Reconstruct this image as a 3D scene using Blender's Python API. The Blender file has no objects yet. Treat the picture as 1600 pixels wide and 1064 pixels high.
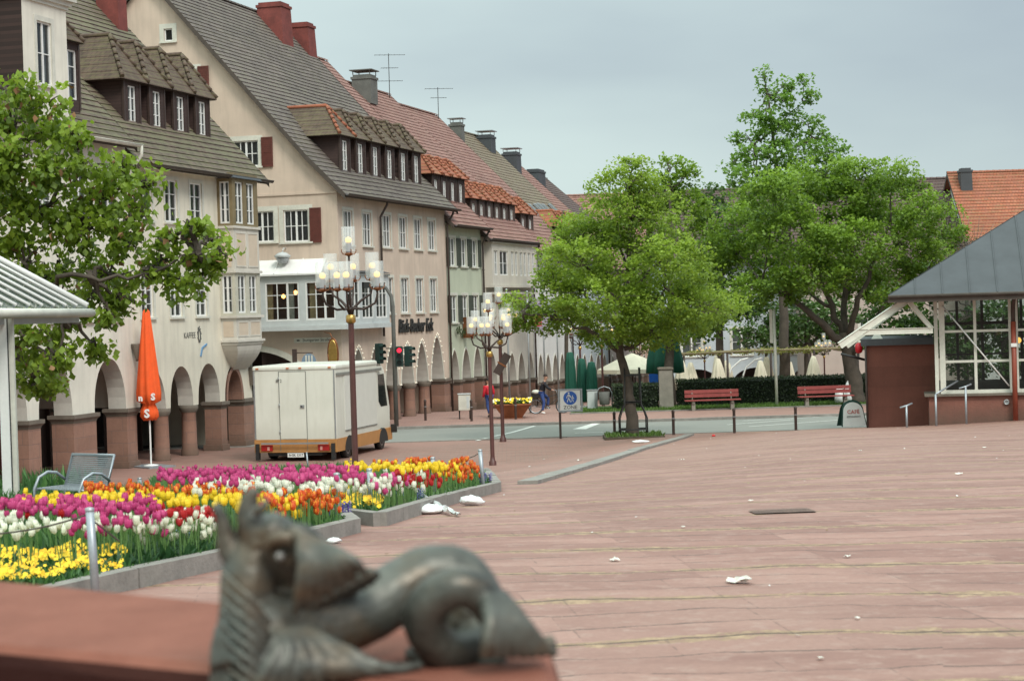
import bpy, bmesh, math, random
import numpy as np
from mathutils import Vector, Matrix
random.seed(11)
rng = np.random.default_rng(5)
SC = bpy.context.scene
COL = SC.collection
PI = math.pi

# ------------------------------------------------------------------ camera
EYE = Vector((0, 0, 4.9))
F = 3000.0
M_CAM = Matrix.Rotation(PI/2 - math.atan(48/3000), 4, 'X') @ Matrix.Rotation(-0.03, 4, 'Z')
cam_d = bpy.data.cameras.new('camera')
cam = bpy.data.objects.new('camera', cam_d)
COL.objects.link(cam)
cam.matrix_world = Matrix.Translation(EYE) @ M_CAM
cam_d.sensor_width = 36
cam_d.lens = 36*F/1600
cam_d.clip_start = 0.1
cam_d.clip_end = 3000
cam_d.dof.use_dof = True
cam_d.dof.focus_distance = 48
cam_d.dof.aperture_fstop = 5.6
SC.camera = cam
M3 = M_CAM.to_3x3()

def ray(px, py):
    return M3 @ Vector(((px-800)/F, (532-py)/F, -1))

def P(px, py, D):
    "point seen at picture position px,py whose distance in front of the eye is D"
    r = ray(px, py)
    return EYE + r*(D/r.y)

def lerp_tab(tab, x):
    if x <= tab[0][0]: return tab[0][1]
    for (a, b), (c, d) in zip(tab, tab[1:]):
        if x <= c:
            return b + (d-b)*(x-a)/(c-a)
    return tab[-1][1]

def sstep(x):
    x = min(1, max(0, x))
    return x*x*(3-2*x)

TAB_L = [(0, 3.15), (8, 3.15), (13, 3.1), (17, 2.95), (22, 2.68), (27, 2.35), (42, 1.15), (55, .22), (61, 0), (92, 0), (122, -1.25)]
TAB_K = [(0, 3.15), (8, 3.15), (13, 3.1), (17, 2.95), (22, 2.7), (27, 2.4), (39, 1.75), (48, 1.3), (57, .8), (66, .3), (72, 0), (92, 0), (122, -1.25)]
TAB_R = [(0, 3.15), (8, 3.15), (13, 3.05), (20, 2.85), (30, 2.42), (40, 1.95), (48, 1.58), (55, 1.2), (60, .9), (65, .55), (69, .22), (72, 0), (92, 0), (122, -1.25)]

def kerb_x(D):
    return .12 + (D-27)*.144

def gz(X, D):
    k = kerb_x(D)
    q = X-k
    if q <= 0:
        w = sstep((q+5)/5)
        return lerp_tab(TAB_L, D)*(1-w) + lerp_tab(TAB_K, D)*w
    w = sstep(q/5)
    r = lerp_tab(TAB_R, D)
    if D < 66: r += .035*max(0, X-11)*sstep((66-D)/15)*sstep((D-25)/15)
    return lerp_tab(TAB_K, D)*(1-w) + r*w

def gp(px, py, up=0.0):
    "where the sight line through px,py meets the ground (or a height above it)"
    r = ray(px, py)
    D = 4.0
    while D < 140:
        p = EYE + r*(D/r.y)
        if p.z < gz(p.x, p.y)+up: break
        D += .04
    return Vector((p.x, p.y, gz(p.x, p.y)))

def onground(x, y, dz=0):
    return Vector((x, y, gz(x, y)+dz))

# ------------------------------------------------------------------ mesh builder
class MB:
    def __init__(s):
        s.v = []; s.f = []; s.m = []; s.sm = []
    def face(s, pts, m=0, smooth=False):
        i = len(s.v)
        s.v.extend([tuple(p) for p in pts])
        s.f.append(tuple(range(i, i+len(pts)))); s.m.append(m); s.sm.append(smooth)
    def box(s, x0, x1, y0, y1, z0, z1, m=0, M=None):
        c = [Vector((x, y, z)) for x in (x0, x1) for y in (y0, y1) for z in (z0, z1)]
        if M is not None: c = [M @ p for p in c]
        i = len(s.v)
        s.v.extend([tuple(p) for p in c])
        for q in ((0, 1, 3, 2), (4, 6, 7, 5), (0, 4, 5, 1), (2, 3, 7, 6), (0, 2, 6, 4), (1, 5, 7, 3)):
            s.f.append(tuple(i+k for k in q)); s.m.append(m); s.sm.append(False)
    def rings(s, rings, m=0, smooth=True, cap=True, closed=True):
        i = len(s.v); n = len(rings[0])
        for r in rings: s.v.extend([tuple(p) for p in r])
        for a in range(len(rings)-1):
            for b in range(n if closed else n-1):
                c = (b+1) % n
                s.f.append((i+a*n+b, i+a*n+c, i+(a+1)*n+c, i+(a+1)*n+b)); s.m.append(m); s.sm.append(smooth)
        if cap and closed:
            s.f.append(tuple(i+k for k in range(n))[::-1]); s.m.append(m); s.sm.append(False)
            j = i+(len(rings)-1)*n
            s.f.append(tuple(j+k for k in range(n))); s.m.append(m); s.sm.append(False)
    def tube(s, pts, r, n=8, m=0, cap=True, flat=1.0):
        pts = [Vector(p) for p in pts]
        if not hasattr(r, '__len__'): r = [r]*len(pts)
        up = None; out = []
        for k, p in enumerate(pts):
            a = pts[max(0, k-1)]; b = pts[min(len(pts)-1, k+1)]
            t = (b-a).normalized()
            if up is None:
                up = t.orthogonal().normalized()
            else:
                up = (up - t*up.dot(t))
                up = up.normalized() if up.length > 1e-6 else t.orthogonal().normalized()
            w = t.cross(up)
            out.append([p + (up*math.cos(2*PI*j/n) + w*flat*math.sin(2*PI*j/n))*r[k] for j in range(n)])
        s.rings(out, m, n > 5, cap)
    def lathe(s, prof, n=16, c=(0, 0, 0), m=0, cap=False, sy=1.0):
        s.rings([[(c[0]+r*math.cos(2*PI*j/n), c[1]+sy*r*math.sin(2*PI*j/n), c[2]+z) for j in range(n)] for r, z in prof], m, True, cap)
    def ball(s, c, r, n=10, m=0, sz=1.0, k=6):
        s.lathe([(max(.001, r*math.sin(PI*a/k)), -r*sz*math.cos(PI*a/k)) for a in range(k+1)], n, c, m)
    def data(s, name, mats):
        me = bpy.data.meshes.new(name)
        me.from_pydata(s.v, [], s.f)
        for mt in (mats if isinstance(mats, (list, tuple)) else [mats]): me.materials.append(mt)
        me.polygons.foreach_set('material_index', s.m)
        me.polygons.foreach_set('use_smooth', s.sm)
        me.update()
        return me
    def build(s, name, mats, parent=None, loc=None):
        return link(name, s.data(name, mats), parent, loc)

def link(name, data, parent=None, loc=None, rz=None):
    o = bpy.data.objects.new(name, data)
    COL.objects.link(o)
    if parent is not None: o.parent = parent
    if loc is not None: o.location = loc
    if rz is not None: o.rotation_euler = (0, 0, rz)
    return o

def thing(name, label, cat, loc=(0, 0, 0), rz=0, group=None):
    o = bpy.data.objects.new(name, None)
    COL.objects.link(o)
    o.empty_display_size = .2
    o.location = loc; o.rotation_euler = (0, 0, rz)
    return tag(o, label, cat, group)

def tag(o, label, cat, group=None, kind=None):
    o['label'] = label; o['category'] = cat
    if group: o['group'] = group
    if kind: o['kind'] = kind
    return o

def structure(name, mb, mats):
    o = mb.build(name, mats); o['kind'] = 'structure'
    return o

def dup(root, loc=None, rz=None, label=None, group=None):
    r = root.copy(); COL.objects.link(r)
    if loc is not None: r.location = loc
    if rz is not None: r.rotation_euler = (0, 0, rz)
    if label: r['label'] = label
    if group: r['group'] = group
    for ch in list(root.children):
        c = ch.copy(); COL.objects.link(c); c.parent = r
        for g in list(ch.children):
            d = g.copy(); COL.objects.link(d); d.parent = c
    return r

def text_mesh(s, size, mat, font_shear=0, extrude=.004, bold=0.0, align='CENTER'):
    cu = bpy.data.curves.new('t', 'FONT')
    cu.body = s; cu.size = size; cu.align_x = align; cu.align_y = 'CENTER'
    cu.extrude = extrude; cu.offset = bold; cu.shear = font_shear
    cu.resolution_u = 2
    o = bpy.data.objects.new('t', cu); COL.objects.link(o)
    dg = bpy.context.evaluated_depsgraph_get(); dg.update()
    me = bpy.data.meshes.new_from_object(o.evaluated_get(dg))
    bpy.data.objects.remove(o); bpy.data.curves.remove(cu)
    me.materials.clear(); me.materials.append(mat)
    return me

# ------------------------------------------------------------------ materials
def srgb(r, g, b):
    f = lambda c: (c/255/12.92) if c/255 <= .04045 else ((c/255+.055)/1.055)**2.4
    return (f(r), f(g), f(b), 1)

class NT:
    def __init__(s, name):
        s.mat = bpy.data.materials.new(name); s.mat.use_nodes = True
        s.t = s.mat.node_tree; s.N = s.t.nodes; s.L = s.t.links
        s.b = s.N['Principled BSDF']; s.out = s.N['Material Output']
    def n(s, typ, **kw):
        x = s.N.new(typ)
        for k, v in kw.items(): setattr(x, k, v)
        return x
    def val(s, sock, v):
        if hasattr(v, 'is_output') or isinstance(v, bpy.types.NodeSocket): s.L.new(v, sock)
        else: sock.default_value = v
    def math(s, op, a, b=0.0, c=0.0, clamp=False):
        x = s.n('ShaderNodeMath', operation=op, use_clamp=clamp)
        s.val(x.inputs[0], a); s.val(x.inputs[1], b); s.val(x.inputs[2], c)
        return x.outputs[0]
    def mix(s, f, a, b, mode='MIX'):
        x = s.n('ShaderNodeMix', data_type='RGBA', blend_type=mode)
        s.val(x.inputs[0], f); s.val(x.inputs[6], a); s.val(x.inputs[7], b)
        return x.outputs[2]
    def noise(s, scale, vec=None, detail=4, rough=.6, out=0):
        x = s.n('ShaderNodeTexNoise')
        x.inputs['Scale'].default_value = scale; x.inputs['Detail'].default_value = detail
        x.inputs['Roughness'].default_value = rough
        if vec is not None: s.L.new(vec, x.inputs['Vector'])
        return x.outputs[out]
    def ramp(s, f, a, b):
        x = s.n('ShaderNodeMapRange'); x.inputs[1].default_value = a; x.inputs[2].default_value = b
        s.L.new(f, x.inputs[0]); x.clamp = True
        return x.outputs[0]
    def coord(s, which='Object'):
        return s.n('ShaderNodeTexCoord').outputs[which]
    def sep(s, v):
        x = s.n('ShaderNodeSeparateXYZ'); s.L.new(v, x.inputs[0]); return x.outputs
    def comb(s, a, b, c=0.0):
        x = s.n('ShaderNodeCombineXYZ'); s.val(x.inputs[0], a); s.val(x.inputs[1], b); s.val(x.inputs[2], c); return x.outputs[0]
    def scale(s, v, xyz):
        x = s.n('ShaderNodeVectorMath', operation='MULTIPLY'); s.L.new(v, x.inputs[0]); x.inputs[1].default_value = xyz; return x.outputs[0]
    def bump(s, h, strength=.5, dist=.02):
        x = s.n('ShaderNodeBump'); x.inputs['Strength'].default_value = strength; x.inputs['Distance'].default_value = dist
        s.L.new(h, x.inputs['Height']); s.L.new(x.outputs[0], s.b.inputs['Normal'])
    def col(s, c): s.val(s.b.inputs['Base Color'], c)
    def rough(s, v): s.val(s.b.inputs['Roughness'], v)

def plain(name, c, rough=.6, var=.18, scale=3.0, metal=0.0, bump=0.0, bscale=40, coat=0):
    t = NT(name)
    co = t.coord()
    f = t.noise(scale, co)
    f2 = t.noise(scale*9, co, 3)
    k = t.math('ADD', t.math('MULTIPLY', f, .65), t.math('MULTIPLY', f2, .35))
    k = t.ramp(k, .3, .7)
    lo = tuple(x*(1-var) for x in c[:3])+(1,); hi = tuple(min(1, x*(1+var)) for x in c[:3])+(1,)
    t.col(t.mix(k, lo, hi)); t.b.inputs['Metallic'].default_value = metal
    t.rough(t.math('MULTIPLY_ADD', f2, .2, rough-.1))
    if coat: t.b.inputs['Coat Weight'].default_value = coat
    if bump: t.bump(t.noise(bscale, co), bump, .01)
    return t.mat

def plaster(name, c, stain=.35):
    t = NT(name); co = t.coord()
    x, y, z = t.sep(co)
    big = t.noise(.45, co, 5); streak = t.noise(1.6, t.scale(co, (2.2, 2.2, .22)), 4); fine = t.noise(28, co, 3)
    lo = tuple(v*.78 for v in c[:3])+(1,)
    a = t.mix(t.ramp(big, .32, .68), lo, c)
    dirt = t.math('MULTIPLY', t.ramp(streak, .45, .8), stain)
    grey = tuple(v*.5 for v in c[:3])+(1,)
    a = t.mix(dirt, a, grey)
    a = t.mix(t.math('MULTIPLY', fine, .12), a, grey)
    t.col(a); t.rough(.9); t.bump(fine, .35, .012)
    return t.mat

def tiles(name, cols, moss=.3, mosscol=(.09, .1, .035, 1), row=.27, w=.2, side=False):
    t = NT(name); co = t.coord(); x, y, z = t.sep(co)
    if side: x = t.math('ADD', x, y)
    v = t.comb(x, t.math('MULTIPLY', z, 1.38))
    br = t.n('ShaderNodeTexBrick'); t.L.new(v, br.inputs['Vector'])
    br.inputs['Scale'].default_value = 1; br.inputs['Brick Width'].default_value = w; br.inputs['Row Height'].default_value = row
    br.inputs['Mortar Size'].default_value = .012; br.inputs['Color1'].default_value = cols[0]; br.inputs['Color2'].default_value = cols[1]
    br.inputs['Mortar'].default_value = tuple(c*.35 for c in cols[0][:3])+(1,)
    br.inputs['Bias'].default_value = -.1
    patch = t.noise(.5, co, 6, .65)
    wn = t.n('ShaderNodeTexWhiteNoise')
    cell = t.comb(t.math('FLOOR', t.math('DIVIDE', x, w)), t.math('FLOOR', t.math('DIVIDE', t.math('MULTIPLY', z, 1.38), row)))
    t.L.new(cell, wn.inputs['Vector'])
    a = t.mix(t.math('MULTIPLY', wn.outputs['Value'], .45), br.outputs['Color'], cols[2])
    a = t.mix(t.math('MULTIPLY', t.ramp(patch, .35, .75), .55), a, tuple(c*.5 for c in cols[0][:3])+(1,))
    fm = t.noise(1.3, t.scale(co, (1, 1, 1.6)), 7, .7)
    fr = t.math('FRACT', t.math('DIVIDE', t.math('MULTIPLY', z, 1.38), row))
    edge = t.math('MULTIPLY', t.ramp(fr, .55, .0), .25)
    mk = t.ramp(t.math('ADD', fm, edge), .62-.3*moss, .80-.28*moss)
    a = t.mix(t.math('MULTIPLY', mk, min(1, moss*1.6)), a, t.mix(t.noise(9, co), mosscol, tuple(c*1.9 for c in mosscol[:3])+(1,)))
    t.col(a); t.rough(.8)
    t.bump(t.math('ADD', br.outputs['Fac'], t.math('MULTIPLY', t.noise(20, co), -.6)), -.5, .03)
    return t.mat

def glass_mat(name, tint=(.03, .035, .04, 1), see=.45, rough=.03):
    t = NT(name)
    t.col(tint); t.rough(rough); t.b.inputs['Specular IOR Level'].default_value = .8
    tr = t.n('ShaderNodeBsdfTransparent'); tr.inputs[0].default_value = (.75, .8, .78, 1)
    mx = t.n('ShaderNodeMixShader'); mx.inputs[0].default_value = 1-see
    t.L.new(tr.outputs[0], mx.inputs[1]); t.L.new(t.b.outputs[0], mx.inputs[2]); t.L.new(mx.outputs[0], t.out.inputs[0])
    t.bump(t.noise(1.7, t.coord()), .05, .05)
    return t.mat

def leaf_mat(name, dark, light, trans=.35, scale=.9):
    t = NT(name)
    at = t.n('ShaderNodeAttribute'); at.attribute_name = 'tint'
    co = t.coord()
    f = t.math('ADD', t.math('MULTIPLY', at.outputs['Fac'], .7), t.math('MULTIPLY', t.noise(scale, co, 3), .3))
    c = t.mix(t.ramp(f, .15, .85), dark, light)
    t.col(c); t.rough(.55)
    tl = t.n('ShaderNodeBsdfTranslucent'); t.L.new(t.mix(.5, c, (.5, .75, .08, 1), 'MULTIPLY'), tl.inputs[0])
    tl2 = t.mix(.45, c, tuple(min(1, q*1.7) for q in light[:3])+(1,)); t.L.new(tl2, tl.inputs[0])
    mx = t.n('ShaderNodeMixShader'); mx.inputs[0].default_value = trans
    t.L.new(t.b.outputs[0], mx.inputs[1]); t.L.new(tl.outputs[0], mx.inputs[2]); t.L.new(mx.outputs[0], t.out.inputs[0])
    return t.mat

def brickstone(name, c, w=.9, h=.4, mortar=(.2, .13, .11, 1), axis='xz', dirt=True, msize=.012):
    t = NT(name); co = t.coord(); x, y, z = t.sep(co)
    u = t.math('ADD', x, t.math('MULTIPLY', y, 1.0)) if axis == 'xz' else x
    v = t.comb(u, z)
    br = t.n('ShaderNodeTexBrick'); t.L.new(v, br.inputs['Vector']); br.inputs['Scale'].default_value = 1
    br.inputs['Brick Width'].default_value = w; br.inputs['Row Height'].default_value = h; br.inputs['Mortar Size'].default_value = msize
    br.inputs['Color1'].default_value = c; br.inputs['Color2'].default_value = tuple(q*.72 for q in c[:3])+(1,); br.inputs['Mortar'].default_value = mortar
    n1 = t.noise(2.2, co, 6, .65); n2 = t.noise(14, co, 4)
    a = t.mix(t.math('MULTIPLY', t.ramp(n1, .35, .7), .5), br.outputs['Color'], tuple(q*.5 for q in c[:3])+(1,))
    a = t.mix(t.math('MULTIPLY', n2, .3), a, tuple(min(1, q*1.35) for q in c[:3])+(1,))
    if dirt:
        g = t.math('ADD', z, t.math('MULTIPLY', t.noise(3, co), .5))
        a = t.mix(t.math('MULTIPLY', t.ramp(g, .85, .25), .65), a, (.06, .055, .04, 1))
    t.col(a); t.rough(.85); t.bump(t.math('SUBTRACT', n2, br.outputs['Fac']), .5, .015)
    return t.mat

def emis(name, c, s):
    t = NT(name); t.col(c); t.b.inputs['Emission Color'].default_value = c; t.b.inputs['Emission Strength'].default_value = s
    return t.mat

M = {}
M['red_stone'] = brickstone('red_sandstone', (.30, .165, .12, 1), .8, .42)
M['cap_stone'] = plain('grey_capstone', (.15, .125, .10, 1), .85, .3, 2, bump=.4)
M['pl_cream'] = plaster('cream_plaster', (.80, .765, .665, 1), .4)
M['pl_cream2'] = plaster('warm_cream_plaster', (.79, .735, .61, 1), .45)
M['pl_rose'] = plaster('pinkish_beige_plaster', (.66, .53, .43, 1), .38)
M['pl_rose2'] = plaster('rosy_grey_plaster', (.53, .45, .40, 1), .22)
M['pl_green'] = plaster('pale_green_plaster', (.53, .57, .44, 1), .22)
M['pl_pale'] = plaster('pale_beige_plaster', (.64, .60, .53, 1), .3)
M['pl_white'] = plaster('white_plaster', (.74, .74, .72, 1), .2)
M['pl_blue'] = plaster('bluish_white_plaster', (.56, .62, .66, 1), .15)
M['pl_salmon'] = plaster('salmon_plaster', (.52, .36, .27, 1), .2)
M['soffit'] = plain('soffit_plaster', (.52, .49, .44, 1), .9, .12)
M['t_moss'] = tiles('mossy_tiles', [(.085, .062, .045, 1), (.14, .098, .07, 1), (.22, .16, .12, 1)], .5, (.095, .09, .048, 1))
M['t_grey'] = tiles('grey_brown_tiles', [(.095, .075, .066, 1), (.14, .108, .093, 1), (.22, .18, .16, 1)], .3, (.115, .105, .07, 1))
M['t_red'] = tiles('faded_red_tiles', [(.23, .105, .085, 1), (.31, .15, .12, 1), (.36, .22, .19, 1)], .2, (.16, .11, .07, 1))
M['t_brown'] = tiles('brown_moss_tiles', [(.19, .14, .10, 1), (.23, .16, .11, 1), (.19, .16, .12, 1)], .32, (.12, .115, .06, 1))
M['t_orange'] = tiles('orange_tiles', [(.34, .10, .05, 1), (.42, .14, .07, 1), (.30, .13, .09, 1)], .2)
M['t_dorm'] = tiles('dormer_tiles', [(.085, .055, .04, 1), (.125, .08, .055, 1), (.17, .12, .085, 1)], .3, (.10, .09, .04, 1), .2, .18, True)
M['t_dark'] = tiles('dark_tiles', [(.10, .06, .055, 1), (.13, .08, .07, 1), (.10, .07, .07, 1)], .1)
M['shingle'] = tiles('dark_shingle_cladding', [(.045, .024, .02, 1), (.055, .03, .026, 1), (.07, .04, .035, 1)], 0.0, row=.16, w=.14)
M['dark_wood'] = plain('dark_brown_wood', (.05, .03, .024, 1), .6, .3, 4)
M['verge'] = plain('weathered_verge_board', (.07, .055, .045, 1), .8, .3, 4)
M['shutter'] = plain('brown_red_shutter', (.11, .028, .02, 1), .6, .25, 5)
M['shutter_g'] = plain('grey_green_shutter', (.06, .07, .055, 1), .6, .25, 5)
M['white'] = plain('white_paint', (.74, .74, .72, 1), .5, .08, 3)
M['offwhite'] = plain('aged_white_paint', (.58, .57, .50, 1), .6, .18, 2)
M['greyframe'] = plain('pale_grey_frame', (.50, .53, .53, 1), .5, .1, 3)
M['olive'] = plain('olive_brown_timber', (.19, .145, .075, 1), .6, .25, 3)
M['curtain'] = plain('white_curtain', (.62, .62, .60, 1), .9, .2, 6)
M['glass'] = glass_mat('window_glass', see=.42)
M['glass_d'] = glass_mat('dark_glass', (.015, .017, .018, 1), .12)
M['glass_c'] = glass_mat('clear_glass', (.05, .06, .06, 1), .82)
M['zinc'] = plain('zinc', (.34, .35, .36, 1), .45, .15, 4, .6)
M['dzinc'] = plain('dark_zinc', (.05, .056, .063, 1), .65, .25, 1.2, 0)
M['pipe'] = plain('brown_downpipe', (.05, .036, .03, 1), .5, .3, 4)
M['copper_red'] = plain('red_painted_chimney', (.17, .04, .032, 1), .8, .45, 1.2)
M['chim'] = plain('grey_chimney', (.12, .12, .11, 1), .8, .3, 2)
M['black'] = plain('black_metal', (.018, .018, .018, 1), .5, .3, 5)
M['shop'] = plain('dark_shopfront', (.035, .022, .018, 1), .5, .4, 1)
M['steel'] = plain('galvanised_steel', (.34, .37, .40, 1), .45, .2, 6, .55)
M['lampbrown'] = plain('oxblood_lamp_post_paint', (.085, .03, .026, 1), .45, .25, 5)
M['bronze'] = plain('bronze_fitting', (.28, .11, .05, 1), .4, .3, 12, .7)
M['brass'] = plain('brass_collar', (.5, .32, .10, 1), .35, .2, 8, .8)
M['socket'] = plain('lamp_socket_grey', (.12, .10, .11, 1), .5, .2, 8)
M['frost'] = None
t = NT('frosted_lamp_glass'); t.col((.8, .84, .84, 1)); t.rough(.35)
tr = t.n('ShaderNodeBsdfTransparent'); mx = t.n('ShaderNodeMixShader'); mx.inputs[0].default_value = .30
t.L.new(tr.outputs[0], mx.inputs[1]); t.L.new(t.b.outputs[0], mx.inputs[2]); t.L.new(mx.outputs[0], t.out.inputs[0]); M['frost'] = t.mat
M['bulb'] = emis('lit_bulb', (1, .62, .20, 1), 1.1)
M['bark'] = plain('dark_bark', (.075, .06, .047, 1), .9, .45, 3, bump=1.0, bscale=14)
M['bark2'] = plain('grey_bark', (.13, .11, .095, 1), .9, .4, 3, bump=1.0, bscale=14)
M['benchred'] = plain('red_bench_slats', (.26, .055, .05, 1), .5, .25, 4)
M['concrete'] = plain('grey_concrete', (.22, .20, .17, 1), .9, .3, 3, bump=.5)
M['kerbstone'] = plain('granite_kerb', (.23, .215, .195, 1), .85, .3, 3, bump=.5)
# ------------------------------------------------------------------ sky and light
w = bpy.data.worlds.new('World'); SC.world = w; w.use_nodes = True
wt = w.node_tree; bg = wt.nodes['Background']
SUN_EL, SUN_AZ = math.radians(46), math.radians(150)     # azimuth clockwise from +Y: behind and right of the camera
sky = wt.nodes.new('ShaderNodeTexSky'); sky.sky_type = 'NISHITA'; sky.sun_disc = False
sky.sun_elevation = SUN_EL; sky.sun_rotation = SUN_AZ; sky.dust_density = 3
def wn(typ, **kw):
    x = wt.nodes.new(typ)
    for k, v in kw.items(): setattr(x, k, v)
    return x
tc = wn('ShaderNodeTexCoord'); sp = wn('ShaderNodeSeparateXYZ'); wt.links.new(tc.outputs['Generated'], sp.inputs[0])
sc_ = wn('ShaderNodeVectorMath', operation='MULTIPLY'); sc_.inputs[1].default_value = (1, 1, 3.2); wt.links.new(tc.outputs['Generated'], sc_.inputs[0])
nz = wn('ShaderNodeTexNoise'); nz.inputs['Scale'].default_value = 1.7; nz.inputs['Detail'].default_value = 5; nz.inputs['Roughness'].default_value = .5
wt.links.new(sc_.outputs[0], nz.inputs['Vector'])
def wmath(op, a, b=0., c=0.):
    x = wn('ShaderNodeMath', operation=op)
    for i, v in enumerate((a, b, c)):
        if isinstance(v, bpy.types.NodeSocket): wt.links.new(v, x.inputs[i])
        else: x.inputs[i].default_value = v
    return x.outputs[0]
# a broad overcast: paler towards the left, greyer band upper right, brighter overhead
f1 = wmath('MULTIPLY_ADD', sp.outputs[0], 1.25, .17)
f2 = wmath('MULTIPLY_ADD', nz.outputs['Fac'], 1.3, -.67)
f3 = wmath('ADD', f1, f2)
band = wmath('SUBTRACT', 1.0, wmath('MULTIPLY', wmath('ABSOLUTE', wmath('SUBTRACT', sp.outputs[2], .12)), 7.0))
f4 = wmath('MULTIPLY_ADD', wmath('MAXIMUM', band, 0.0), .38, f3)
cr = wn('ShaderNodeMapRange'); cr.inputs[1].default_value = .15; cr.inputs[2].default_value = 1.0; wt.links.new(f4, cr.inputs[0])
mc = wn('ShaderNodeMix', data_type='RGBA'); wt.links.new(cr.outputs[0], mc.inputs[0])
mc.inputs[6].default_value = (.65, .78, .73, 1); mc.inputs[7].default_value = (.31, .37, .42, 1)
top = wn('ShaderNodeMapRange'); top.inputs[1].default_value = .25; top.inputs[2].default_value = .8; top.inputs[3].default_value = 1.0; top.inputs[4].default_value = 2.5
wt.links.new(sp.outputs[2], top.inputs[0])
br_ = wn('ShaderNodeVectorMath', operation='SCALE'); wt.links.new(mc.outputs[2], br_.inputs[0]); wt.links.new(top.outputs[0], br_.inputs['Scale'])
skys = wn('ShaderNodeVectorMath', operation='SCALE'); wt.links.new(sky.outputs[0], skys.inputs[0]); skys.inputs['Scale'].default_value = .012
ad = wn('ShaderNodeVectorMath', operation='ADD'); wt.links.new(br_.outputs[0], ad.inputs[0]); wt.links.new(skys.outputs[0], ad.inputs[1])
wt.links.new(ad.outputs[0], bg.inputs[0]); bg.inputs[1].default_value = 1.17
sd = bpy.data.lights.new('sun', 'SUN'); sd.energy = 2.3; sd.angle = math.radians(18); sd.color = (1, .95, .87)
so = bpy.data.objects.new('sun', sd); COL.objects.link(so)
dv = Vector((math.sin(SUN_AZ)*math.cos(SUN_EL), math.cos(SUN_AZ)*math.cos(SUN_EL), math.sin(SUN_EL)))
so.rotation_euler = dv.to_track_quat('Z', 'Y').to_euler()
SC.view_settings.view_transform = 'Standard'; SC.view_settings.look = 'None'; SC.view_settings.exposure = 0

# ------------------------------------------------------------------ ground
def sheet(name, xs, ys, dz, mats, hole=None, smooth=True):
    v = [(x, y, gz(x, y)+(dz(x, y) if callable(dz) else dz)) for y in ys for x in xs]
    n = len(xs); f = []
    for j in range(len(ys)-1):
        for i in range(n-1):
            f.append((j*n+i, j*n+i+1, (j+1)*n+i+1, (j+1)*n+i))
    me = bpy.data.meshes.new(name); me.from_pydata(v, [], f); me.materials.append(mats)
    me.polygons.foreach_set('use_smooth', [smooth]*len(f)); me.update()
    o = link(name, me); o['kind'] = 'structure'
    return o

def frange(a, b, s):
    n = max(1, round((b-a)/s)); return [a+(b-a)*i/n for i in range(n+1)]

t = NT('red_paving')
co = t.coord(); x, y, z = t.sep(co)
wob = t.noise(.35, co, 3); wob2 = t.noise(2.3, co, 2)
yy = t.math('ADD', t.math('MULTIPLY_ADD', t.math('ABSOLUTE', t.math('SUBTRACT', x, t.math('MULTIPLY', y, .15))), .085, y), t.math('ADD', t.math('MULTIPLY', wob, 1.0), t.math('MULTIPLY', wob2, .09)))
blk = t.n('ShaderNodeTexWhiteNoise', noise_dimensions='1D'); t.L.new(t.math('FLOOR', t.math('DIVIDE', t.math('SUBTRACT', x, t.math('MULTIPLY', y, .22)), 3.3)), blk.inputs['W'])
yy = t.math('MULTIPLY_ADD', blk.outputs['Value'], .10, t.math('MULTIPLY_ADD', t.noise(7, co, 3), .07, yy))
ROW = .52
rowid = t.math('FLOOR', t.math('DIVIDE', yy, ROW))
rw = t.n('ShaderNodeTexWhiteNoise', noise_dimensions='1D'); t.L.new(rowid, rw.inputs['W'])
xx = t.math('ADD', t.math('MULTIPLY_ADD', y, .10, x), t.math('MULTIPLY', rw.outputs['Value'], 3.0))
slabw = t.math('MULTIPLY_ADD', rw.outputs['Value'], .8, .9)
xs_ = t.math('DIVIDE', xx, slabw)
cell = t.comb(t.math('FLOOR', xs_), rowid)
sw = t.n('ShaderNodeTexWhiteNoise'); t.L.new(cell, sw.inputs['Vector'])
big = t.noise(.13, co, 6, .6); mid = t.noise(.9, t.scale(co, (.5, 1.7, 1)), 6, .65); fin = t.noise(26, co, 4, .7); speck = t.noise(5.5, co, 5, .7)
c = t.mix(sw.outputs['Value'], (.235, .115, .092, 1), (.34, .185, .150, 1))
c = t.mix(t.math('MULTIPLY', t.ramp(big, .42, .62), .5), c, (.34, .205, .165, 1))
c = t.mix(t.math('MULTIPLY', t.ramp(mid, .45, .62), .65), c, (.185, .078, .060, 1))
c = t.mix(t.math('MULTIPLY', t.ramp(speck, .52, .68), .45), c, (.40, .28, .235, 1))
c = t.mix(t.math('MULTIPLY', t.ramp(fin, .35, .7), .30), c, (.13, .065, .05, 1))
fr = t.math('FRACT', t.math('DIVIDE', yy, ROW)); dist = t.math('MULTIPLY', t.math('MINIMUM', fr, t.math('SUBTRACT', 1.0, fr)), ROW)
fx = t.math('FRACT', xs_); dx = t.math('MULTIPLY', t.math('MINIMUM', fx, t.math('SUBTRACT', 1.0, fx)), slabw)
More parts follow.
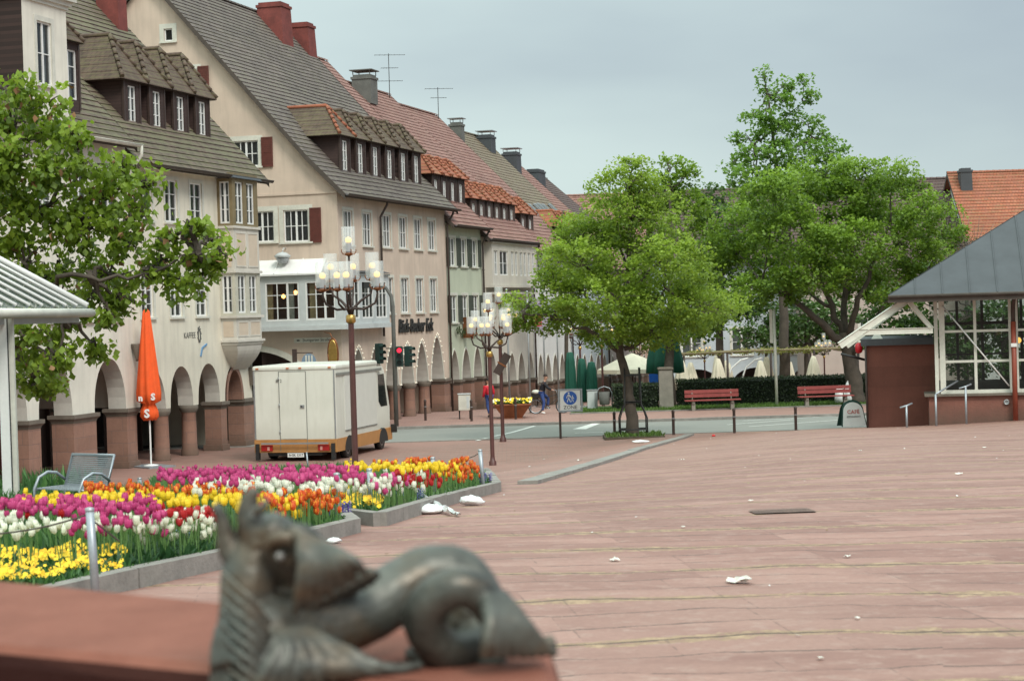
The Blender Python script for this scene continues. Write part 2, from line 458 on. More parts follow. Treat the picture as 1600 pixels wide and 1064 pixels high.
# every third course carries a wide mossy joint, the others are thin and come and go
f3 = t.math('FRACT', t.math('DIVIDE', yy, ROW*3)); dist3 = t.math('MULTIPLY', t.math('MINIMUM', f3, t.math('SUBTRACT', 1.0, f3)), ROW*3)
mn = t.noise(2.6, t.scale(co, (.55, 1.6, 1)), 6, .75); mn2 = t.noise(.42, co, 3); mn3 = t.noise(9, co, 4, .8)
wid = t.math('MULTIPLY', t.ramp(t.math('ADD', t.math('MULTIPLY', mn, .5), t.math('ADD', t.math('MULTIPLY', mn2, .25), t.math('MULTIPLY', mn3, .25))), .40, .60), .20)
mm = t.ramp(t.math('SUBTRACT', wid, dist3), -.004, .02)
mm = t.math('MULTIPLY', mm, t.ramp(mn3, .40, .46))
thin = t.math('MULTIPLY', t.math('GREATER_THAN', t.math('MULTIPLY', t.ramp(mn, .38, .56), .016), dist), .8)
thinx = t.math('MULTIPLY', t.math('GREATER_THAN', t.math('MULTIPLY', t.ramp(mn, .46, .60), .010), dx), .45)
deepl = t.math('GREATER_THAN', t.math('MULTIPLY', t.ramp(mn, .34, .52), .022), dist3)
mossc = t.mix(t.ramp(mn3, .35, .65), (.14, .08, .045, 1), (.38, .255, .155, 1))
c2 = t.mix(mm, c, mossc); c2 = t.mix(thin, c2, (.07, .04, .03, 1)); c2 = t.mix(thinx, c2, (.085, .05, .038, 1)); c2 = t.mix(t.math('MULTIPLY', deepl, .8), c2, (.05, .028, .018, 1))
# left of the kerb: small uniform paving
kx = t.math('MULTIPLY_ADD', t.math('SUBTRACT', y, 27), .144, .12)
left = t.math('GREATER_THAN', kx, x)
bs = t.n('ShaderNodeTexBrick'); t.L.new(t.comb(x, y), bs.inputs['Vector']); bs.inputs['Scale'].default_value = 1
bs.inputs['Brick Width'].default_value = .3; bs.inputs['Row Height'].default_value = .2; bs.inputs['Mortar Size'].default_value = .01
bs.inputs['Color1'].default_value = (.27, .14, .11, 1); bs.inputs['Color2'].default_value = (.21, .11, .085, 1); bs.inputs['Mortar'].default_value = (.16, .11, .09, 1)
cl = t.mix(t.math('MULTIPLY', t.ramp(mid, .4, .7), .5), bs.outputs['Color'], (.22, .15, .12, 1))
cl = t.mix(t.math('MULTIPLY', t.ramp(big, .45, .6), .6), cl, (.30, .16, .13, 1))
near = t.math('GREATER_THAN', y, 33.0)
sel = t.math('MULTIPLY', left, near)
cf = t.mix(sel, c2, cl)
t.col(cf)
t.rough(t.math('MULTIPLY_ADD', mid, -.25, .82))
hh = t.math('SUBTRACT', t.math('MULTIPLY', fin, .35), t.math('ADD', thin, deepl))
hh = t.math('ADD', hh, t.math('MULTIPLY', sw.outputs['Value'], .25))
t.bump(hh, .4, .012)
M['paving'] = t.mat

xs = [-600, -250, -120, -70] + frange(-50, -16, 2) + frange(-15, 30, .75) + frange(32, 70, 3) + [110, 250, 600]
ys = [-300, -80, -20] + frange(-8, 8, 2) + frange(9, 75, .75) + frange(76.5, 130, 2) + [150, 200, 350, 900]
sheet('ground', xs, ys, 0.0, M['paving'])

t = NT('asphalt'); co = t.coord()
f = t.noise(.5, t.scale(co, (.35, 1.2, 1)), 5); g = t.noise(45, co, 2)
t.col(t.mix(g, t.mix(t.ramp(f, .3, .7), (.165, .165, .148, 1), (.215, .215, .19, 1)), (.25, .25, .23, 1))); t.rough(.85); t.bump(g, .4, .01)
M['asphalt'] = t.mat
xr = frange(-60, 60, 2)
sheet('road', xr, [72.9, 74.5, 76.5, 78.5, 80.75], .012, M['asphalt'])
M['linewhite'] = plain('worn_road_paint', (.62, .62, .58, 1), .7, .25, 2)
def marking(pts):
    mb = MB(); mb.face([(a, b, .018) for a, b in pts]); structure('road_marking', mb, M['linewhite'])
def gq(px, py):
    r = ray(px, py); D = -EYE.z/(r.z/r.y); return (r.x/r.y*D, D)
def seg(pa, pb, wd=.12):
    a = Vector(gq(*pa)); b = Vector(gq(*pb)); n = Vector((-(b-a).y, (b-a).x)).normalized()*wd/2
    marking([a-n, b-n, b+n, a+n])
for a, b in (((745, 689), (760, 685)), ((772, 682), (800, 676)), ((800, 676), (835, 666))): seg(a, b, .16)
marking([gq(895, 671), gq(915, 671), gq(938, 662), gq(926, 662)])
seg((898, 677), (1030, 673), .12); seg((1136, 664), (1240, 656), .12); seg((1170, 667), (1320, 656), .12); seg((1160, 658), (1320, 650), .12)

# pavement on the far side of the road, with its kerb
t = NT('far_pavement'); co = t.coord()
bs = t.n('ShaderNodeTexBrick'); t.L.new(co, bs.inputs['Vector']); bs.inputs['Scale'].default_value = 1
bs.inputs['Brick Width'].default_value = .3; bs.inputs['Row Height'].default_value = .2; bs.inputs['Mortar Size'].default_value = .01
bs.inputs['Color1'].default_value = (.33, .175, .14, 1); bs.inputs['Color2'].default_value = (.26, .14, .115, 1); bs.inputs['Mortar'].default_value = (.15, .1, .09, 1)
t.col(t.mix(t.math('MULTIPLY', t.noise(.6, co, 5), .6), bs.outputs['Color'], (.38, .25, .21, 1))); t.rough(.85)
M['farpave'] = t.mat
sheet('pavement', frange(-8.2, 62, 2.5), [80.95]+frange(82, 132, 2), .10, M['farpave'])
def kerb(name, pts, wd, h, mat, base=0.0, seglen=1.0):
    mb = MB()
    tot = []
    for (a, b) in zip(pts, pts[1:]):
        a = Vector(a); b = Vector(b); n = max(1, int((b-a).length/seglen)); d = (b-a)/n; dd = d.normalized(); nn = Vector((-dd.y, dd.x))*wd/2
        for i in range(n):
            p = a+d*i + dd*.006; q = a+d*(i+1) - dd*.006
            r = []
            for c_ in (p-nn, q-nn, q+nn, p+nn): r.append(Vector((c_.x, c_.y, gz(c_.x, c_.y)+base)))
            hh = h + random.uniform(-.006, .006)
            tp = [v+Vector((0, 0, hh)) for v in r]; lo = [v-Vector((0, 0, .3)) for v in r]
            mb.face(tp)
            for k in range(4): mb.face([lo[k], lo[(k+1) % 4], tp[(k+1) % 4], tp[k]])
    return structure(name, mb, mat)
kerb('kerb', [(-8.3, 80.85), (62, 80.85)], .18, .12, M['kerbstone'])
kerb('kerb', [(-8.3, 81.0), (-8.3, 86)], .18, .12, M['kerbstone'])
kerb('kerb', [(-60, 72.75), (2.0, 72.75)], .16, .035, M['kerbstone'])
kerb('kerb', [(kerb_x(28)-.1, 28), (kerb_x(50), 50), (kerb_x(71.6), 71.6)], .3, .06, M['kerbstone'])
# lawn behind the benches
t = NT('lawn'); co = t.coord()
t.col(t.mix(t.noise(2.5, co, 6, .7), (.035, .075, .015, 1), (.10, .17, .035, 1))); t.rough(.9); t.bump(t.noise(30, co), .8, .03)
M['lawn'] = t.mat
sheet('lawn', frange(2.6, 40, 2), [86.9, 88, 90, 92, 94], .125, M['lawn'])
kerb('kerb', [(2.5, 86.8), (40, 86.8)], .1, .16, M['kerbstone'])
# blades standing in the lawn
def blades(name, pts, h, wdt, mats, label, cat, lean=.5, seed=1):
    r = np.random.default_rng(seed); n = len(pts)
    pts = np.array(pts, dtype=float)
    ang = r.uniform(0, 2*PI, n); hh = np.asarray(h)*r.uniform(.55, 1.15, n); ln = lean*hh*r.uniform(.1, 1, n); a2 = r.uniform(0, 2*PI, n)
    d = np.stack([np.cos(ang), np.sin(ang), np.zeros(n)], 1)*(wdt*r.uniform(.7, 1.3, n))[:, None]
    l = np.stack([np.cos(a2)*ln, np.sin(a2)*ln, hh], 1)
    v = np.stack([pts-d*.6, pts+d*.6, pts+l*np.array([.45, .45, .6])+d, pts+l*np.array([.45, .45, .6])-d, pts+l], 1).reshape(-1, 3)
    i = np.arange(n)*5
    f = np.concatenate([np.stack([i, i+1, i+2, i+3], 1).ravel()])
    me = bpy.data.meshes.new(name)
    me.vertices.add(len(v)); me.vertices.foreach_set('co', v.ravel())
    loops = np.concatenate([np.stack([i, i+1, i+2, i+3], 1), ], 0).ravel(); tri = np.stack([i+3, i+2, i+4], 1).ravel()
    me.loops.add(len(loops)+len(tri)); me.loops.foreach_set('vertex_index', np.concatenate([loops, tri]))
    me.polygons.add(2*n)
    st = np.concatenate([np.arange(n)*4, len(loops)+np.arange(n)*3]); tt = np.concatenate([np.full(n, 4), np.full(n, 3)])
    me.polygons.foreach_set('loop_start', st); me.polygons.foreach_set('loop_total', tt)
    at = me.attributes.new('tint', 'FLOAT', 'POINT'); at.data.foreach_set('value', np.repeat(r.uniform(0, 1, n), 5))
    me.materials.append(mats); me.update(calc_edges=True)
    o = link(name, me); tag(o, label, cat, kind='stuff'); return o
M['grassleaf'] = leaf_mat('grass_blade', (.04, .09, .015, 1), (.13, .22, .04, 1), .25)
gp_ = [(x_, y_, gz(x_, y_)+.12) for x_, y_ in zip(rng.uniform(2.7, 22, 9000), 86.95+rng.uniform(0, 1, 9000)**1.5*3.2)]
blades('grass', gp_, .12, .02, M['grassleaf'], 'short green grass along the foot of the hedge', 'grass')
# ------------------------------------------------------------------ house kit (local axes: x along the facade, y into the house, z up)
U = Vector((.2696, .9630, 0)); V = Vector((-.963, .2696, 0))
ANG = math.atan2(.9630, .2696)
LINE1 = Vector((-13.75, 61.0, 0)); LINE2 = Vector((-7.1, 80.0, 0))

_win = {}
_wr = random.Random(31)
def win_data(w, h, cols=2, rows=3, fr='white', surround=.13, curtain=.35, sill=True, gl='glass', casement=True, sm='offwhite', reveal=.10):
    var = _wr.choice((0, 1, 2, 3)) if curtain > .15 else 0
    key = (w, h, cols, rows, fr, surround, curtain, sill, gl, sm, reveal, var)
    cl_ = curtain*(1, .55, 1.12, .8)[var]; cr2_ = curtain*(1, .9, .5, .8)[var]
    if key in _win: return _win[key]
    mb = MB(); a = .055; y0 = reveal-.05; y1 = reveal+.02
    x0, x1 = -w/2, w/2
    mb.box(x0, x0+a, y0, y1, 0, h, 0); mb.box(x1-a, x1, y0, y1, 0, h, 0)
    mb.box(x0+a, x1-a, y0, y1, 0, a*1.2, 0); mb.box(x0+a, x1-a, y0, y1, h-a, h, 0)
    iw = w-2*a
    leaves = max(1, cols//2) if cols > 2 else cols
    for k in range(1, cols):
        xx = x0+a+iw*k/cols
        t_ = .042 if (cols <= 2 or k % 2 == 0) else .016
        mb.box(xx-t_, xx+t_, y0+.006, y1-.004, a*1.2, h-a, 0)
    for k in range(1, rows):
        zz = h*k/rows
        xs_ = [x0+a+iw*j/cols for j in range(cols+1)]
        for p, q in zip(xs_, xs_[1:]): mb.box(p+.018, q-.018, y0+.012, y1-.012, zz-.015, zz+.015, 0)
    if surround:
        s_ = surround
        mb.box(x0-s_, x0, -.022, .01, -.0, h+s_, 1); mb.box(x1, x1+s_, -.022, .01, 0, h+s_, 1)
        mb.box(x0, x1, -.022, .01, h, h+s_, 1)
    if sill:
        mb.box(x0-s_ if surround else x0-.05, x1+s_ if surround else x1+.05, -.09, reveal-.06, -.07, -.002, 1)
    if curtain > 0:
        n = 8
        if var == 3: mb.face([(x0+.05, reveal+.08, h*.62), (x1-.05, reveal+.08, h*.62), (x1-.05, reveal+.08, h-.04), (x0+.05, reveal+.08, h-.04)], 2)
        for sgn in (-1, 1):
            pts = []; curtain = cl_ if sgn < 0 else cr2_
            for k in range(n+1):
                xx = sgn*(w/2-.06 - curtain*w*k/n); pts.append((xx, reveal+.1+.025*math.sin(k*2.4)))
            for (p, q) in zip(pts, pts[1:]): mb.face([(p[0], p[1], .08), (q[0], q[1], .08), (q[0], q[1], h-.05), (p[0], p[1], h-.05)], 2, True)
    d = mb.data('window', [M[fr], M[sm], M['curtain']])
    g = MB(); g.face([(x0+a, reveal-.01, a), (x1-a, reveal-.01, a), (x1-a, reveal-.01, h-a), (x0+a, reveal-.01, h-a)])
    gd = g.data('pane', M[gl])
    _win[key] = (d, gd); return d, gd

def window(parent, loc, rz, *a, **k):
    name = k.pop('name', 'window'); deep = k.pop('pane', True)
    d, g = win_data(*a, **k)
    o = link(name, d, parent, loc, rz)
    if deep: link('pane', g, o)
    return o

def wall(mb, T, u0, u1, z0, z1, holes, depth=.12, m=0, mr=None):
    mr = m if mr is None else mr
    us = sorted({u0, u1} | {h[0] for h in holes} | {h[1] for h in holes}); us = [u for u in us if u0 <= u <= u1]
    zs = sorted({z0, z1} | {h[2] for h in holes} | {h[3] for h in holes}); zs = [z for z in zs if z0 <= z <= z1]
    for za, zb in zip(zs, zs[1:]):
        for ua, ub in zip(us, us[1:]):
            cu, cz = (ua+ub)/2, (za+zb)/2
            if any(h[0] < cu < h[1] and h[2] < cz < h[3] for h in holes): continue
            mb.face([T(ua, 0, za), T(ub, 0, za), T(ub, 0, zb), T(ua, 0, zb)], m)
    for a, b, c, d in holes:
        for p, q in (((a, c), (a, d)), ((b, c), (b, d)), ((a, c), (b, c)), ((a, d), (b, d))):
            mb.face([T(p[0], 0, p[1]), T(q[0], 0, q[1]), T(q[0], depth, q[1]), T(p[0], depth, p[1])], mr)

def gable(mb, T, zbase, rakeL, rakeR, holes, depth=.12, m=0):
    "wall between two rake lines u=rakeL(z), u=rakeR(z) up to where they meet"
    top = rakeL[-1][1]
    fl = lambda z: lerp_tab([(b, a) for a, b in rakeL], z); fr_ = lambda z: lerp_tab([(b, a) for a, b in rakeR], z)
    zs = sorted({zbase} | {b for a, b in rakeL} | {b for a, b in rakeR} | {h[2] for h in holes} | {h[3] for h in holes})
    zs = [z for z in zs if zbase <= z <= top]
    for za, zb in zip(zs, zs[1:]):
        cz = (za+zb)/2
        hs = sorted([h for h in holes if h[2] < cz < h[3]])
        cuts = [None] + [c for h in hs for c in (h[0], h[1])] + [None]
        for i in range(0, len(cuts), 2):
            a, b = cuts[i], cuts[i+1]
            la = fl(za) if a is None else a; lb = fl(zb) if a is None else a
            ra = fr_(za) if b is None else b; rb = fr_(zb) if b is None else b
            mb.face([T(la, 0, za), T(ra, 0, za), T(rb, 0, zb), T(lb, 0, zb)], m)
    for a, b, c, d in holes:
        for p, q in (((a, c), (a, d)), ((b, c), (b, d)), ((a, c), (b, c)), ((a, d), (b, d))):
            mb.face([T(p[0], 0, p[1]), T(q[0], 0, q[1]), T(q[0], depth, q[1]), T(p[0], depth, p[1])], m)

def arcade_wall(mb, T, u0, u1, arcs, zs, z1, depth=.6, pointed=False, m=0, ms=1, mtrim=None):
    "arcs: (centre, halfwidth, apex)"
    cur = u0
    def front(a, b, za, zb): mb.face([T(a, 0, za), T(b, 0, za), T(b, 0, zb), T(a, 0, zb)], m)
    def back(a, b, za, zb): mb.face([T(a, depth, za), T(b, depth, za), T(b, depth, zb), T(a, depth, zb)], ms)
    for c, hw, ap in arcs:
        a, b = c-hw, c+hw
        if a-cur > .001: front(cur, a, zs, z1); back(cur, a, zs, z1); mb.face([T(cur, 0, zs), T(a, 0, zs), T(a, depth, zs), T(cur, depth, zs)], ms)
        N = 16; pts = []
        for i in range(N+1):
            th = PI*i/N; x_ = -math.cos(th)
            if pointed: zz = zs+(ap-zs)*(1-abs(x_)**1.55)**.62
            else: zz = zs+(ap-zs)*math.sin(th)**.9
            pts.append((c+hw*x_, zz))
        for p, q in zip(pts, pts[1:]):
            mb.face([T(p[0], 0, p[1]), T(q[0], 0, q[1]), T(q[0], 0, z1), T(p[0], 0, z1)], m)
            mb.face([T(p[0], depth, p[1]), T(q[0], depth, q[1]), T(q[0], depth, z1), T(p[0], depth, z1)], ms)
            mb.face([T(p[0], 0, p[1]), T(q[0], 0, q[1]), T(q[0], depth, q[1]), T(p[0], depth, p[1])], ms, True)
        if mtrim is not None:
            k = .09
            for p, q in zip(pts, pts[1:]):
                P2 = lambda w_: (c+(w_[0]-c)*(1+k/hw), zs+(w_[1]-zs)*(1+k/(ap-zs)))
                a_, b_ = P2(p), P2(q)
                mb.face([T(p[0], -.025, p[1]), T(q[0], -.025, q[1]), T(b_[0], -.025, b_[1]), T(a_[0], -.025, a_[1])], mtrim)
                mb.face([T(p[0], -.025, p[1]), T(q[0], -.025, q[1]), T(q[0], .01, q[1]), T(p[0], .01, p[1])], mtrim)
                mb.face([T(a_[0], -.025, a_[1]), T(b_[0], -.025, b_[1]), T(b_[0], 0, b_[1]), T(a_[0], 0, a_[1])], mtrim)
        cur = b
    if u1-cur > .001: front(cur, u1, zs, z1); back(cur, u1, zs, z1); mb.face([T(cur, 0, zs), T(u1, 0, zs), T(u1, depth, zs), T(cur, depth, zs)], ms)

def pier(parent, u0, u1, zc, depth=.6, rnd=False, zb=-.3, proud=.03):
    mb = MB(); c = ((u0+u1)/2, depth/2); hw = (u1-u0)/2
    if rnd:
        r = max(hw, .28)
        mb.lathe([(r*1.12, zb), (r*1.12, .18), (r*1.0, .26), (r*.93, zc-.3), (r*1.0, zc-.26)], 20, (c[0], c[1], 0), 0)
        mb.lathe([(r*1.02, zc-.26), (r*1.25, zc-.14), (r*1.25, zc-.004), (.02, zc-.003)], 20, (c[0], c[1], 0), 1)
    else:
        mb.box(u0-proud, u1+proud, -proud, depth+proud, zb, zc-.28, 0)
        mb.box(u0-proud-.06, u1+proud+.06, -proud-.06, depth+proud+.06, zb, .22, 0)
        mb.rings([[(u0-k, -k, z_), (u1+k, -k, z_), (u1+k, depth+k, z_), (u0-k, depth+k, z_)] for k, z_ in ((.03, zc-.28), (.06, zc-.2), (.13, zc-.12), (.13, zc-.004))], 1, False, True)
    return mb.build('pier', [M['red_stone'], M['cap_stone']], parent)

def roof(parent, x0, x1, prof, mat, depth_back=None, name='roof', course=.3, over=.0):
    mb = MB()
    yr, zr = prof[-1]
    def slope(pts, nx, seed):
        r = random.Random(seed)
        xs_ = [x0+(x1-x0)*i/nx for i in range(nx+1)]
        sag = [r.uniform(-.03, .03) for _ in xs_]
        for (ya, za), (yb, zb) in zip(pts, pts[1:]):
            L = math.hypot(yb-ya, zb-za); n = max(1, int(L/course)); sy, sz = (yb-ya)/L, (zb-za)/L
            ny, nz_ = (-sz, abs(sy)) if yb > ya else (sz, abs(sy))
            ny = -sz if yb > ya else sz
            for i in range(n):
                a = L*i/n; b = L*(i+1)/n
                for j in range(nx):
                    def pt(d, jj, lift):
                        s_ = sag[jj]*math.sin(PI*min(1, max(0, (d+.001)/L)))
                        return (xs_[jj], ya+sy*d+ny*(lift+s_), za+sz*d+nz_*(lift+s_))
                    mb.face([pt(a, j, .05), pt(a, j+1, .05), pt(b, j+1, .018), pt(b, j, .018)])
                    mb.face([pt(a, j, .018), pt(a, j+1, .018), pt(a, j+1, .05), pt(a, j, .05)])
    nx = max(2, int((x1-x0)/1.6))
    slope(prof, nx, int(x0*10))
    back = [(2*yr-y_, z_) for y_, z_ in prof]
    mb.face([(x0, back[0][0], back[0][1]), (x1, back[0][0], back[0][1]), (x1, yr, zr), (x0, yr, zr)])
    for (ya, za), (yb, zb) in zip(prof, prof[1:]):
        mb.face([(x0, ya, za-.09), (x1, ya, za-.09), (x1, yb, zb-.09), (x0, yb, zb-.09)], 1)
    mb.face([(x0, prof[0][0], prof[0][1]-.09), (x1, prof[0][0], prof[0][1]-.09), (x1, prof[0][0], prof[0][1]+.04), (x0, prof[0][0], prof[0][1]+.04)], 1)
    # ridge tiles
    n = int((x1-x0)/.4); 
    for i in range(n):
        a = x0+(x1-x0)*i/n; b = x0+(x1-x0)*(i+1)/n
        mb.rings([[(q, yr+.14*math.cos(PI*k/4)*(1 if q == a else .9), zr+.0+.12*math.sin(PI*k/4)*(1 if q == a else .85)) for k in range(5)] for q in (a, b)], 0, False, False, False)
    for xe in (x0, x1):
        for pr in (prof, back):
            for (ya, za), (yb, zb) in zip(pr, pr[1:]):
                mb.face([(xe, ya, za-.2), (xe, ya, za+.06), (xe, yb, zb+.06), (xe, yb, zb-.2)], 1)
    return mb.build(name, [mat, M['verge']], parent)

def gutter(parent, x0, x1, y, z, mat='pipe'):
    mb = MB()
    R_ = .09; n = 8
    mb.rings([[(x_, y+R_*math.cos(PI+PI*k/n), z+R_*math.sin(PI+PI*k/n)) for k in range(n+1)] for x_ in (x0, x1)], 0, True, False, False)
    mb.rings([[(x_, y+(R_-.012)*math.cos(PI+PI*k/n), z+(R_-.012)*math.sin(PI+PI*k/n)) for k in range(n+1)] for x_ in (x0, x1)], 0, True, False, False)
    mb.tube([(x0, y-R_, z), (x1, y-R_, z)], .014, 6)
    return mb.build('gutter', M[mat], parent)

def downpipe(parent, x, y, z0, z1, mat='pipe', out=.45):
    mb = MB()
    mb.tube([(x, y-out, z1), (x, y-out, z1-.2), (x, y-.12, z1-.75), (x, y-.12, z1-1.0), (x, y-.12, z0)], .055, 8)
    for k in range(4): mb.tube([(x, y-.12, z0+(z1-1-z0)*(k+.5)/4-.02), (x, y-.12, z0+(z1-1-z0)*(k+.5)/4+.02)], .072, 8)
    return mb.build('downpipe', M[mat], parent)

def dormer(parent, x, yf, zb, ze, zr, w, rw, backy, mat, prof, wkey, clad='shingle', cap=None):
    "front wall at y=yf from zb to ze, hipped roof up to zr"
    d = MB()
    hw = w/2
    hh = ze-zb-.1
    ww, wh = wkey
    # cheeks and front with a window hole
    T = lambda u, dd, z: (x+u, yf+dd, z)
    wall(d, T, -hw, hw, zb-.35, ze, [(-ww/2, ww/2, zb+.12, zb+.12+wh)], .1)
    for s_ in (-1, 1): d.face([(x+s_*hw, yf, zb-.35), (x+s_*hw, backy, zb-.35), (x+s_*hw, backy, ze), (x+s_*hw, yf, ze)])
    for s_ in (-1, 1): d.box(x+s_*hw-.05, x+s_*hw+.05, yf-.02, yf+.06, zb-.2, ze, 1)
    root = d.build('dormer', [M[clad], M['dark_wood']], parent)
    r = MB(); e = .16; rx = rw/2
    F_ = yf-e; hipd = rx*.95
    ridge = [(x, F_+hipd, zr), (x, backy+.8, zr)]
    # main faces stepped
    n = 6
    for s_ in (-1, 1):
        for i in range(n):
            a, b = i/n, (i+1)/n
            def q(f_, yy_, lift): return (x+s_*rx*(1-f_), yy_, ze-.03+(zr-ze+.03)*f_+lift)
            r.face([q(a, F_+hipd*a, .03), q(a, backy+.8, .03), q(b, backy+.8, .008), q(b, F_+hipd*b, .008)])
            r.face([q(a, F_+hipd*a, .0), q(a, backy+.8, .0), q(a, backy+.8, .03), q(a, F_+hipd*a, .03)])
    for i in range(n):
        a, b = i/n, (i+1)/n
        def q(f_, s_, lift): return (x+s_*rx*(1-f_), F_+hipd*f_, ze-.03+(zr-ze+.03)*f_+lift)
        r.face([q(a, -1, .03), q(a, 1, .03), q(b, 1, .008), q(b, -1, .008)])
        r.face([q(a, -1, 0), q(a, 1, 0), q(a, 1, .03), q(a, -1, .03)])
    r.face([(x-rx, F_, ze-.05), (x+rx, F_, ze-.05), (x+rx, backy, ze-.05), (x-rx, backy, ze-.05)], 1)
    # hip and ridge caps
    hips = 1
    for s_ in (-1, 1):
        A = Vector((x+s_*rx, F_, ze)); B = Vector(ridge[0]); k = 6
        for i in range(k):
            p = A+(B-A)*i/k; q_ = A+(B-A)*(i+1)/k
            r.tube([p+Vector((0, 0, .045)), q_+Vector((0, 0, .015))], [.085, .065], 6, 2)
    r.tube([Vector(ridge[0])+Vector((0, 0, .02)), Vector(ridge[1])+Vector((0, 0, .02))], .08, 6, 2)
    link('roof', r.data('roof', [M[mat], M['dark_wood'], M[cap or mat]]), root)
    d_, g_ = win_data(ww, wh, 2, 3, 'white', 0, .25, False, 'glass')
    wo = link('window', d_, root, (x, yf, zb+.12))
    gb = MB()
    link('pane', g_, root, (x, yf, zb+.12))
    return root

def chimney(parent, x, y, z0, z1, w, d, mat, taper=1.0, cap=None):
    mb = MB()
    a, b = w/2, d/2
    mb.rings([[(x+sx*a*k, y+sy*b*k, z_) for sx, sy in ((-1, -1), (1, -1), (1, 1), (-1, 1))] for k, z_ in ((1, z0), (1, z0+(z1-z0)*.2), (taper, z1-.25))], 0, False)
    mb.box(x-a*taper-.05, x+a*taper+.05, y-b*taper-.05, y+b*taper+.05, z1-.25, z1-.12, 0)
    mb.box(x-a*taper+.05, x+a*taper-.05, y-b*taper+.05, y+b*taper-.05, z1-.12, z1, 0)
    if cap:
        for sx in (-1, 1):
            for sy in (-1, 1): mb.box(x+sx*(a*taper-.06)-.02, x+sx*(a*taper-.06)+.02, y+sy*(b*taper-.06)-.02, y+sy*(b*taper-.06)+.02, z1, z1+.22, 1)
        mb.box(x-a*taper-.1, x+a*taper+.1, y-b*taper-.1, y+b*taper+.1, z1+.22, z1+.27, 1)
    return mb.build('chimney', [M[mat], M[cap or 'zinc']], parent)

def antenna(parent, x, y, z, h, lv=3):
    mb = MB(); mb.tube([(x, y, z-.6), (x, y, z+h)], .022, 6)
    for k in range(lv):
        zz = z+h*(1-.3*k)-.08; L = (1.6, .9, 1.3)[k % 3]
        ax = Vector((.4, -.9, 0)).normalized(); px_ = Vector((.9, .4, 0))
        mb.tube([Vector((x, y, zz))-ax*L*.5, Vector((x, y, zz))+ax*L*.6], .014, 5)
        for j in range(7):
            c_ = Vector((x, y, zz))+ax*L*(-.5+j/6*1.08); l_ = .32-.02*j
            mb.tube([c_-px_*l_, c_+px_*l_], .007, 4)
    return mb.build('antenna', M['black'], parent)

def front_T(u, d, z): return (u, d, z)
def house(label, line, t0, group=None):
    r = thing('house', label, 'house', line+U*t0, ANG, group)
    return r

# ================= house at the far left (B0) =================
h = house('cream gabled arcade house at the far left, partly behind the chestnut tree', LINE1, 0)
WT = 'pl_cream'
mb = MB()
wins = [(-6.3, 4.95), (-4.1, 4.95), (-1.9, 4.95), (.4, 4.95), (2.4, 4.95), (-6.3, 8.2), (-4.1, 8.2), (-1.9, 8.2), (.4, 8.2), (2.4, 8.2)]
hol = [(a-.5, a+.5, b, b+1.5) for a, b in wins]
wall(mb, front_T, -12, 3.72, 4.0, 10.75, hol)
arcade_wall(mb, front_T, -12, 3.72, [(-10.3, 1.0, 3.75), (-7.6, 1.0, 3.75), (-4.5, 1.15, 3.75), (-1.62, 1.05, 3.72), (1.98, 1.1, 3.7)], 1.98, 4.0, .65)
T0 = lambda u, d, z: (-12+d, u, z)
gable(mb, T0, -.3, [(0, 10.7), (8.3, 19.9)], [(16.6, 10.7), (8.3, 19.9)], [])
mb.face([(3.72, 0, 2), (3.72, 16, 2), (3.72, 16, 10.7), (3.72, 0, 10.7)])
mb.face([(-12, 16.6, 0), (3.7, 16.6, 0), (3.7, 16.6, 10.7), (-12, 16.6, 10.7)])
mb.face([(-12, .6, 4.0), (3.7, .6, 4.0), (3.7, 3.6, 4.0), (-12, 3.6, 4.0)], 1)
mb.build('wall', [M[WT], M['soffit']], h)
for a, b in wins: window(h, (a, 0, b), 0, 1.0, 1.5, 2, 3)
for a, b in ((-12, -11.3), (-9.3, -8.6), (-6.6, -5.65), (-3.35, -2.67), (-.57, .88), (3.08, 3.72)): pier(h, a, b, 2.0, .7)
mb = MB(); mb.face([(-12, 3.6, -.2), (3.7, 3.6, -.2), (3.7, 3.6, 4.0), (-12, 3.6, 4.0)])
for k in range(6):
    x0 = -11+k*2.4; mb.box(x0, x0+1.7, 3.52, 3.58, .1, 2.6, 1); mb.box(x0-.1, x0, 3.48, 3.6, 0, 2.75, 2); mb.box(x0+1.7, x0+1.8, 3.48, 3.6, 0, 2.75, 2); mb.box(x0-.1, x0+1.8, 3.48, 3.6, 2.6, 2.75, 2)
mb.build('shopfront', [M['shop'], M['glass_d'], M['benchred']], h)
roof(h, -12.3, 3.62, [(-.45, 10.72), (8.3, 20.35)], M['t_moss'])
gutter(h, -.1, 3.7, -.55, 10.78, 'offwhite')
mb = MB(); mb.tube([(3.62, -.6, 10.75), (3.62, -.6, 10.45), (3.66, -.16, 9.9), (3.66, -.12, 9.6)], .06, 8); mb.build('downpipe', M['offwhite'], h)
mb = MB(); mb.rings([[(3.66+r_*math.cos(k*PI/4), -.18+r_*math.sin(k*PI/4), z_) for k in range(8)] for r_, z_ in ((.06, 3.55), (.1, 3.7), (.2, 4.1), (.2, 4.14))], 0)
mb.build('stone_bracket', M['cap_stone'], h)
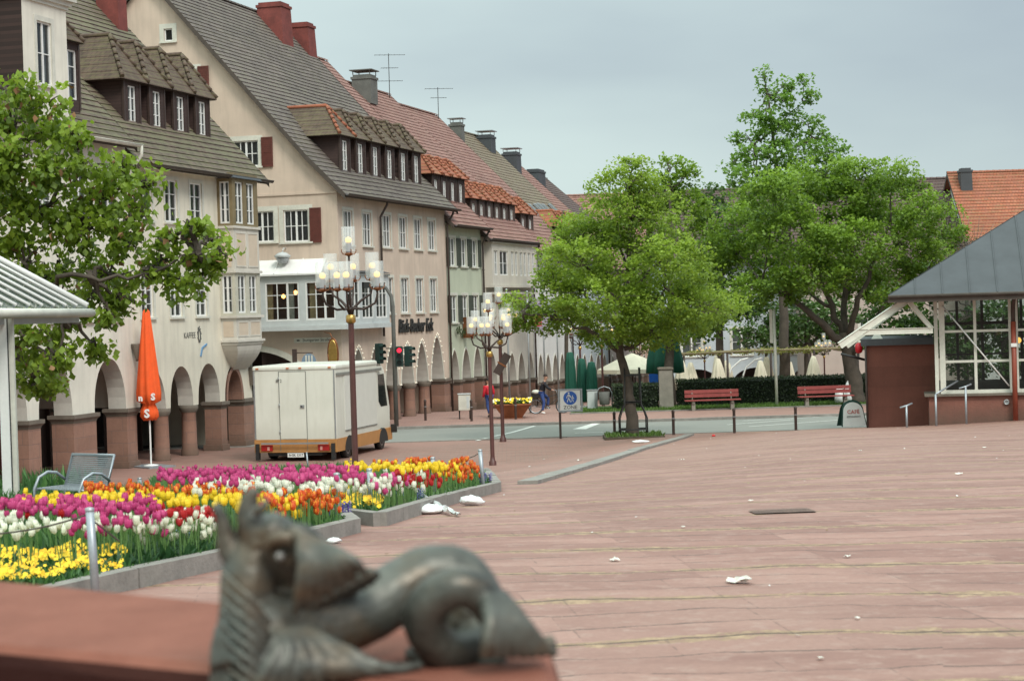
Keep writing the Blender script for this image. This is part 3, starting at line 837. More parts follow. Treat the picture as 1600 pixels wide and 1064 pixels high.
# cross gable tower
tw = MB(); Tt = lambda u, d, z: (u, -.04+d, z)
wall(tw, Tt, -2.95, -.22, 10.2, 14.95, [(-2.1, -1.2, 12.25, 14.2)])
for xx in (-2.95, -.22): tw.face([(xx, -.04, 10.3), (xx, 6, 10.3), (xx, 6, 15), (xx, -.04, 15)], 1)
for k, (o_, z_) in enumerate(((.06, 14.75), (.14, 14.86), (.26, 15.0), (.3, 15.2))): tw.box(-2.95-o_, -.22+o_, -.04-o_, 5.5, z_, z_+.14, 2)
tower = tw.build('cross_gable', [M['pl_cream'], M['shingle'], M['offwhite']], h)
rr = MB(); a_ = [(-3.35, -.45, 15.34), (.18, -.45, 15.34), (.18, 6, 15.34), (-3.35, 6, 15.34)]
rr.face([a_[0], a_[1], (-1.6, 1.1, 17.4)]); rr.face([a_[0], (-1.6, 1.1, 17.4), (-1.6, 6, 17.4), a_[3]]); rr.face([a_[1], (-1.6, 1.1, 17.4), (-1.6, 6, 17.4), a_[2]]); rr.face(a_)
link('roof', rr.data('roof', [M['t_moss']]), tower)
d_, g_ = win_data(.9, 1.95, 2, 2, 'white', .16, .25, True); link('window', d_, tower, (-1.65, -.04, 12.25)); link('pane', g_, tower, (-1.65, -.04, 12.25))
# single narrow dormer beside the tower
dormer(h, .62, .35, 11.95, 13.95, 15.0, 1.25, 1.5, 4.0, 't_dorm', None, (1.0, 1.6))

# ================= house with the oriel (B1) =================
t0 = 3.72; X = lambda t_: t_-t0
h = house('cream arcade house with a corner oriel, behind the orange parasol', LINE1, t0)
FX = lambda u, d, z: (u-t0, d, z)
mb = MB()
up = [(5.0, 8.33), (7.0, 8.33), (9.07, 8.33)]; lo = [(4.9, 5.0), (7.17, 5.0), (9.26, 5.0)]
hol = [(a-.5, a+.5, b, b+1.5) for a, b in up] + [(a-.46, a+.46, b, b+1.42) for a, b in lo]
wall(mb, FX, t0, 13.6, 3.6, 10.3, hol)
arcade_wall(mb, FX, t0, 13.6, [(5.08, .98, 3.22), (7.36, .93, 3.25), (9.66, .94, 3.27), (11.88, .82, 3.12)], 1.82, 3.6, .6)
TE = lambda u, d, z: (13.6-t0-d, u, z)
gable(mb, TE, -.3, [(0, 10.2), (8.3, 19.4)], [(16.6, 10.2), (8.3, 19.4)], [])
mb.face([FX(t0, 16.6, 0), FX(13.6, 16.6, 0), FX(13.6, 16.6, 10.3), FX(t0, 16.6, 10.3)])
mb.face([FX(t0, .6, 3.6), FX(13.6, .6, 3.6), FX(13.6, 3.6, 3.6), FX(t0, 3.6, 3.6)], 1)
# cornice
mb.box(0, 13.6-t0, -.14, .02, 10.12, 10.3, 0)
mb.build('wall', [M['pl_cream2'], M['soffit']], h)
for a, b in up: window(h, (a-t0, 0, b), 0, 1.0, 1.5, 2, 3)
for a, b in lo: window(h, (a-t0, 0, b), 0, .92, 1.42, 2, 3)
pier(h, 6.06-t0, 6.43-t0, 1.82, .6, True); pier(h, 8.29-t0, 8.72-t0, 1.82, .6, True)
pier(h, 10.6-t0, 11.06-t0, 1.82, .6); pier(h, 12.7-t0, 13.6-t0, 1.82, .6)
# red stone ring of the last arch
mb = MB()
arcade_wall(mb, lambda u, d, z: (u-t0, -.03+d, z), 11.03, 12.73, [(11.88, .68, 2.98)], 1.83, 2.2, .5)
mb = MB(); N = 18
for i in range(N):
    def rp(k, r1): th = PI*k/N; return (11.88-t0-math.cos(th)*r1, math.sin(th))
    for (ra, za, rb, zb) in ((.66, 1.14, .82, 1.32),):
        a0, s0 = rp(i, ra); a1, s1 = rp(i+1, ra); b0, q0 = rp(i, rb); b1, q1 = rp(i+1, rb)
        mb.face([(a0, -.05, 1.8+s0*za), (a1, -.05, 1.8+s1*za), (b1, -.05, 1.8+q1*zb), (b0, -.05, 1.8+q0*zb)])
        mb.face([(a0, -.05, 1.8+s0*za), (a1, -.05, 1.8+s1*za), (a1, .62, 1.8+s1*za), (a0, .62, 1.8+s0*za)])
mb.build('arch_ring', M['red_stone'], h)
mb = MB(); mb.face([FX(t0, 3.6, -.2), FX(13.6, 3.6, -.2), FX(13.6, 3.6, 3.6), FX(t0, 3.6, 3.6)])
for k in range(4):
    x0 = .5+k*2.3; mb.box(x0, x0+1.6, 3.5, 3.57, .1, 2.5, 1); mb.box(x0-.08, x0, 3.46, 3.6, 0, 2.6, 2)
mb.build('shopfront', [M['shop'], M['glass_d'], M['dark_wood']], h)
roof(h, -.1, 14.75-t0, [(-.5, 10.15), (8.3, 19.75)], M['t_moss'])
gutter(h, -.1, 14.8-t0, -.6, 10.2, 'pipe')
for t_ in (6.25, 8.2, 10.15, 12.05):
    dormer(h, t_-t0, 1.0, 11.72, 13.3, 14.95, 1.2, 2.0, 4.4, 't_dorm', None, (.62, 1.28))
chimney(h, 13.9-t0, 5.6, 15.0, 18.3, .8, 1.0, 'copper_red', .92)
# faint wall emblem and lettering
tm = text_mesh('KAFFEE', .3, M['chim'], 0, .002)
o = link('lettering', tm, h, (8.15-t0, -.012, 4.32)); o.rotation_euler = (PI/2, 0, 0)
mb = MB()
for k in range(9):
    a = k*.7; mb.tube([(8.95-t0+.16*math.cos(a), -.014, 4.35+.3*math.sin(a)), (8.95-t0+.1*math.cos(a+1.5), -.014, 4.3+.25*math.sin(a+1.5))], .022, 4)
mb.tube([(9.0-t0, -.015, 3.55), (9.15-t0, -.015, 3.85), (9.55-t0, -.015, 3.98)], .04, 4, 1)
mb.build('emblem', [M['chim'], plain('blue_paint', (.12, .25, .42, 1), .7)], h)
# oriel
x0, x1, yo = 10.9-t0, 13.25-t0, -.62
mb = MB(); Tf = lambda u, d, z: (u, yo+d, z); Ts = lambda u, d, z: (x0+d, u, z); Te = lambda u, d, z: (x1-d, u, z)
fh = [(x0+.28, x0+1.0, 5.08, 6.5), (x0+1.32, x0+2.04, 5.08, 6.5), (x0+.28, x0+1.0, 8.42, 9.98), (x0+1.32, x0+2.04, 8.42, 9.98)]
sh = [(yo+.13, yo+.53, 5.08, 6.5), (yo+.13, yo+.53, 8.42, 9.98)]
wall(mb, Tf, x0, x1, 8.3, 10.3, fh[2:], .1, 1); wall(mb, Ts, yo, 0, 8.3, 10.3, sh[1:], .1, 1); wall(mb, Te, yo, 0, 8.3, 10.3, [], .1, 1)
wall(mb, Tf, x0, x1, 6.6, 8.3, [], .1, 0); wall(mb, Ts, yo, 0, 6.6, 8.3, [], .1, 0); wall(mb, Te, yo, 0, 4.0, 8.3, [], .1, 0)
wall(mb, Tf, x0, x1, 4.98, 6.6, fh[:2], .1, 3); wall(mb, Ts, yo, 0, 4.98, 6.6, sh[:1], .1, 3)
wall(mb, Tf, x0, x1, 3.95, 4.98, [], .1, 0); wall(mb, Ts, yo, 0, 3.95, 4.98, [], .1, 0)
for z_, k in ((8.24, .07), (6.58, .08), (4.9, .09), (4.0, .1), (3.9, .04)): mb.box(x0-k, x1+k, yo-k, 0, z_, z_+.09, 0)
for (ua, ub) in ((x0+.15, x0+1.1), (x0+1.25, x0+2.2)):
    for za, zb in ((4.2, 4.78), (6.8, 8.1)):
        for q in ((ua, ua+.05, za, zb), (ub-.05, ub, za, zb), (ua+.05, ub-.05, za, za+.05), (ua+.05, ub-.05, zb-.05, zb)): mb.box(q[0], q[1], yo-.025, yo+.01, q[2], q[3], 0)
        mb.box(ua+.05, ub-.05, yo-.008, yo+.01, za+.05, zb-.05, 2)
for za, zb in ((4.2, 4.78), (6.8, 8.1)): mb.box(x0-.012, x0+.01, yo+.12, -.1, za, zb, 2)
# corbel
n = 8
for i in range(n):
    a, b = i/n, (i+1)/n; f_ = lambda s_: (yo*(1-s_**2.0)-.0, 3.92-s_*1.0)
    (ya, za), (yb, zb) = f_(a), f_(b); xa = x0+.9*a**1.4; xb = x0+.9*b**1.4; ea = x1-.2*a; eb = x1-.2*b
    mb.face([(xa, ya, za), (ea, ya, za), (eb, yb, zb), (xb, yb, zb)], 0, True); mb.face([(xa, ya, za), (xa, .0, za), (xb, 0, zb), (xb, yb, zb)], 0, True); mb.face([(ea, ya, za), (ea, 0, za), (eb, 0, zb), (eb, yb, zb)], 0)
orl = mb.build('oriel', [M['pl_pale'], M['olive'], plain('oriel_panel', (.56, .46, .36, 1), .8, .1), plain('oriel_frame', (.47, .45, .37, 1), .7, .15)], h)
for a, b, c, d in fh:
    d_, g_ = win_data(.72, d-c, 2, 3, 'white', 0, .2, False); link('window', d_, orl, ((a+b)/2, yo, c)); link('pane', g_, orl, ((a+b)/2, yo, c))
for a, b, c, d in sh:
    d_, g_ = win_data(.4, d-c, 2, 3, 'white', 0, 0, False); link('window', d_, orl, (x0, (a+b)/2, c), -PI/2); link('pane', g_, orl, (x0, (a+b)/2, c), -PI/2)
mb = MB(); mb.rings([[(x0-.15, yo-.15, 10.1), (x1+.15, yo-.15, 10.1), (x1+.15, .2, 10.1), (x0-.15, .2, 10.1)], [(x0-.1, yo-.1, 10.18), (x1+.1, yo-.1, 10.18), (x1, .2, 10.45), (x0, .2, 10.45)]], 0, False)
link('roof', mb.data('roof', [M['dzinc']]), orl)
downpipe(h, 13.5-t0, .1, 3.0, 10.15, 'offwhite', .5)
mb = MB(); mb.box(13.3-t0, 13.75-t0, -.25, .1, 2.9, 3.0, 0); mb.rings([[(13.52-t0+r_*sx, -.1+r_*sy, z_) for sx, sy in ((-1, -1), (1, -1), (1, 1), (-1, 1))] for r_, z_ in ((.16, 2.3), (.24, 2.9))], 0, False)
mb.build('corbel_stone', M['cap_stone'], h)

# ================= big gabled house (B2) =================
h = house('tall pinkish beige gabled corner house with a wraparound bay window', LINE2, 0)
mb = MB()
G = lambda u, d, z: (d, u, z)               # near gable wall
gw = [(4.6, 3.46, 11.25, 12.35), (3.95, 2.86, 8.05, 9.35), (2.42, 1.31, 8.0, 9.35), (5.5, 4.45, 8.05, 9.35), (7.62, 7.22, 16.75, 17.3), (6.7, 6.15, 14.5, 15.5)]
gw = [(min(a, b), max(a, b), c, d) for a, b, c, d in gw]
prL = [(0, 10.05), (1.2, 11.6), (8.3, 19.6)]; prR = [(16.6, 10.05), (15.4, 11.6), (8.3, 19.6)]
gable(mb, G, 6.5, prL, prR, gw, .14)
arcade_wall(mb, G, 0, 16.6, [(4.25, 2.75, 3.5)], 1.65, 4.45, .7)
wall(mb, G, 0, 16.6, 4.45, 6.5, [(.03, 7.85, 4.5, 6.45)], .1)
F0 = lambda u, d, z: (u, d, z)
upw = [1.2, 3.55, 6.1, 8.35, 10.5, 12.6]; low = [6.2, 8.35, 10.5, 12.6]
hol = [(a-.55, a+.55, 7.85, 9.3) for a in upw] + [(a-.55, a+.55, 4.9, 6.5) for a in low if a > 5.4]+[(.03, 4.9, 4.5, 6.45)]
wall(mb, F0, 0, 14.8, 4.2, 10.05, hol, .14)
arcade_wall(mb, F0, 0, 14.8, [(1.9, .86, 3.42), (4.05, .86, 3.42), (6.2, .86, 3.42), (8.35, .86, 3.42), (10.5, .86, 3.5), (12.85, .95, 3.72)], 1.65, 4.2, .6, True, 0, 1, 2)
TE = lambda u, d, z: (14.8-d, u, z)
gable(mb, TE, 0, prL, prR, [])
mb.face([(0, 16.6, 0), (14.8, 16.6, 0), (14.8, 16.6, 10.1), (0, 16.6, 10.1)])
mb.face([(.7, .6, 3.9), (14.8, .6, 3.9), (14.8, 3.6, 3.9), (.7, 3.6, 3.9)], 1)
mb.box(-.05, .0, 0, 16.6, 9.97, 10.06, 0)
mb.build('wall', [M['pl_rose'], M['soffit'], M['offwhite']], h)
mb = MB(); mb.face([(.0, 3.6, -.2), (14.8, 3.6, -.2), (14.8, 3.6, 3.9), (.0, 3.6, 3.9)])
mb.face([(3.5, 3.6, -.2), (3.5, 16, -.2), (3.5, 16, 6), (3.5, 3.6, 6)])
mb.face([(.7, .6, 4.4), (.7, 16, 4.4), (3.5, 16, 4.4), (3.5, .6, 4.4)])
for k in range(6): x0 = .9+k*2.3; mb.box(x0, x0+1.6, 3.5, 3.57, .1, 2.5, 1)
mb.build('shopfront', [M['shop'], M['glass_d']], h)
for a in upw: window(h, (a, 0, 7.85), 0, 1.1, 1.45, 3, 2, curtain=.42)
for a in low: window(h, (a, 0, 4.9), 0, 1.1, 1.6, 3, 2, curtain=.45)
for a, b, c, d in gw[:4]: window(h, (0, (a+b)/2, c), -PI/2, b-a, d-c, 4, 2, curtain=.1, surround=.2)
for a, b, c, d in gw[4:]: window(h, (0, (a+b)/2, c), -PI/2, b-a, d-c, 1, 1, curtain=0, surround=.2, gl='glass_d')
def shutter(parent, loc, rz, w_, h_, mat):
    m_ = MB(); m_.box(-w_/2, w_/2, -.06, -.02, 0, h_); f_ = .05
    m_.box(-w_/2, -w_/2+f_, -.08, -.06, 0, h_); m_.box(w_/2-f_, w_/2, -.08, -.06, 0, h_)
    for z_ in (0, h_/2-f_/2, h_-f_): m_.box(-w_/2+f_, w_/2-f_, -.079, -.06, z_, z_+f_)
    n_ = int(h_/.09)
    for k in range(n_): m_.box(-w_/2+f_, w_/2-f_, -.07, -.061, .04+k*.09, .04+k*.09+.045)
    key = (w_, h_, mat)
    if key not in _win: _win[key] = m_.data('shutter', M[mat])
    return link('shutter', _win[key], parent, loc, rz)
for s_, z_, w_, hh in ((3.05, 11.2, .5, 1.25), (.98, 7.95, .5, 1.45), (5.85, 14.45, .5, 1.15), (5.0, 11.2, .5, 1.25)): shutter(h, (0, s_, z_), -PI/2, w_, hh, 'shutter')
mb = MB(); mb.lathe([(.02, -.05), (.3, .0), (.36, .08), (.2, .2), (.02, .25)], 12, (-.4, 2.35, 7.35)); mb.lathe([(.3, -.02), (.16, -.22), (.02, -.24)], 12, (-.4, 2.35, 7.35), 1); mb.tube([(-.4, 2.35, 7.6), (-.3, 2.35, 7.75), (0, 2.35, 7.75)], .02, 6)
mb.build('wall_lamp', [M['greyframe'], M['zinc']], h)
# piers
for a, b in ((0, 1.04), (13.8, 14.8)): pier(h, a, b, 1.65, .6)
for a, b in ((2.76, 3.19), (4.91, 5.34), (7.06, 7.49), (9.21, 9.64), (11.36, 11.9)): pier(h, a, b, 1.65, .6, True)
mb = MB(); mb.box(0, .7, 7.0, 16.6, -.2, 1.65); mb.box(0, .7, .65, 1.5, -.2, 1.65); mb.build('base_wall', M['red_stone'], h)
mb = MB(); N = 24
for i in range(N):
    q = lambda k, r_, zz: (-.03, 4.25-math.cos(PI*k/N)*r_, 1.65+math.sin(PI*k/N)**.9*zz)
    mb.face([q(i, 2.75, 1.85), q(i+1, 2.75, 1.85), q(i+1, 3.02, 2.1), q(i, 3.02, 2.1)])
mb.build('arch_ring', M['offwhite'], h)
# bay window wrapping the corner
bx = -.55; by = -.4
mb = MB()
Ga = lambda u, d, z: (bx+d, u, z); Fa = lambda u, d, z: (u, by+d, z)
gh = [(-.02, 1.32, 4.72, 6.32), (1.62, 3.12, 4.72, 6.32), (3.42, 4.2, 4.72, 6.32), (4.5, 5.9, 4.72, 6.32), (6.2, 7.6, 4.72, 6.32)]
gh[0] = (.02, 1.32, 4.72, 6.32)
wall(mb, Ga, by, 7.9, 4.5, 6.55, gh, .1, 0)
fhs = [(-.2, 1.2, 4.72, 6.32), (1.55, 2.95, 4.72, 6.32), (3.3, 4.7, 4.72, 6.32)]
wall(mb, Fa, bx, 5.0, 4.5, 6.55, fhs, .1, 0)
mb.face([(5.0, by, 4.4), (5.0, 0, 4.4), (5.0, 0, 6.55), (5.0, by, 6.55)])
mb.box(bx-.1, .0, by-.1, 8.0, 4.3, 4.5, 0); mb.box(.0, 5.1, by-.1, .0, 4.3, 4.5, 0)
mb.box(bx-.06, .0, by-.06, 7.96, 6.55, 6.63, 0); mb.box(.0, 5.06, by-.06, .0, 6.55, 6.63, 0)
bay = mb.build('bay_window', [M['greyframe']], h)
for a, b, c, d in gh:
    d_, g_ = win_data(round(b-a, 2), d-c, 3, 3, 'white', 0, .0, False, 'glass_c', reveal=.06); link('window', d_, bay, (bx, (a+b)/2, c), -PI/2); link('pane', g_, bay, (bx, (a+b)/2, c), -PI/2)
for a, b, c, d in fhs:
    d_, g_ = win_data(round(b-a, 2), d-c, 3, 3, 'white', 0, .3, False, 'glass', reveal=.06); link('window', d_, bay, ((a+b)/2, by, c)); link('pane', g_, bay, ((a+b)/2, by, c))
mb = MB()
for k in range(7):
    ya = .55+k*1.06; mb.face([(bx-.15, ya, 6.66), (bx-.15, ya+1.03, 6.66), (.0, ya+1.03, 7.28), (.0, ya, 7.28)]); mb.tube([(bx-.15, ya+1.045, 6.68), (.0, ya+1.045, 7.3)], .025, 5)
mb.box(bx-.18, bx-.12, .5, 8.0, 6.6, 6.67)
mb.face([(bx-.15, .5, 6.64), (0, .5, 6.64), (0, .5, 7.28)])
mb.face([(bx-.15, by-.15, 6.65), (5.1, by-.15, 6.65), (5.1, 0, 6.8), (bx-.15, 0.5, 6.8)], 1)
link('roof', mb.data('roof', [M['white'], M['dzinc']]), bay)
# warm interior behind the bay
mb = MB(); mb.face([(3.2, .3, 4.5), (3.2, 9, 4.5), (3.2, 9, 6.5), (3.2, .3, 6.5)]); mb.face([(-.5, -.35, 6.5), (5, -.35, 6.5), (5, 9, 6.5), (-.5, 9, 6.5)])
mb.face([(-.5, -.35, 4.46), (5, -.35, 4.46), (5, 9, 4.46), (-.5, 9, 4.46)])
for k in range(8): ya = 1.0+k*.95; mb.box(-.3, -.26, ya, ya+.24, 4.55, 6.4, 1+(k % 2))
link('curtain', mb.data('curtain', [plain('brown_room_wall', (.26, .11, .05, 1), .8, .3), plain('ochre_curtain', (.42, .30, .16, 1), .9, .3, 8), plain('grey_curtain', (.35, .34, .30, 1), .9, .3, 8)]), bay)
mb = MB()
for ya, zz in ((2.15, 5.9), (2.7, 5.75), (1.9, 5.6)): mb.ball((.4, ya, zz), .09, 8)
link('room_lamp', mb.data('room_lamp', [emis('warm_lamp', (1, .42, .10, 1), 9)]), bay)
roof(h, -.35, 15.4, [(-.5, 9.85), (1.2, 11.55), (8.3, 19.7)], M['t_grey'], course=.27)
gutter(h, -.4, 15.4, -.6, 9.9)
downpipe(h, 5.0, 0, 3.9, 9.9); downpipe(h, 14.75, 0, 0, 9.9)
for t_ in (3.0, 4.95, 6.9, 8.85, 10.8, 12.75):
    dormer(h, t_, .7, 11.0, 12.62, 13.95, 1.15, 2.0, 3.4, 't_dorm', None, (.66, 1.3), cap='t_orange' if t_ == 3.0 else None)
chimney(h, 12.0, 7.5, 17.6, 20.1, 1.35, 1.4, 'copper_red', .9)
chimney(h, 14.8, 7.2, 17.0, 19.5, 1.1, 1.2, 'copper_red', .86)
tm = text_mesh('Bäck-Becher Eck', .86, M['black'], .18, .03, .018)
for v in tm.vertices: v.co.x *= .86
o = link('lettering', tm, h, (9.7, -.05, 4.28)); o.rotation_euler = (PI/2, 0, 0)
# strings of bulbs round the arches
mb = MB()
for c, hw, ap in [(1.9, .86, 3.42), (4.05, .86, 3.42), (6.2, .86, 3.42), (8.35, .86, 3.42), (10.5, .86, 3.5), (12.85, .95, 3.72)]:
    for k in range(15):
        x_ = -1+2*k/14; mb.ball((c+(hw+.14)*x_, -.06, 1.65+(ap+.16-1.65)*(1-abs(x_)**1.55)**.62), .035, 5, 0, 1, 3)
o = mb.build('light_string', emis('small_bulb', (.9, .85, .7, 1), .3), h)
# street sign and gold guild sign
mb = MB(); mb.box(-.05, -.02, .38, 2.1, 3.78, 3.98, 0)
sgn = mb.build('street_sign', M['offwhite'], h)
o = link('lettering', text_mesh('Stuttgarter Straße', .17, M['black'], 0, .002), sgn, (-.056, 1.1, 3.885)); o.rotation_euler = (PI/2, 0, -PI/2)
mb = MB(); mb.box(-.06, -.05, 1.85, 1.98, 3.85, 3.91); link('arrow', mb.data('arrow', [M['black']]), sgn)
# hanging golden sign
g = thing('hanging_sign', 'golden oval guild sign hanging at the corner of the pink house', 'sign', LINE2+Vector((-.30, -.75, 3.3)), ANG)
mb = MB()
mb.rings([[(.05*math.cos(a)*1.0, .19*k_*math.cos(a), .58*k_*math.sin(a)) if False else (dx, .2*k_*math.cos(a), .6*k_*math.sin(a)) for a in [2*PI*j/18 for j in range(18)]] for dx, k_ in ((-.05, .9), (-.02, 1), (.02, 1), (.05, .9))], 0, True)
mb.build('shield', M['brass'], g)
mb = MB(); mb.tube([(0, .2*math.cos(2*PI*j/18)*1.1, .64*math.sin(2*PI*j/18)) for j in range(19)], .035, 6); mb.tube([(0, 0, .62), (0, .1, .85), (.25, .45, .9)], .02, 6)
mb.build('rim', M['bronze'], g)
# round sign on a short arm
g = thing('round_sign', 'round blue and white striped sign on a short arm beside the archway', 'sign', LINE2+Vector((-1.85, -1.1, 0)), 0)
mb = MB(); mb.box(-.09, .09, -.09, .09, 0, 3.55); mb.tube([(0, 0, 3.4), (.75, 0, 3.38)], .02, 6); mb.build('post', M['dark_wood'], g)
mb = MB(); mb.rings([[(.58+.3*math.cos(2*PI*j/20), dy, 3.0+.36*math.sin(2*PI*j/20)) for j in range(20)] for dy in (-.03, .03)], 0, False)
o = mb.build('disc', plain('blue_grey_enamel', (.17, .24, .32, 1), .4), g)
mb = MB()
for dx in (-.14, -.02, .1): mb.box(.58+dx, .58+dx+.06, -.036, -.03, 2.72, 3.28)
mb.build('stripe', M['offwhite'], g)

# ================= terrace further along =================
def row_house(label, t0, t1, eave, ridge, wallm, roofm, arcs, zs, wins, dorm=None, piercaps=True, shut=False, dw=(.55, .95), dm='t_orange', clad='shingle'):
    h = house(label, LINE2, t0); L = t1-t0
    mb = MB(); FX = lambda u, d, z: (u-t0, d, z)
    top = max(a[2] for a in arcs)+.35
    hol = [(c-w_/2, c+w_/2, z_, z_+hh) for c, z_, w_, hh in wins]
    wall(mb, FX, t0, t1, top, eave, hol, .14)
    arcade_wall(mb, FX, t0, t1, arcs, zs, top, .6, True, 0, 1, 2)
    for xe, sg in ((0, 1), (L, -1)):
        TT = (lambda u, d, z, xe=xe, sg=sg: (xe+sg*d, u, z))
        gable(mb, TT, -2, [(0, eave), (8.3, ridge-.1)], [(16.6, eave), (8.3, ridge-.1)], [])
    mb.face([FX(t0, 16.6, -2), FX(t1, 16.6, -2), FX(t1, 16.6, eave), FX(t0, 16.6, eave)])
    mb.face([FX(t0, .6, top), FX(t1, .6, top), FX(t1, 3.6, top), FX(t0, 3.6, top)], 1)
    mb.build('wall', [M[wallm], M['soffit'], M['offwhite']], h)
    mb = MB(); mb.face([FX(t0, 3.6, -2), FX(t1, 3.6, -2), FX(t1, 3.6, top), FX(t0, 3.6, top)])
    for c, hw, ap in arcs: mb.box(c-t0-.6, c-t0+.6, 3.5, 3.57, -1.3, ap-.9, 1)
    mb.build('shopfront', [M['shop'], M['glass_d']], h)
    for c, z_, w_, hh in wins:
        window(h, (c-t0, 0, z_), 0, w_, hh, 2, 2, curtain=.42)
        if shut:
            for s_ in (-1, 1): shutter(h, (c-t0+s_*(w_/2+.14+.21), 0, z_), 0, .4, hh, 'shutter_g')
    ed = [t0]+[v for c, hw, ap in arcs for v in (c-hw, c+hw)]+[t1]
    for a, b in zip(ed[::2], ed[1::2]): pier(h, a-t0, b-t0, zs, .6, False, -2)
    roof(h, -.15, L+.1, [(-.5, eave-.15), (8.3, ridge)], M[roofm])
    gutter(h, -.1, L+.1, -.6, eave-.1)
    downpipe(h, L-.1, 0, -1, eave-.1)
    for (t_, zb, hh) in (dorm or []):
        dormer(h, t_-t0, .75, zb-.15, zb+hh+.15, zb+hh+1.15, 1.1, 1.85, 3.4, dm, None, (dw[0], hh-.1), clad)
    return h
h3 = row_house('pale green arcade house with grey shutters and four orange capped dormers', 14.82, 20.9, 9.25, 18.4, 'pl_green', 't_red',
    [(15.65, .72, 3.0), (17.6, .76, 3.02), (19.6, .76, 3.04)], 1.5,
    [(a, z_, .95, hh) for a in (15.85, 17.7, 19.6) for z_, hh in ((7.15, 1.4), (4.35, 1.35))], [(a, 10.3, 1.3) for a in (15.9, 17.3, 18.7, 20.1)], shut=True)

h4 = row_house('beige arcade house with a pale projecting bay and six orange capped dormers', 20.95, 31.0, 8.75, 17.6, 'pl_pale', 't_red',
    [(22.4, .72, 2.62), (24.3, .74, 2.58), (26.2, .74, 2.54), (28.1, .74, 2.5), (30.0, .74, 2.46)], 1.0,
    [(a, 4.1, .95, 1.35) for a in (22.4, 24.3, 26.2, 28.1, 30.0)], [(a, 9.75, .95) for a in (22.3, 23.8, 25.3, 26.8, 28.3, 29.8)], clad='t_dark')
mb = MB(); T4 = lambda u, d, z: (u-20.95, -.4+d, z)
bw = [(21.9, 22.6), (23.0, 24.6), (25.2, 25.8), (26.0, 26.6), (27.0, 27.6), (27.8, 28.4), (28.7, 29.3), (29.6, 30.2)]
wall(mb, T4, 21.5, 30.6, 6.2, 8.5, [(a, b, 6.75, 8.05) for a, b in bw], .1, 0)
for xx in (21.5, 30.6): mb.face([(xx-20.95, -.4, 6.2), (xx-20.95, 0, 6.2), (xx-20.95, 0, 8.5), (xx-20.95, -.4, 8.5)])
mb.box(.5, 9.7, -.5, 0, 6.1, 6.22); mb.box(.5, 9.7, -.46, 0, 5.75, 5.85); mb.box(.5, 9.7, -.48, 0, 8.42, 8.5)
bay = mb.build('bay', [M['pl_pale']], h4)
for i, (a, b) in enumerate(bw):
    d_, g_ = win_data(round(b-a, 2), 1.3, 2, 2, 'white', 0, .45 if i != 1 else 0, False, 'glass'); link('window', d_, bay, ((a+b)/2-20.95, -.4, 6.75)); link('pane', g_, bay, ((a+b)/2-20.95, -.4, 6.75))
chimney(h4, 3.7, 7.5, 16.4, 18.0, 1.1, 1.1, 'chim', 1.0, 'chim'); antenna(h4, 9.3, 8.0, 17.4, 2.5)
h5 = row_house('white arcade house with blind orange dormers behind the flags', 31.05, 39.9, 8.35, 17.2, 'pl_white', 't_red',
    [(32.3, .68, 2.25), (34.0, .7, 2.2), (35.7, .7, 2.16), (37.4, .7, 2.12), (39.0, .6, 2.08)], .62,
    [(a, z_, .95, 1.35) for a in (32.5, 34.7, 36.9, 38.9) for z_ in (3.6, 6.3)], [(a, 9.4, .9) for a in (32.2, 33.8)], clad='t_dark')
antenna(h5, 8.4, 8.0, 17.0, 1.9, 2)
h6 = row_house('bluish white arcade house under a brown mossy roof with skylights', 39.95, 50, 7.95, 16.6, 'pl_blue', 't_brown',
    [(41.3, .75, 1.95), (43.2, .75, 1.9), (45.1, .75, 1.85), (47.0, .75, 1.8), (48.8, .75, 1.75)], .3,
    [(a, z_, .95, 1.3) for a in (41.5, 43.7, 45.9, 48.1) for z_ in (3.3, 5.9)], [(a, 9.0, .9) for a in (42.0, 43.8, 45.6)], clad='t_dark')
for x_, y_ in ((1.0, 2.6), (2.2, 2.6), (4.0, 2.7), (5.2, 2.8), (6.4, 2.8), (8.6, 2.9)):
    zz = 7.8+(y_+.5)*(16.6-7.8)/8.8
    mb = MB(); Ms = Matrix.Translation((x_, y_, zz+.1)) @ Matrix.Rotation(math.atan2(8.8, 8.8), 4, 'X')
    mb.box(-.4, .4, -.7, .7, 0, .08, 0, Ms); mb.box(-.32, .32, -.62, .62, .08, .09, 1, Ms); mb.build('skylight', [M['zinc'], M['glass_d']], h6)
chimney(h6, 2.0, 7.6, 15.6, 16.9, .75, .8, 'chim', .97, 'zinc')
chimney(h6, 8.3, 7.5, 14.6, 16.6, 1.1, 1.0, 'dzinc', .97, 'zinc')
h7 = row_house('rosy arcade house under a dull red roof near the far end of the terrace', 50.05, 58, 7.5, 15.6, 'pl_rose2', 't_red',
    [(51.3, .7, 1.6), (53.1, .7, 1.55), (54.9, .7, 1.5), (56.7, .7, 1.45)], .0,
    [(a, z_, .9, 1.3) for a in (51.5, 53.7, 55.9) for z_ in (3.0, 5.5)])
chimney(h7, 4.4, 7.5, 13.8, 15.9, 1.2, 1.1, 'dzinc', .95, 'zinc')
h8 = row_house('salmon coloured house closing the far end of the arcade terrace', 58.05, 67, 7.2, 14.8, 'pl_salmon', 't_dark',
    [(59.6, .8, 1.4), (61.7, .8, 1.35), (63.8, .8, 1.3), (65.8, .7, 1.3)], -.1,
    [(a, z_, 1.0, 1.4) for a in (59.6, 61.7, 63.8, 65.8) for z_ in (2.9, 5.4)])
chimney(h8, 3.2, 7.6, 13.4, 15.1, 2.0, 1.0, 'dzinc', .97)
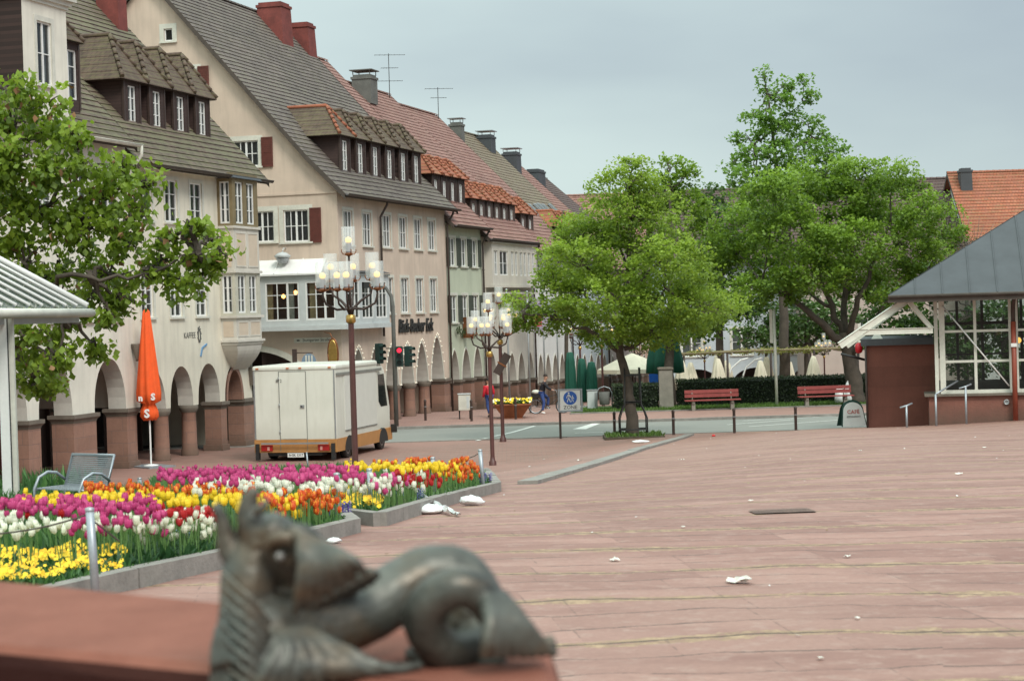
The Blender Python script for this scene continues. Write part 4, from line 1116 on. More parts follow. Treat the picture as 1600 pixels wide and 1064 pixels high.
# garland sign on the green house
g = thing('garland_sign', 'gilded shop sign wrapped in green garlands on the pale green house', 'sign', LINE2+U*14.82, ANG)
mb = MB()
for k in range(170):
    x_ = .9+rng.uniform(0, 3.9); z_ = 4.0-.25*math.sin((x_-.9)/3.9*2*PI)**2+rng.uniform(-.2, .2); a = rng.uniform(0, PI)
    c_ = Vector((x_, -.12-rng.uniform(0, .12), z_)); d_ = Vector((math.cos(a), -.3, math.sin(a)))*.1; e_ = Vector((-math.sin(a), .2, math.cos(a)))*.05
    mb.face([c_-d_, c_+e_, c_+d_, c_-e_])
mb.build('garland', leaf_mat('garland_green', (.04, .06, .02, 1), (.12, .15, .05, 1), .1), g)
mb = MB(); mb.box(2.3, 2.42, -.5, -.05, 3.55, 4.6, 0, Matrix.Identity(4)); mb.tube([(2.36, -.5, 3.5), (2.36, -.55, 4.0), (2.36, -.5, 4.6)], .05, 6); mb.build('bracket', M['bronze'], g)

# ================= buildings across the far end =================
def far_house(label, x0, x1, D, base, eave, ridge, wallm, roofm, dep=12, nwin=8, wh=(1.0, 1.4), doors=None, rows=2):
    h = thing('house', label, 'house', (x0, D, base)); L = x1-x0; e = eave-base; r = ridge-base
    mb = MB(); wl = [(L*(k+.5)/nwin, z_) for k in range(nwin) for z_ in [2.9+j*2.7 for j in range(rows)] if z_+wh[1] < e]
    hol = [(a-wh[0]/2, a+wh[0]/2, z_, z_+wh[1]) for a, z_ in wl]
    wall(mb, front_T, 0, L, 2.4, e, hol, .14)
    arcs = [(L*(k+.5)/6, 1.5, 2.1) for k in range(6)] if doors else []
    if doors: arcade_wall(mb, front_T, 0, L, arcs, .8, 2.4, .5)
    else: wall(mb, front_T, 0, L, 0, 2.4, [])
    for xe in (0, L): gable(mb, (lambda u, d, z, xe=xe: (xe, u, z)), 0, [(0, e), (dep/2, r-.1)], [(dep, e), (dep/2, r-.1)], [])
    mb.build('wall', [M[wallm], M['soffit']], h)
    if doors:
        mb = MB(); mb.face([(0, 3, -1), (L, 3, -1), (L, 3, 2.4), (0, 3, 2.4)]); mb.build('shopfront', M['shop'], h)
        for k in range(7):
            a = 0 if k == 0 else L*(k-.5)/6+1.5; b = L if k == 6 else L*(k+.5)/6-1.5
            pier(h, a, b, .8, .5, False, -1)
    for a, z_ in wl: window(h, (a, 0, z_), 0, wh[0], wh[1], 2, 2)
    roof(h, -.4, L+.4, [(-.5, e-.1), (dep/2, r)], M[roofm])
    gutter(h, -.4, L+.4, -.6, e)
    return h
hA = far_house('bluish white house across the far end of the square with dark archways', 9.5, 31, 118, -1.2, 7.6, 12.2, 'pl_blue', 't_dark', 12, 7, (1.2, 1.6), True)
hB = far_house('long low house with dull red roof seen over the treetops at the far end', -6, 26, 150, -1.5, 8.2, 14.0, 'pl_rose2', 't_red', 12, 10)
hC = far_house('house with a bright orange red tiled roof behind the pavilion', 27.5, 46, 112, -.5, 6.2, 12.5, 'pl_white', 't_orange', 13, 6)
chimney(hC, .5, 5.6, 11.6, 13.2, .7, .9, 'dzinc', .95)
hD = far_house('house with a dark brown roof beside the bright orange roof', 17.5, 27.3, 114, -.5, 6.2, 12.3, 'pl_rose2', 't_dark', 13, 4)
# ------------------------------------------------------------------ trees
def crown_mesh(name, ells, leaf, dens, mat, seed, flat=.75, droop=0.0, accent=None, sub=.34):
    r = np.random.default_rng(seed)
    P_, T_ = [], []
    for (c, rx, ry, rz) in ells:
        vol = rx*ry*rz; R_ = vol**(1/3)
        ns = max(6, int(9*(R_/(sub*1.0))**1.9*.28*4/4)) if R_ > .5 else 5
        sr = max(leaf*1.6, min(sub, R_*.5))
        ns = int(min(220, max(7, 3.6*(R_/sr)**2.1)))
        d = r.normal(size=(ns, 3)); d /= np.linalg.norm(d, axis=1)[:, None]
        rad = r.uniform(.35, 1.0, ns)**.55
        sc = d*rad[:, None]*np.array([rx, ry, rz])+np.array(c)
        for s_, rr, dd in zip(sc, rad, d):
            n = int(6.5*dens*(sr/leaf)**2*r.uniform(.25, 1.5))
            q = r.normal(size=(n, 3)); q /= np.linalg.norm(q, axis=1)[:, None]
            ra = r.uniform(.3, 1.05, n)**.6
            szv = sr*r.uniform(.55, 1.65)
            loc = q*ra[:, None]*szv*np.array([1.15, 1.15, flat])
            P_.append(s_+loc)
            T_.append(np.clip(.42+.33*q[:, 2]*ra+.22*dd[2]+.12*(rr-.8)+r.normal(0, .12, n), 0, 1))  # random tone plus painted shading: clump tops light, undersides and interior dark
    p = np.concatenate(P_); tnt = np.concatenate(T_); n = len(p)
    # leaf directions
    a = r.uniform(0, 2*PI, n); tilt = r.normal(-.25-droop, .55, n)
    L = np.stack([np.cos(a)*np.cos(tilt), np.sin(a)*np.cos(tilt), np.sin(tilt)], 1)
    s_ = np.cross(L, np.array([0, 0, 1.0])); s_ /= np.linalg.norm(s_, axis=1)[:, None]+1e-6
    roll = r.normal(0, .7, n); nrm = np.cross(s_, L); s_ = s_*np.cos(roll)[:, None]+nrm*np.sin(roll)[:, None]; nrm = np.cross(s_, L)
    ll = leaf*r.uniform(.65, 1.25, n); ww = ll*.42
    b = p; tip = p+L*ll[:, None]; m = p+L*(ll*.45)[:, None]
    l_ = m+s_*ww[:, None]-nrm*(ww*.35)[:, None]; r_ = m-s_*ww[:, None]-nrm*(ww*.35)[:, None]
    v = np.stack([b, l_, tip, r_], 1).reshape(-1, 3)
    i = np.arange(n)*4
    loops = np.stack([i, i+1, i+2, i, i+2, i+3], 1).ravel()
    me = bpy.data.meshes.new(name)
    me.vertices.add(4*n); me.vertices.foreach_set('co', v.astype(np.float32).ravel())
    me.loops.add(6*n); me.loops.foreach_set('vertex_index', loops)
    me.polygons.add(2*n); me.polygons.foreach_set('loop_start', np.arange(2*n)*3); me.polygons.foreach_set('loop_total', np.full(2*n, 3))
    at = me.attributes.new('tint', 'FLOAT', 'POINT'); at.data.foreach_set('value', np.repeat(tnt, 4).astype(np.float32))
    me.materials.append(mat)
    if accent is not None:
        me.materials.append(accent); mi = (r.uniform(0, 1, n) < .03).astype(np.int32); me.polygons.foreach_set('material_index', np.repeat(mi, 2))
    me.update(calc_edges=True)
    return me

def limb(mb, pts, r0, r1, n=7, seed=0, wob=.06):
    rr = random.Random(seed); pts = [Vector(p) for p in pts]; out = []; L = len(pts)-1; K = 4
    for i in range(L):
        for k in range(K):
            f = k/K; p = pts[i].lerp(pts[i+1], f)
            if i or k: p += Vector((rr.uniform(-wob, wob), rr.uniform(-wob, wob), rr.uniform(-wob, wob)))
            out.append(p)
    out.append(pts[-1])
    mb.tube(out, [r0+(r1-r0)*(j/(len(out)-1))**.8 for j in range(len(out))], n)

def tree(name, label, base, trunkpts, limbs, ells, leaf, dens, mat, bark, seed, group=None, r0=.3, rt=.16, flat=.75, droop=0, accent=None, twigs=True, sub=.34):
    root = thing(name, label, 'tree', base, 0, group)
    B_ = Vector(base)
    mb = MB()
    tp = [Vector(p)-B_ for p in trunkpts]
    limb(mb, tp, r0, rt, 10, seed, .04)
    for k, (pl, a, b) in enumerate(limbs): limb(mb, [Vector(p)-B_ for p in pl], a, b, 7, seed+k, .1)
    rr = random.Random(seed)
    if twigs:
        ends = [Vector(p)-B_ for pl, a, b in limbs for p in pl[1:]]+[tp[-1]]
        for (c, rx, ry, rz) in ells:
            c = Vector(c)-B_; s_ = min(ends, key=lambda e: (e-c).length)
            if (s_-c).length < 6: limb(mb, [s_, s_.lerp(c, .5)+Vector((0, 0, rr.uniform(-.2, .2))), c+Vector((0, 0, rz*.4))], .055, .015, 5, seed+7, .08)
            for k in range(5):
                d = Vector((rr.gauss(0, 1), rr.gauss(0, 1), rr.gauss(0, .7)+.2)).normalized(); e = Vector((c.x+d.x*rx*.9, c.y+d.y*ry*.9, c.z+d.z*rz*.9))
                limb(mb, [c.lerp(s_, .25), c.lerp(e, .5), e], .022, .007, 4, seed+k, .05)
    mb.build('trunk', bark, root)
    el = [(tuple(Vector(c)-B_), rx, ry, rz) for c, rx, ry, rz in ells]
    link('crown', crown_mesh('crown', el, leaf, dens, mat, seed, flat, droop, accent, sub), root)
    return root

def E_(lst, D, spread, seed, dep=.9):
    r = random.Random(seed); out = []
    for q in lst:
        cx, cy, rx, ry = q[:4]; dd = q[4] if len(q) > 4 else r.uniform(-spread, spread)
        k = (D+dd)/F
        out.append((tuple(P(cx, cy, D+dd)), rx*k, max(rx, ry)*k*dep, ry*k))
    return out

LA = leaf_mat('maple_leaf', (.055, .11, .012, 1), (.33, .46, .05, 1), .42)
LB = leaf_mat('lime_leaf', (.04, .09, .010, 1), (.25, .39, .038, 1), .38)
LC = leaf_mat('tall_tree_leaf', (.06, .13, .02, 1), (.21, .37, .05, 1), .4)
LD = leaf_mat('shade_leaf', (.025, .065, .012, 1), (.10, .19, .035, 1), .3)
LX = leaf_mat('chestnut_leaf', (.055, .105, .010, 1), (.27, .38, .035, 1), .42)
LXr = plain('chestnut_blossom', (.24, .13, .06, 1), .8, .4, 6)

# maple standing in the tree guard by the road
A0 = gp(990, 684); D0 = A0.y
ellA = [(985, 262, 26, 26, -.3), (975, 292, 48, 28), (1010, 300, 36, 32), (965, 340, 80, 42), (1020, 355, 70, 48), (915, 372, 48, 36), (900, 412, 62, 40), (965, 410, 95, 52, 1.5), (1040, 415, 72, 52), (1085, 440, 52, 42),
        (870, 440, 40, 26), (940, 465, 85, 40, -2), (1020, 480, 80, 38, -1.5), (1095, 482, 58, 34), (1140, 482, 36, 22), (830, 478, 36, 18), (805, 468, 18, 14), (860, 500, 45, 20), (905, 500, 44, 24), (975, 515, 50, 22), (1060, 510, 62, 24, 1), (1020, 530, 42, 14, -1), (820, 505, 26, 14), (935, 528, 26, 14)]
T = lambda px, py, dd=0: P(px, py, D0+dd)
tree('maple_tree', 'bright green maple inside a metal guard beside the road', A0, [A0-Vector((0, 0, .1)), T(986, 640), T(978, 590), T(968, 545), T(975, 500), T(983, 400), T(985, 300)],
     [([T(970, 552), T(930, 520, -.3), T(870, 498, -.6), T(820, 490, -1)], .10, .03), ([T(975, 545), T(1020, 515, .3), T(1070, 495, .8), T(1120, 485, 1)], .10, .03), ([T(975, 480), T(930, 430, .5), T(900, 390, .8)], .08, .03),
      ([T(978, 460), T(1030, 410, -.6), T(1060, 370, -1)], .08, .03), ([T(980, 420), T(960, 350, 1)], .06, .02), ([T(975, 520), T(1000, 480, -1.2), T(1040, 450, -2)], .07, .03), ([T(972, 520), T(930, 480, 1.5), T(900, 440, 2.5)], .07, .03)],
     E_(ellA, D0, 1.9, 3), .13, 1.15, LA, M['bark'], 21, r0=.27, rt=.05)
# maple behind it, standing in the hedge line
A0 = gp(1047, 640); D0 = 90.5
T = lambda px, py, dd=0: P(px, py, D0+dd)
tree('maple_tree', 'green maple rising behind the hedge between the stone pillar and the bench', (T(1047, 636).x, D0, .1), [(T(1047, 636).x, D0, 0), T(1045, 580), T(1046, 520), T(1048, 470), T(1050, 380), T(1045, 290)],
     [([T(1046, 525), T(1020, 490), T(1000, 470)], .12, .04), ([T(1046, 530), T(1080, 500), T(1110, 480)], .12, .04), ([T(1048, 460), T(1090, 400)], .1, .04)],
     E_([(1045, 262, 24, 22), (1072, 275, 22, 22), (1030, 300, 40, 30), (1075, 330, 38, 38), (1095, 390, 42, 45), (1100, 450, 45, 35), (1000, 480, 50, 32), (1060, 510, 60, 22), (1110, 500, 36, 26), (985, 530, 38, 15)], D0, 1.5, 5), .19, 1.35, LB, M['bark'], 22, r0=.3, rt=.06)
# big spreading tree next to the pavilion
D0 = 88.5
T = lambda px, py, dd=0: P(px, py, D0+dd)
ellB = [(1275, 280, 60, 34), (1340, 275, 55, 34), (1395, 275, 34, 26), (1435, 285, 18, 16), (1215, 305, 55, 40), (1300, 325, 80, 46), (1385, 320, 66, 44), (1450, 330, 44, 34), (1480, 355, 24, 36), (1165, 350, 46, 40), (1235, 370, 66, 46), (1320, 385, 80, 44, -2), (1410, 385, 64, 42, -1.5), (1468, 410, 34, 34), (1180, 410, 58, 38), (1260, 430, 66, 34, -2.5), (1345, 435, 66, 30, 2), (1425, 440, 44, 28), (1140, 385, 30, 34), (1175, 455, 44, 22), (1230, 450, 46, 24), (1390, 465, 36, 16), (1290, 395, 60, 40, 3)]
tree('lime_tree', 'big spreading dark limbed tree beside the red wall of the pavilion', (T(1335, 634).x, D0, .1), [(T(1337, 636).x, D0, 0), T(1334, 590), T(1326, 555), T(1320, 520)],
     [([T(1322, 545), T(1285, 505, -.6), T(1240, 470, -1), T(1215, 445, -1.4)], .24, .07), ([T(1322, 540), T(1300, 480, .5), T(1275, 420, .8), T(1250, 350, 1)], .2, .05), ([T(1320, 530), T(1322, 460, 1), T(1330, 380, 1), T(1330, 300, 1)], .2, .05),
      ([T(1322, 530), T(1340, 470, -.8), T(1360, 420, -1), T(1390, 350, -1.2)], .18, .05), ([T(1322, 545), T(1370, 500, .2), T(1410, 455, .6), T(1450, 420, .9)], .2, .05), ([T(1240, 470, -1), T(1190, 440, -1.2)], .08, .03), ([T(1328, 560), T(1365, 515, -1.5), T(1385, 470, -2)], .12, .04), ([T(1300, 480, .5), T(1255, 455, 2), T(1220, 420, 3)], .1, .04)],
     E_(ellB, D0, 2.8, 9, .85), .165, 1.45, LB, M['bark'], 23, r0=.48, rt=.28, sub=.42)
# tall tree behind
D0 = 102
T = lambda px, py, dd=0: P(px, py, D0+dd)
tree('tall_tree', 'tall loose crowned tree rising highest behind the spreading tree', (T(1225, 600).x, D0, -.4), [(T(1225, 600).x, D0, -.5), T(1225, 500), T(1220, 380), T(1212, 260), T(1200, 150)],
     [([T(1215, 260), T(1180, 225)], .06, .02), ([T(1214, 250), T(1270, 215)], .06, .02), ([T(1208, 200), T(1255, 160)], .05, .015), ([T(1216, 300), T(1300, 260)], .08, .02)],
     E_([(1192, 118, 9, 16), (1198, 145, 14, 16), (1228, 132, 14, 12), (1255, 125, 10, 9), (1262, 150, 16, 12), (1225, 160, 26, 18), (1195, 178, 26, 17), (1170, 185, 12, 9), (1165, 215, 22, 13), (1215, 205, 38, 22), (1258, 190, 26, 15), (1285, 208, 20, 16), (1180, 240, 34, 16), (1240, 240, 52, 26), (1300, 235, 26, 20), (1145, 255, 18, 12), (1175, 275, 42, 20), (1240, 285, 66, 30), (1310, 265, 34, 26), (1185, 320, 60, 34)], D0, 1.2, 12), .2, 1.15, LC, M['bark'], 24, r0=.35, rt=.05, flat=.6)
# darker trees between and behind
D0 = 108
T = lambda px, py, dd=0: P(px, py, D0+dd)
tree('shade_tree', 'dark green tree filling the gap between the two maples and the lime', (T(1125, 600).x, D0, -.6), [(T(1125, 600).x, D0, -.7), T(1125, 480), T(1120, 380)], [([T(1122, 440), T(1160, 400)], .1, .03)],
     E_([(1105, 310, 22, 24), (1125, 340, 32, 34), (1145, 395, 44, 44), (1110, 420, 40, 50), (1160, 460, 44, 36), (1125, 480, 40, 28)], D0, 1, 14), .24, 1.2, LD, M['bark'], 25, r0=.3, rt=.1)
D0 = 106
T = lambda px, py, dd=0: P(px, py, D0+dd)
tree('chestnut_tree', 'round dark blossoming tree above the vine covered pergola', (T(1262, 600).x, D0, -.6), [(T(1262, 600).x, D0, -.7), T(1262, 560), T(1260, 500)], [([T(1262, 545), T(1220, 510)], .1, .04), ([T(1262, 545), T(1300, 505)], .1, .04)],
     E_([(1195, 500, 40, 32), (1245, 490, 50, 36), (1300, 490, 44, 34), (1215, 525, 44, 20), (1275, 525, 50, 22), (1170, 525, 22, 16)], D0, 1, 15), .22, 1.3, LD, M['bark'], 26, r0=.3, rt=.15, accent=plain('white_blossom', (.6, .58, .5, 1), .8))
D0 = 104
T = lambda px, py, dd=0: P(px, py, D0+dd)
tree('young_tree', 'thin yellowish young tree in front of the far terrace roofs', (T(885, 600).x, D0, -.5), [(T(885, 600).x, D0, -.6), T(885, 480), T(882, 380), T(880, 330)], [([T(884, 420), T(905, 370)], .04, .01)],
     E_([(878, 345, 20, 22), (905, 360, 18, 26), (868, 385, 26, 26), (895, 420, 30, 30), (858, 430, 20, 22)], D0, .8, 16), .2, .8, LA, M['bark'], 27, r0=.14, rt=.03, flat=.7)
D0 = 96
T = lambda px, py, dd=0: P(px, py, D0+dd)
tree('shade_tree', 'dark green tree standing behind the glazed pavilion', (T(1570, 600).x, D0, -.3), [(T(1570, 600).x, D0, -.4), T(1570, 540), T(1572, 480)], [([T(1570, 540), T(1530, 490)], .1, .03), ([T(1570, 540), T(1620, 490)], .1, .03)],
     E_([(1500, 520, 44, 40), (1560, 500, 60, 46), (1640, 510, 60, 46), (1540, 560, 70, 26), (1620, 565, 60, 26), (1700, 540, 50, 60), (1400, 480, 60, 46), (1440, 525, 56, 40), (1390, 540, 40, 26), (1460, 440, 40, 36)], D0, 1, 19), .24, 1.2, LD, M['bark'], 29, r0=.3, rt=.1)
# brownish bush by the orange roof
D0 = 98
T = lambda px, py, dd=0: P(px, py, D0+dd)
tree('bare_tree', 'bare brownish twiggy tree in front of the orange red roof', (T(1510, 600).x, D0, -.3), [(T(1510, 600).x, D0, -.4), T(1510, 450), T(1512, 380)],
     [([T(1512, 430), T(1512+dx, 330+abs(dx)*.4+(k % 3)*9, (k % 5-2)*.5)], .03, .008) for k, dx in enumerate((-34, -24, -14, -6, 2, 10, 18, 26, 34, 42, -40, 30))],
     E_([(1505, 380, 26, 24), (1535, 390, 20, 22)], D0, .5, 18), .12, .35, leaf_mat('bud_leaf', (.16, .10, .05, 1), (.30, .2, .10, 1), .2), M['bark2'], 28, r0=.15, rt=.05)
# horse chestnut at the left edge
D0 = 29
T = lambda px, py, dd=0: P(px, py, D0+dd)
B0_ = Vector((-11.2, 29.5, 0)); B0_.z = gz(B0_.x, B0_.y)
ellX = [(28, 140, 40, 26), (70, 165, 36, 22), (15, 190, 50, 34), (75, 205, 50, 26), (120, 215, 22, 14), (30, 255, 70, 40), (120, 262, 60, 32), (190, 262, 42, 24), (225, 290, 26, 22), (165, 310, 62, 32), (60, 330, 80, 42), (215, 335, 30, 22), (140, 365, 66, 34), (30, 400, 60, 40), (205, 385, 36, 22), (95, 420, 66, 32),
        (262, 372, 30, 12), (300, 352, 22, 11), (325, 375, 26, 13), (345, 398, 16, 18), (300, 400, 30, 14), (255, 405, 34, 14), (318, 425, 13, 14), (180, 430, 46, 20), (235, 432, 24, 14), (285, 445, 12, 14), (150, 465, 34, 18), (195, 470, 18, 14), (40, 470, 60, 26), (115, 490, 40, 16), (170, 495, 12, 10), (35, 520, 48, 26), (85, 535, 30, 22), (40, 565, 44, 22), (88, 565, 20, 20), (45, 595, 26, 16), (80, 600, 16, 10), (152, 545, 9, 6), (-60, 250, 80, 100), (-60, 420, 80, 90), (-160, 300, 110, 160), (-180, 180, 80, 60), (-60, 140, 60, 40)]
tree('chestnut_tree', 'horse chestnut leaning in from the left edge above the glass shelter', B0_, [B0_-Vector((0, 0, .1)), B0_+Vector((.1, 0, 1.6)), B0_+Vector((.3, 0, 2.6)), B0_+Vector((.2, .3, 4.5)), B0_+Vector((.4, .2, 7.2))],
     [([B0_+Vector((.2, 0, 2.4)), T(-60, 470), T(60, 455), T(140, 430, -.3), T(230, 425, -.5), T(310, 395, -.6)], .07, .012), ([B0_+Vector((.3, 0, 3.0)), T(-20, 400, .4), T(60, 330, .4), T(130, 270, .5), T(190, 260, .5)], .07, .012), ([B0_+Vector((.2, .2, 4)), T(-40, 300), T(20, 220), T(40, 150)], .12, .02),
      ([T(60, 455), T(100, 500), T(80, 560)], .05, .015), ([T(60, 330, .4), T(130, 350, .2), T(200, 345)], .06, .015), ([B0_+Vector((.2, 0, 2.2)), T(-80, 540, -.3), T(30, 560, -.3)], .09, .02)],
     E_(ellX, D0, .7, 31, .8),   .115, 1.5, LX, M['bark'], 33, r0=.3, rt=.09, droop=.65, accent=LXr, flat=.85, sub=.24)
# ------------------------------------------------------------------ street lamps
def lamp_root(name, label, base, h, group):
    """eight armed lamp; h = overall height"""
    k = h/5.9
    root = thing(name, label, 'street lamp', base, 0, group)
    mb = MB(); mb.lathe([(.12*k, -.2), (.12*k, .12), (.085*k, .16), (.068*k, .3), (.062*k, 3.52*k)], 12); mb.build('post', M['lampbrown'], root)
    mb = MB(); mb.lathe([(.07*k, 3.5*k), (.105*k, 3.53*k), (.105*k, 3.66*k), (.07*k, 3.69*k)], 14); mb.build('collar', M['brass'], root)
    arms = [(0, 0, 4.98)] + [(.5*math.cos(a), .5*math.sin(a), 4.42) for a in (2.6, 0.25, 1.5)] + [(.62*math.cos(a), .62*math.sin(a), 4.22) for a in (-.25, -1.6, 3.6, 4.35)]
    mb = MB()
    for x, y, z in arms:
        if x == 0: mb.tube([(0, 0, 3.65*k), (0, 0, z*k)], .024*k, 6)
        else: mb.tube([(0, 0, 3.65*k), (x*.12*k, y*.12*k, 3.82*k), (x*.5*k, y*.5*k, (z-.42)*k), (x*.9*k, y*.9*k, (z-.3)*k), (x*k, y*k, (z-.12)*k), (x*k, y*k, z*k)], [.036*k, .034*k, .028*k, .024*k, .022*k, .022*k], 6)
    mb.build('arms', M['dark_wood'], root)
    hd = MB()
    hd.lathe([(.012*k, -.02*k), (.075*k, .0), (.06*k, .03*k), (.06*k, .24*k), (.04*k, .25*k)], 10, (0, 0, 0), 0)
    for j in range(4):
        a = j*PI/2+.4; c, s_ = math.cos(a), math.sin(a)
        hd.tube([(c*.05*k, s_*.05*k, .0), (c*.13*k, s_*.13*k, .01*k), (c*.165*k, s_*.165*k, .07*k), (c*.16*k, s_*.16*k, .11*k)], .011*k, 5, 1)
    hd.lathe([(.02*k, -.04*k), (.09*k, -.01*k), (.075*k, .035*k)], 10, (0, 0, 0), 1)
    hdd = hd.data('lamp_head', [M['socket'], M['bronze']])
    gl = MB(); gl.lathe([(.148*k, .06*k), (.148*k, .60*k)], 18); gld = gl.data('glass_shade', M['frost'])
    bl = MB(); bl.ball((0, 0, .31*k), .068*k, 12, 0, 1.0, 8); bld = bl.data('bulb', M['bulb'])
    for x, y, z in arms:
        hh = link('lamp_head', hdd, root, (x*k, y*k, z*k)); link('glass_shade', gld, hh); link('bulb', bld, hh)
    return root
LG = 'eight armed street lamps around the square'
b1 = P(556, 748, 42); b1.z = gz(b1.x, 42)
r_ = ray(545, 348); topz = EYE.z + (r_/r_.y*42).z
lamp_root('street_lamp', 'eight armed street lamp with frosted glasses rising behind the tulips', b1, (topz-b1.z)*5.9/5.58*.985, LG)
b2 = gp(770, 727); lamp2 = lamp_root('street_lamp', 'front one of two lit eight armed lamps beside the rust brown planter', b2, 5.75, LG)
b3 = gp(786, 690); o = dup(lamp2, b3, .6, 'rear one of two lit eight armed lamps, a small crooked board on its post', LG)
o.scale = (1.06, 1.06, 1.06)
bd = thing('notice_board', 'small tilted dark board hanging on the rear lamp post by the planter', 'board', b3+Vector((0, -.12, 2.9)), 0)
mb = MB(); mb.box(-.1, .2, -.03, .0, -.4, .45, 0, Matrix.Rotation(.55, 4, 'Y')); mb.build('panel', M['dark_wood'], bd)
mb = MB(); mb.box(-.14, .24, -.045, -.03, -.02, .04, 0, Matrix.Rotation(.55, 4, 'Y')); mb.build('strap', M['bronze'], bd)
for px, topy, D, lb in ((983-40, 487, 96, 'lit multi armed lamp seen through the maple left of its trunk'), (909, 492, 104, 'multi armed lamp behind the dark green closed parasols'), (1002, 515, 99, 'multi armed lamp by the open cream parasol'),
                        (1103, 528, 112, 'small multi armed lamp before the bluish white house'), (1290, 520, 103, 'lit multi armed lamp hanging over the pergola near the spreading tree')):
    q = P(px, 640, D); base = Vector((q.x, D, gz(q.x, D))); r_ = ray(px, topy); tz = EYE.z+(r_/r_.y*D).z
    o = dup(lamp2, base, px*.1, lb, LG); s_ = max(.6, (tz-base.z)/5.45); o.scale = (s_, s_, s_)

# ------------------------------------------------------------------ bollards, signs, signals
bm_ = MB(); bm_.lathe([(.055, -.1), (.055, .82), (.062, .84), (.062, .9), (.03, .94), (.01, .95)], 10); bolld = bm_.data('bollard', M['dark_wood'])
bm2 = MB(); bm2.lathe([(.066, .6), (.066, .64)], 10)
bring = bm2.data('band', M['zinc'])
for k, (px, py, lb) in enumerate(((960, 682, 'slim dark bollard just left of the maple trunk'), (1052, 678, 'slim dark bollard where the long kerb ends'), (1147, 675, 'slim dark bollard in front of the left red bench'), (1243, 671, 'slim dark bollard in front of the white signpost'))):
    g = gp(px, py); g = Vector(((px-800)/F*72.6-(.03*140/F*72.6), 72.45, 0)); g.z = gz(g.x, g.y)
    o = link('bollard', bolld, None, g); tag(o, lb, 'bollard', 'bollards along the road'); link('band', bring, o)
for k, (px, py, lb) in enumerate(((665, 657, 'dark bollard by the arcade of the pinkish house'), (737, 658, 'dark bollard beside the white metal cabinet'), (806, 655, 'dark bollard behind the rust brown planter'))):
    r_ = ray(px, py); D = 4.8/-(r_.z/r_.y); g = Vector((r_.x/r_.y*D, D, gz(0, D)+.1))
    o = link('bollard', bolld, None, g); tag(o, lb, 'bollard', 'bollards on the far pavement'); link('band', bring, o)

# pedestrian zone sign
g0 = Vector((1.72, 72.2, gz(1.72, 72.2)))
zs = thing('zone_sign', 'white square sign with blue pedestrian disc and the word ZONE', 'sign', g0, 0)
mb = MB(); mb.lathe([(.045, -.1), (.045, 1.0)], 10); mb.build('post', M['dark_wood'], zs)
mb = MB()
for q in ((-.06, .0, 1.0, 1.86), (.80, .86, 1.0, 1.86)): mb.box(q[0], q[1], -.04, .02, q[2], q[3])
mb.box(.0, .80, -.04, .02, 1.0, 1.06); mb.box(.0, .80, -.04, .02, 1.80, 1.86); mb.build('frame', M['steel'], zs)
mb = MB(); mb.box(.02, .78, -.02, .0, 1.06, 1.80); mb.build('panel', M['white'], zs)
mb = MB(); mb.rings([[(.40+.255*math.cos(2*PI*j/28), dy, 1.52+.255*math.sin(2*PI*j/28)) for j in range(28)] for dy in (-.03, -.021)], 0, False)
blue = plain('sign_blue', (.015, .10, .42, 1), .4, .05)
mb.build('disc', blue, zs)
mb = MB()
def person_pict(x, z, s):
    y = -.034
    mb.rings([[(x+.028*s*math.cos(2*PI*j/12), dy, z+.30*s+.028*s*math.sin(2*PI*j/12)) for j in range(12)] for dy in (y-.003, y)], 0, False)
    for pts in ([(0, .26), (.01, .16), (-.005, .12)], [(-.01, .24), (-.055, .18), (-.06, .13)], [(.015, .24), (.06, .19), (.075, .15)], [(0, .13), (-.035, .06), (-.05, 0)], [(.0, .13), (.035, .07), (.055, .0)]):
        mb.tube([(x+a*s, y, z+b*s) for a, b in pts], [.03*s, .026*s, .02*s][:len(pts)], 4, 0, True, .25)
person_pict(.35, 1.36, 1.15); person_pict(.49, 1.37, .75)
mb.build('pictogram', M['white'], zs)
o = link('lettering', text_mesh('ZONE', .19, M['black'], 0, .003), zs, (.40, -.025, 1.165)); o.rotation_euler = (PI/2, 0, 0)

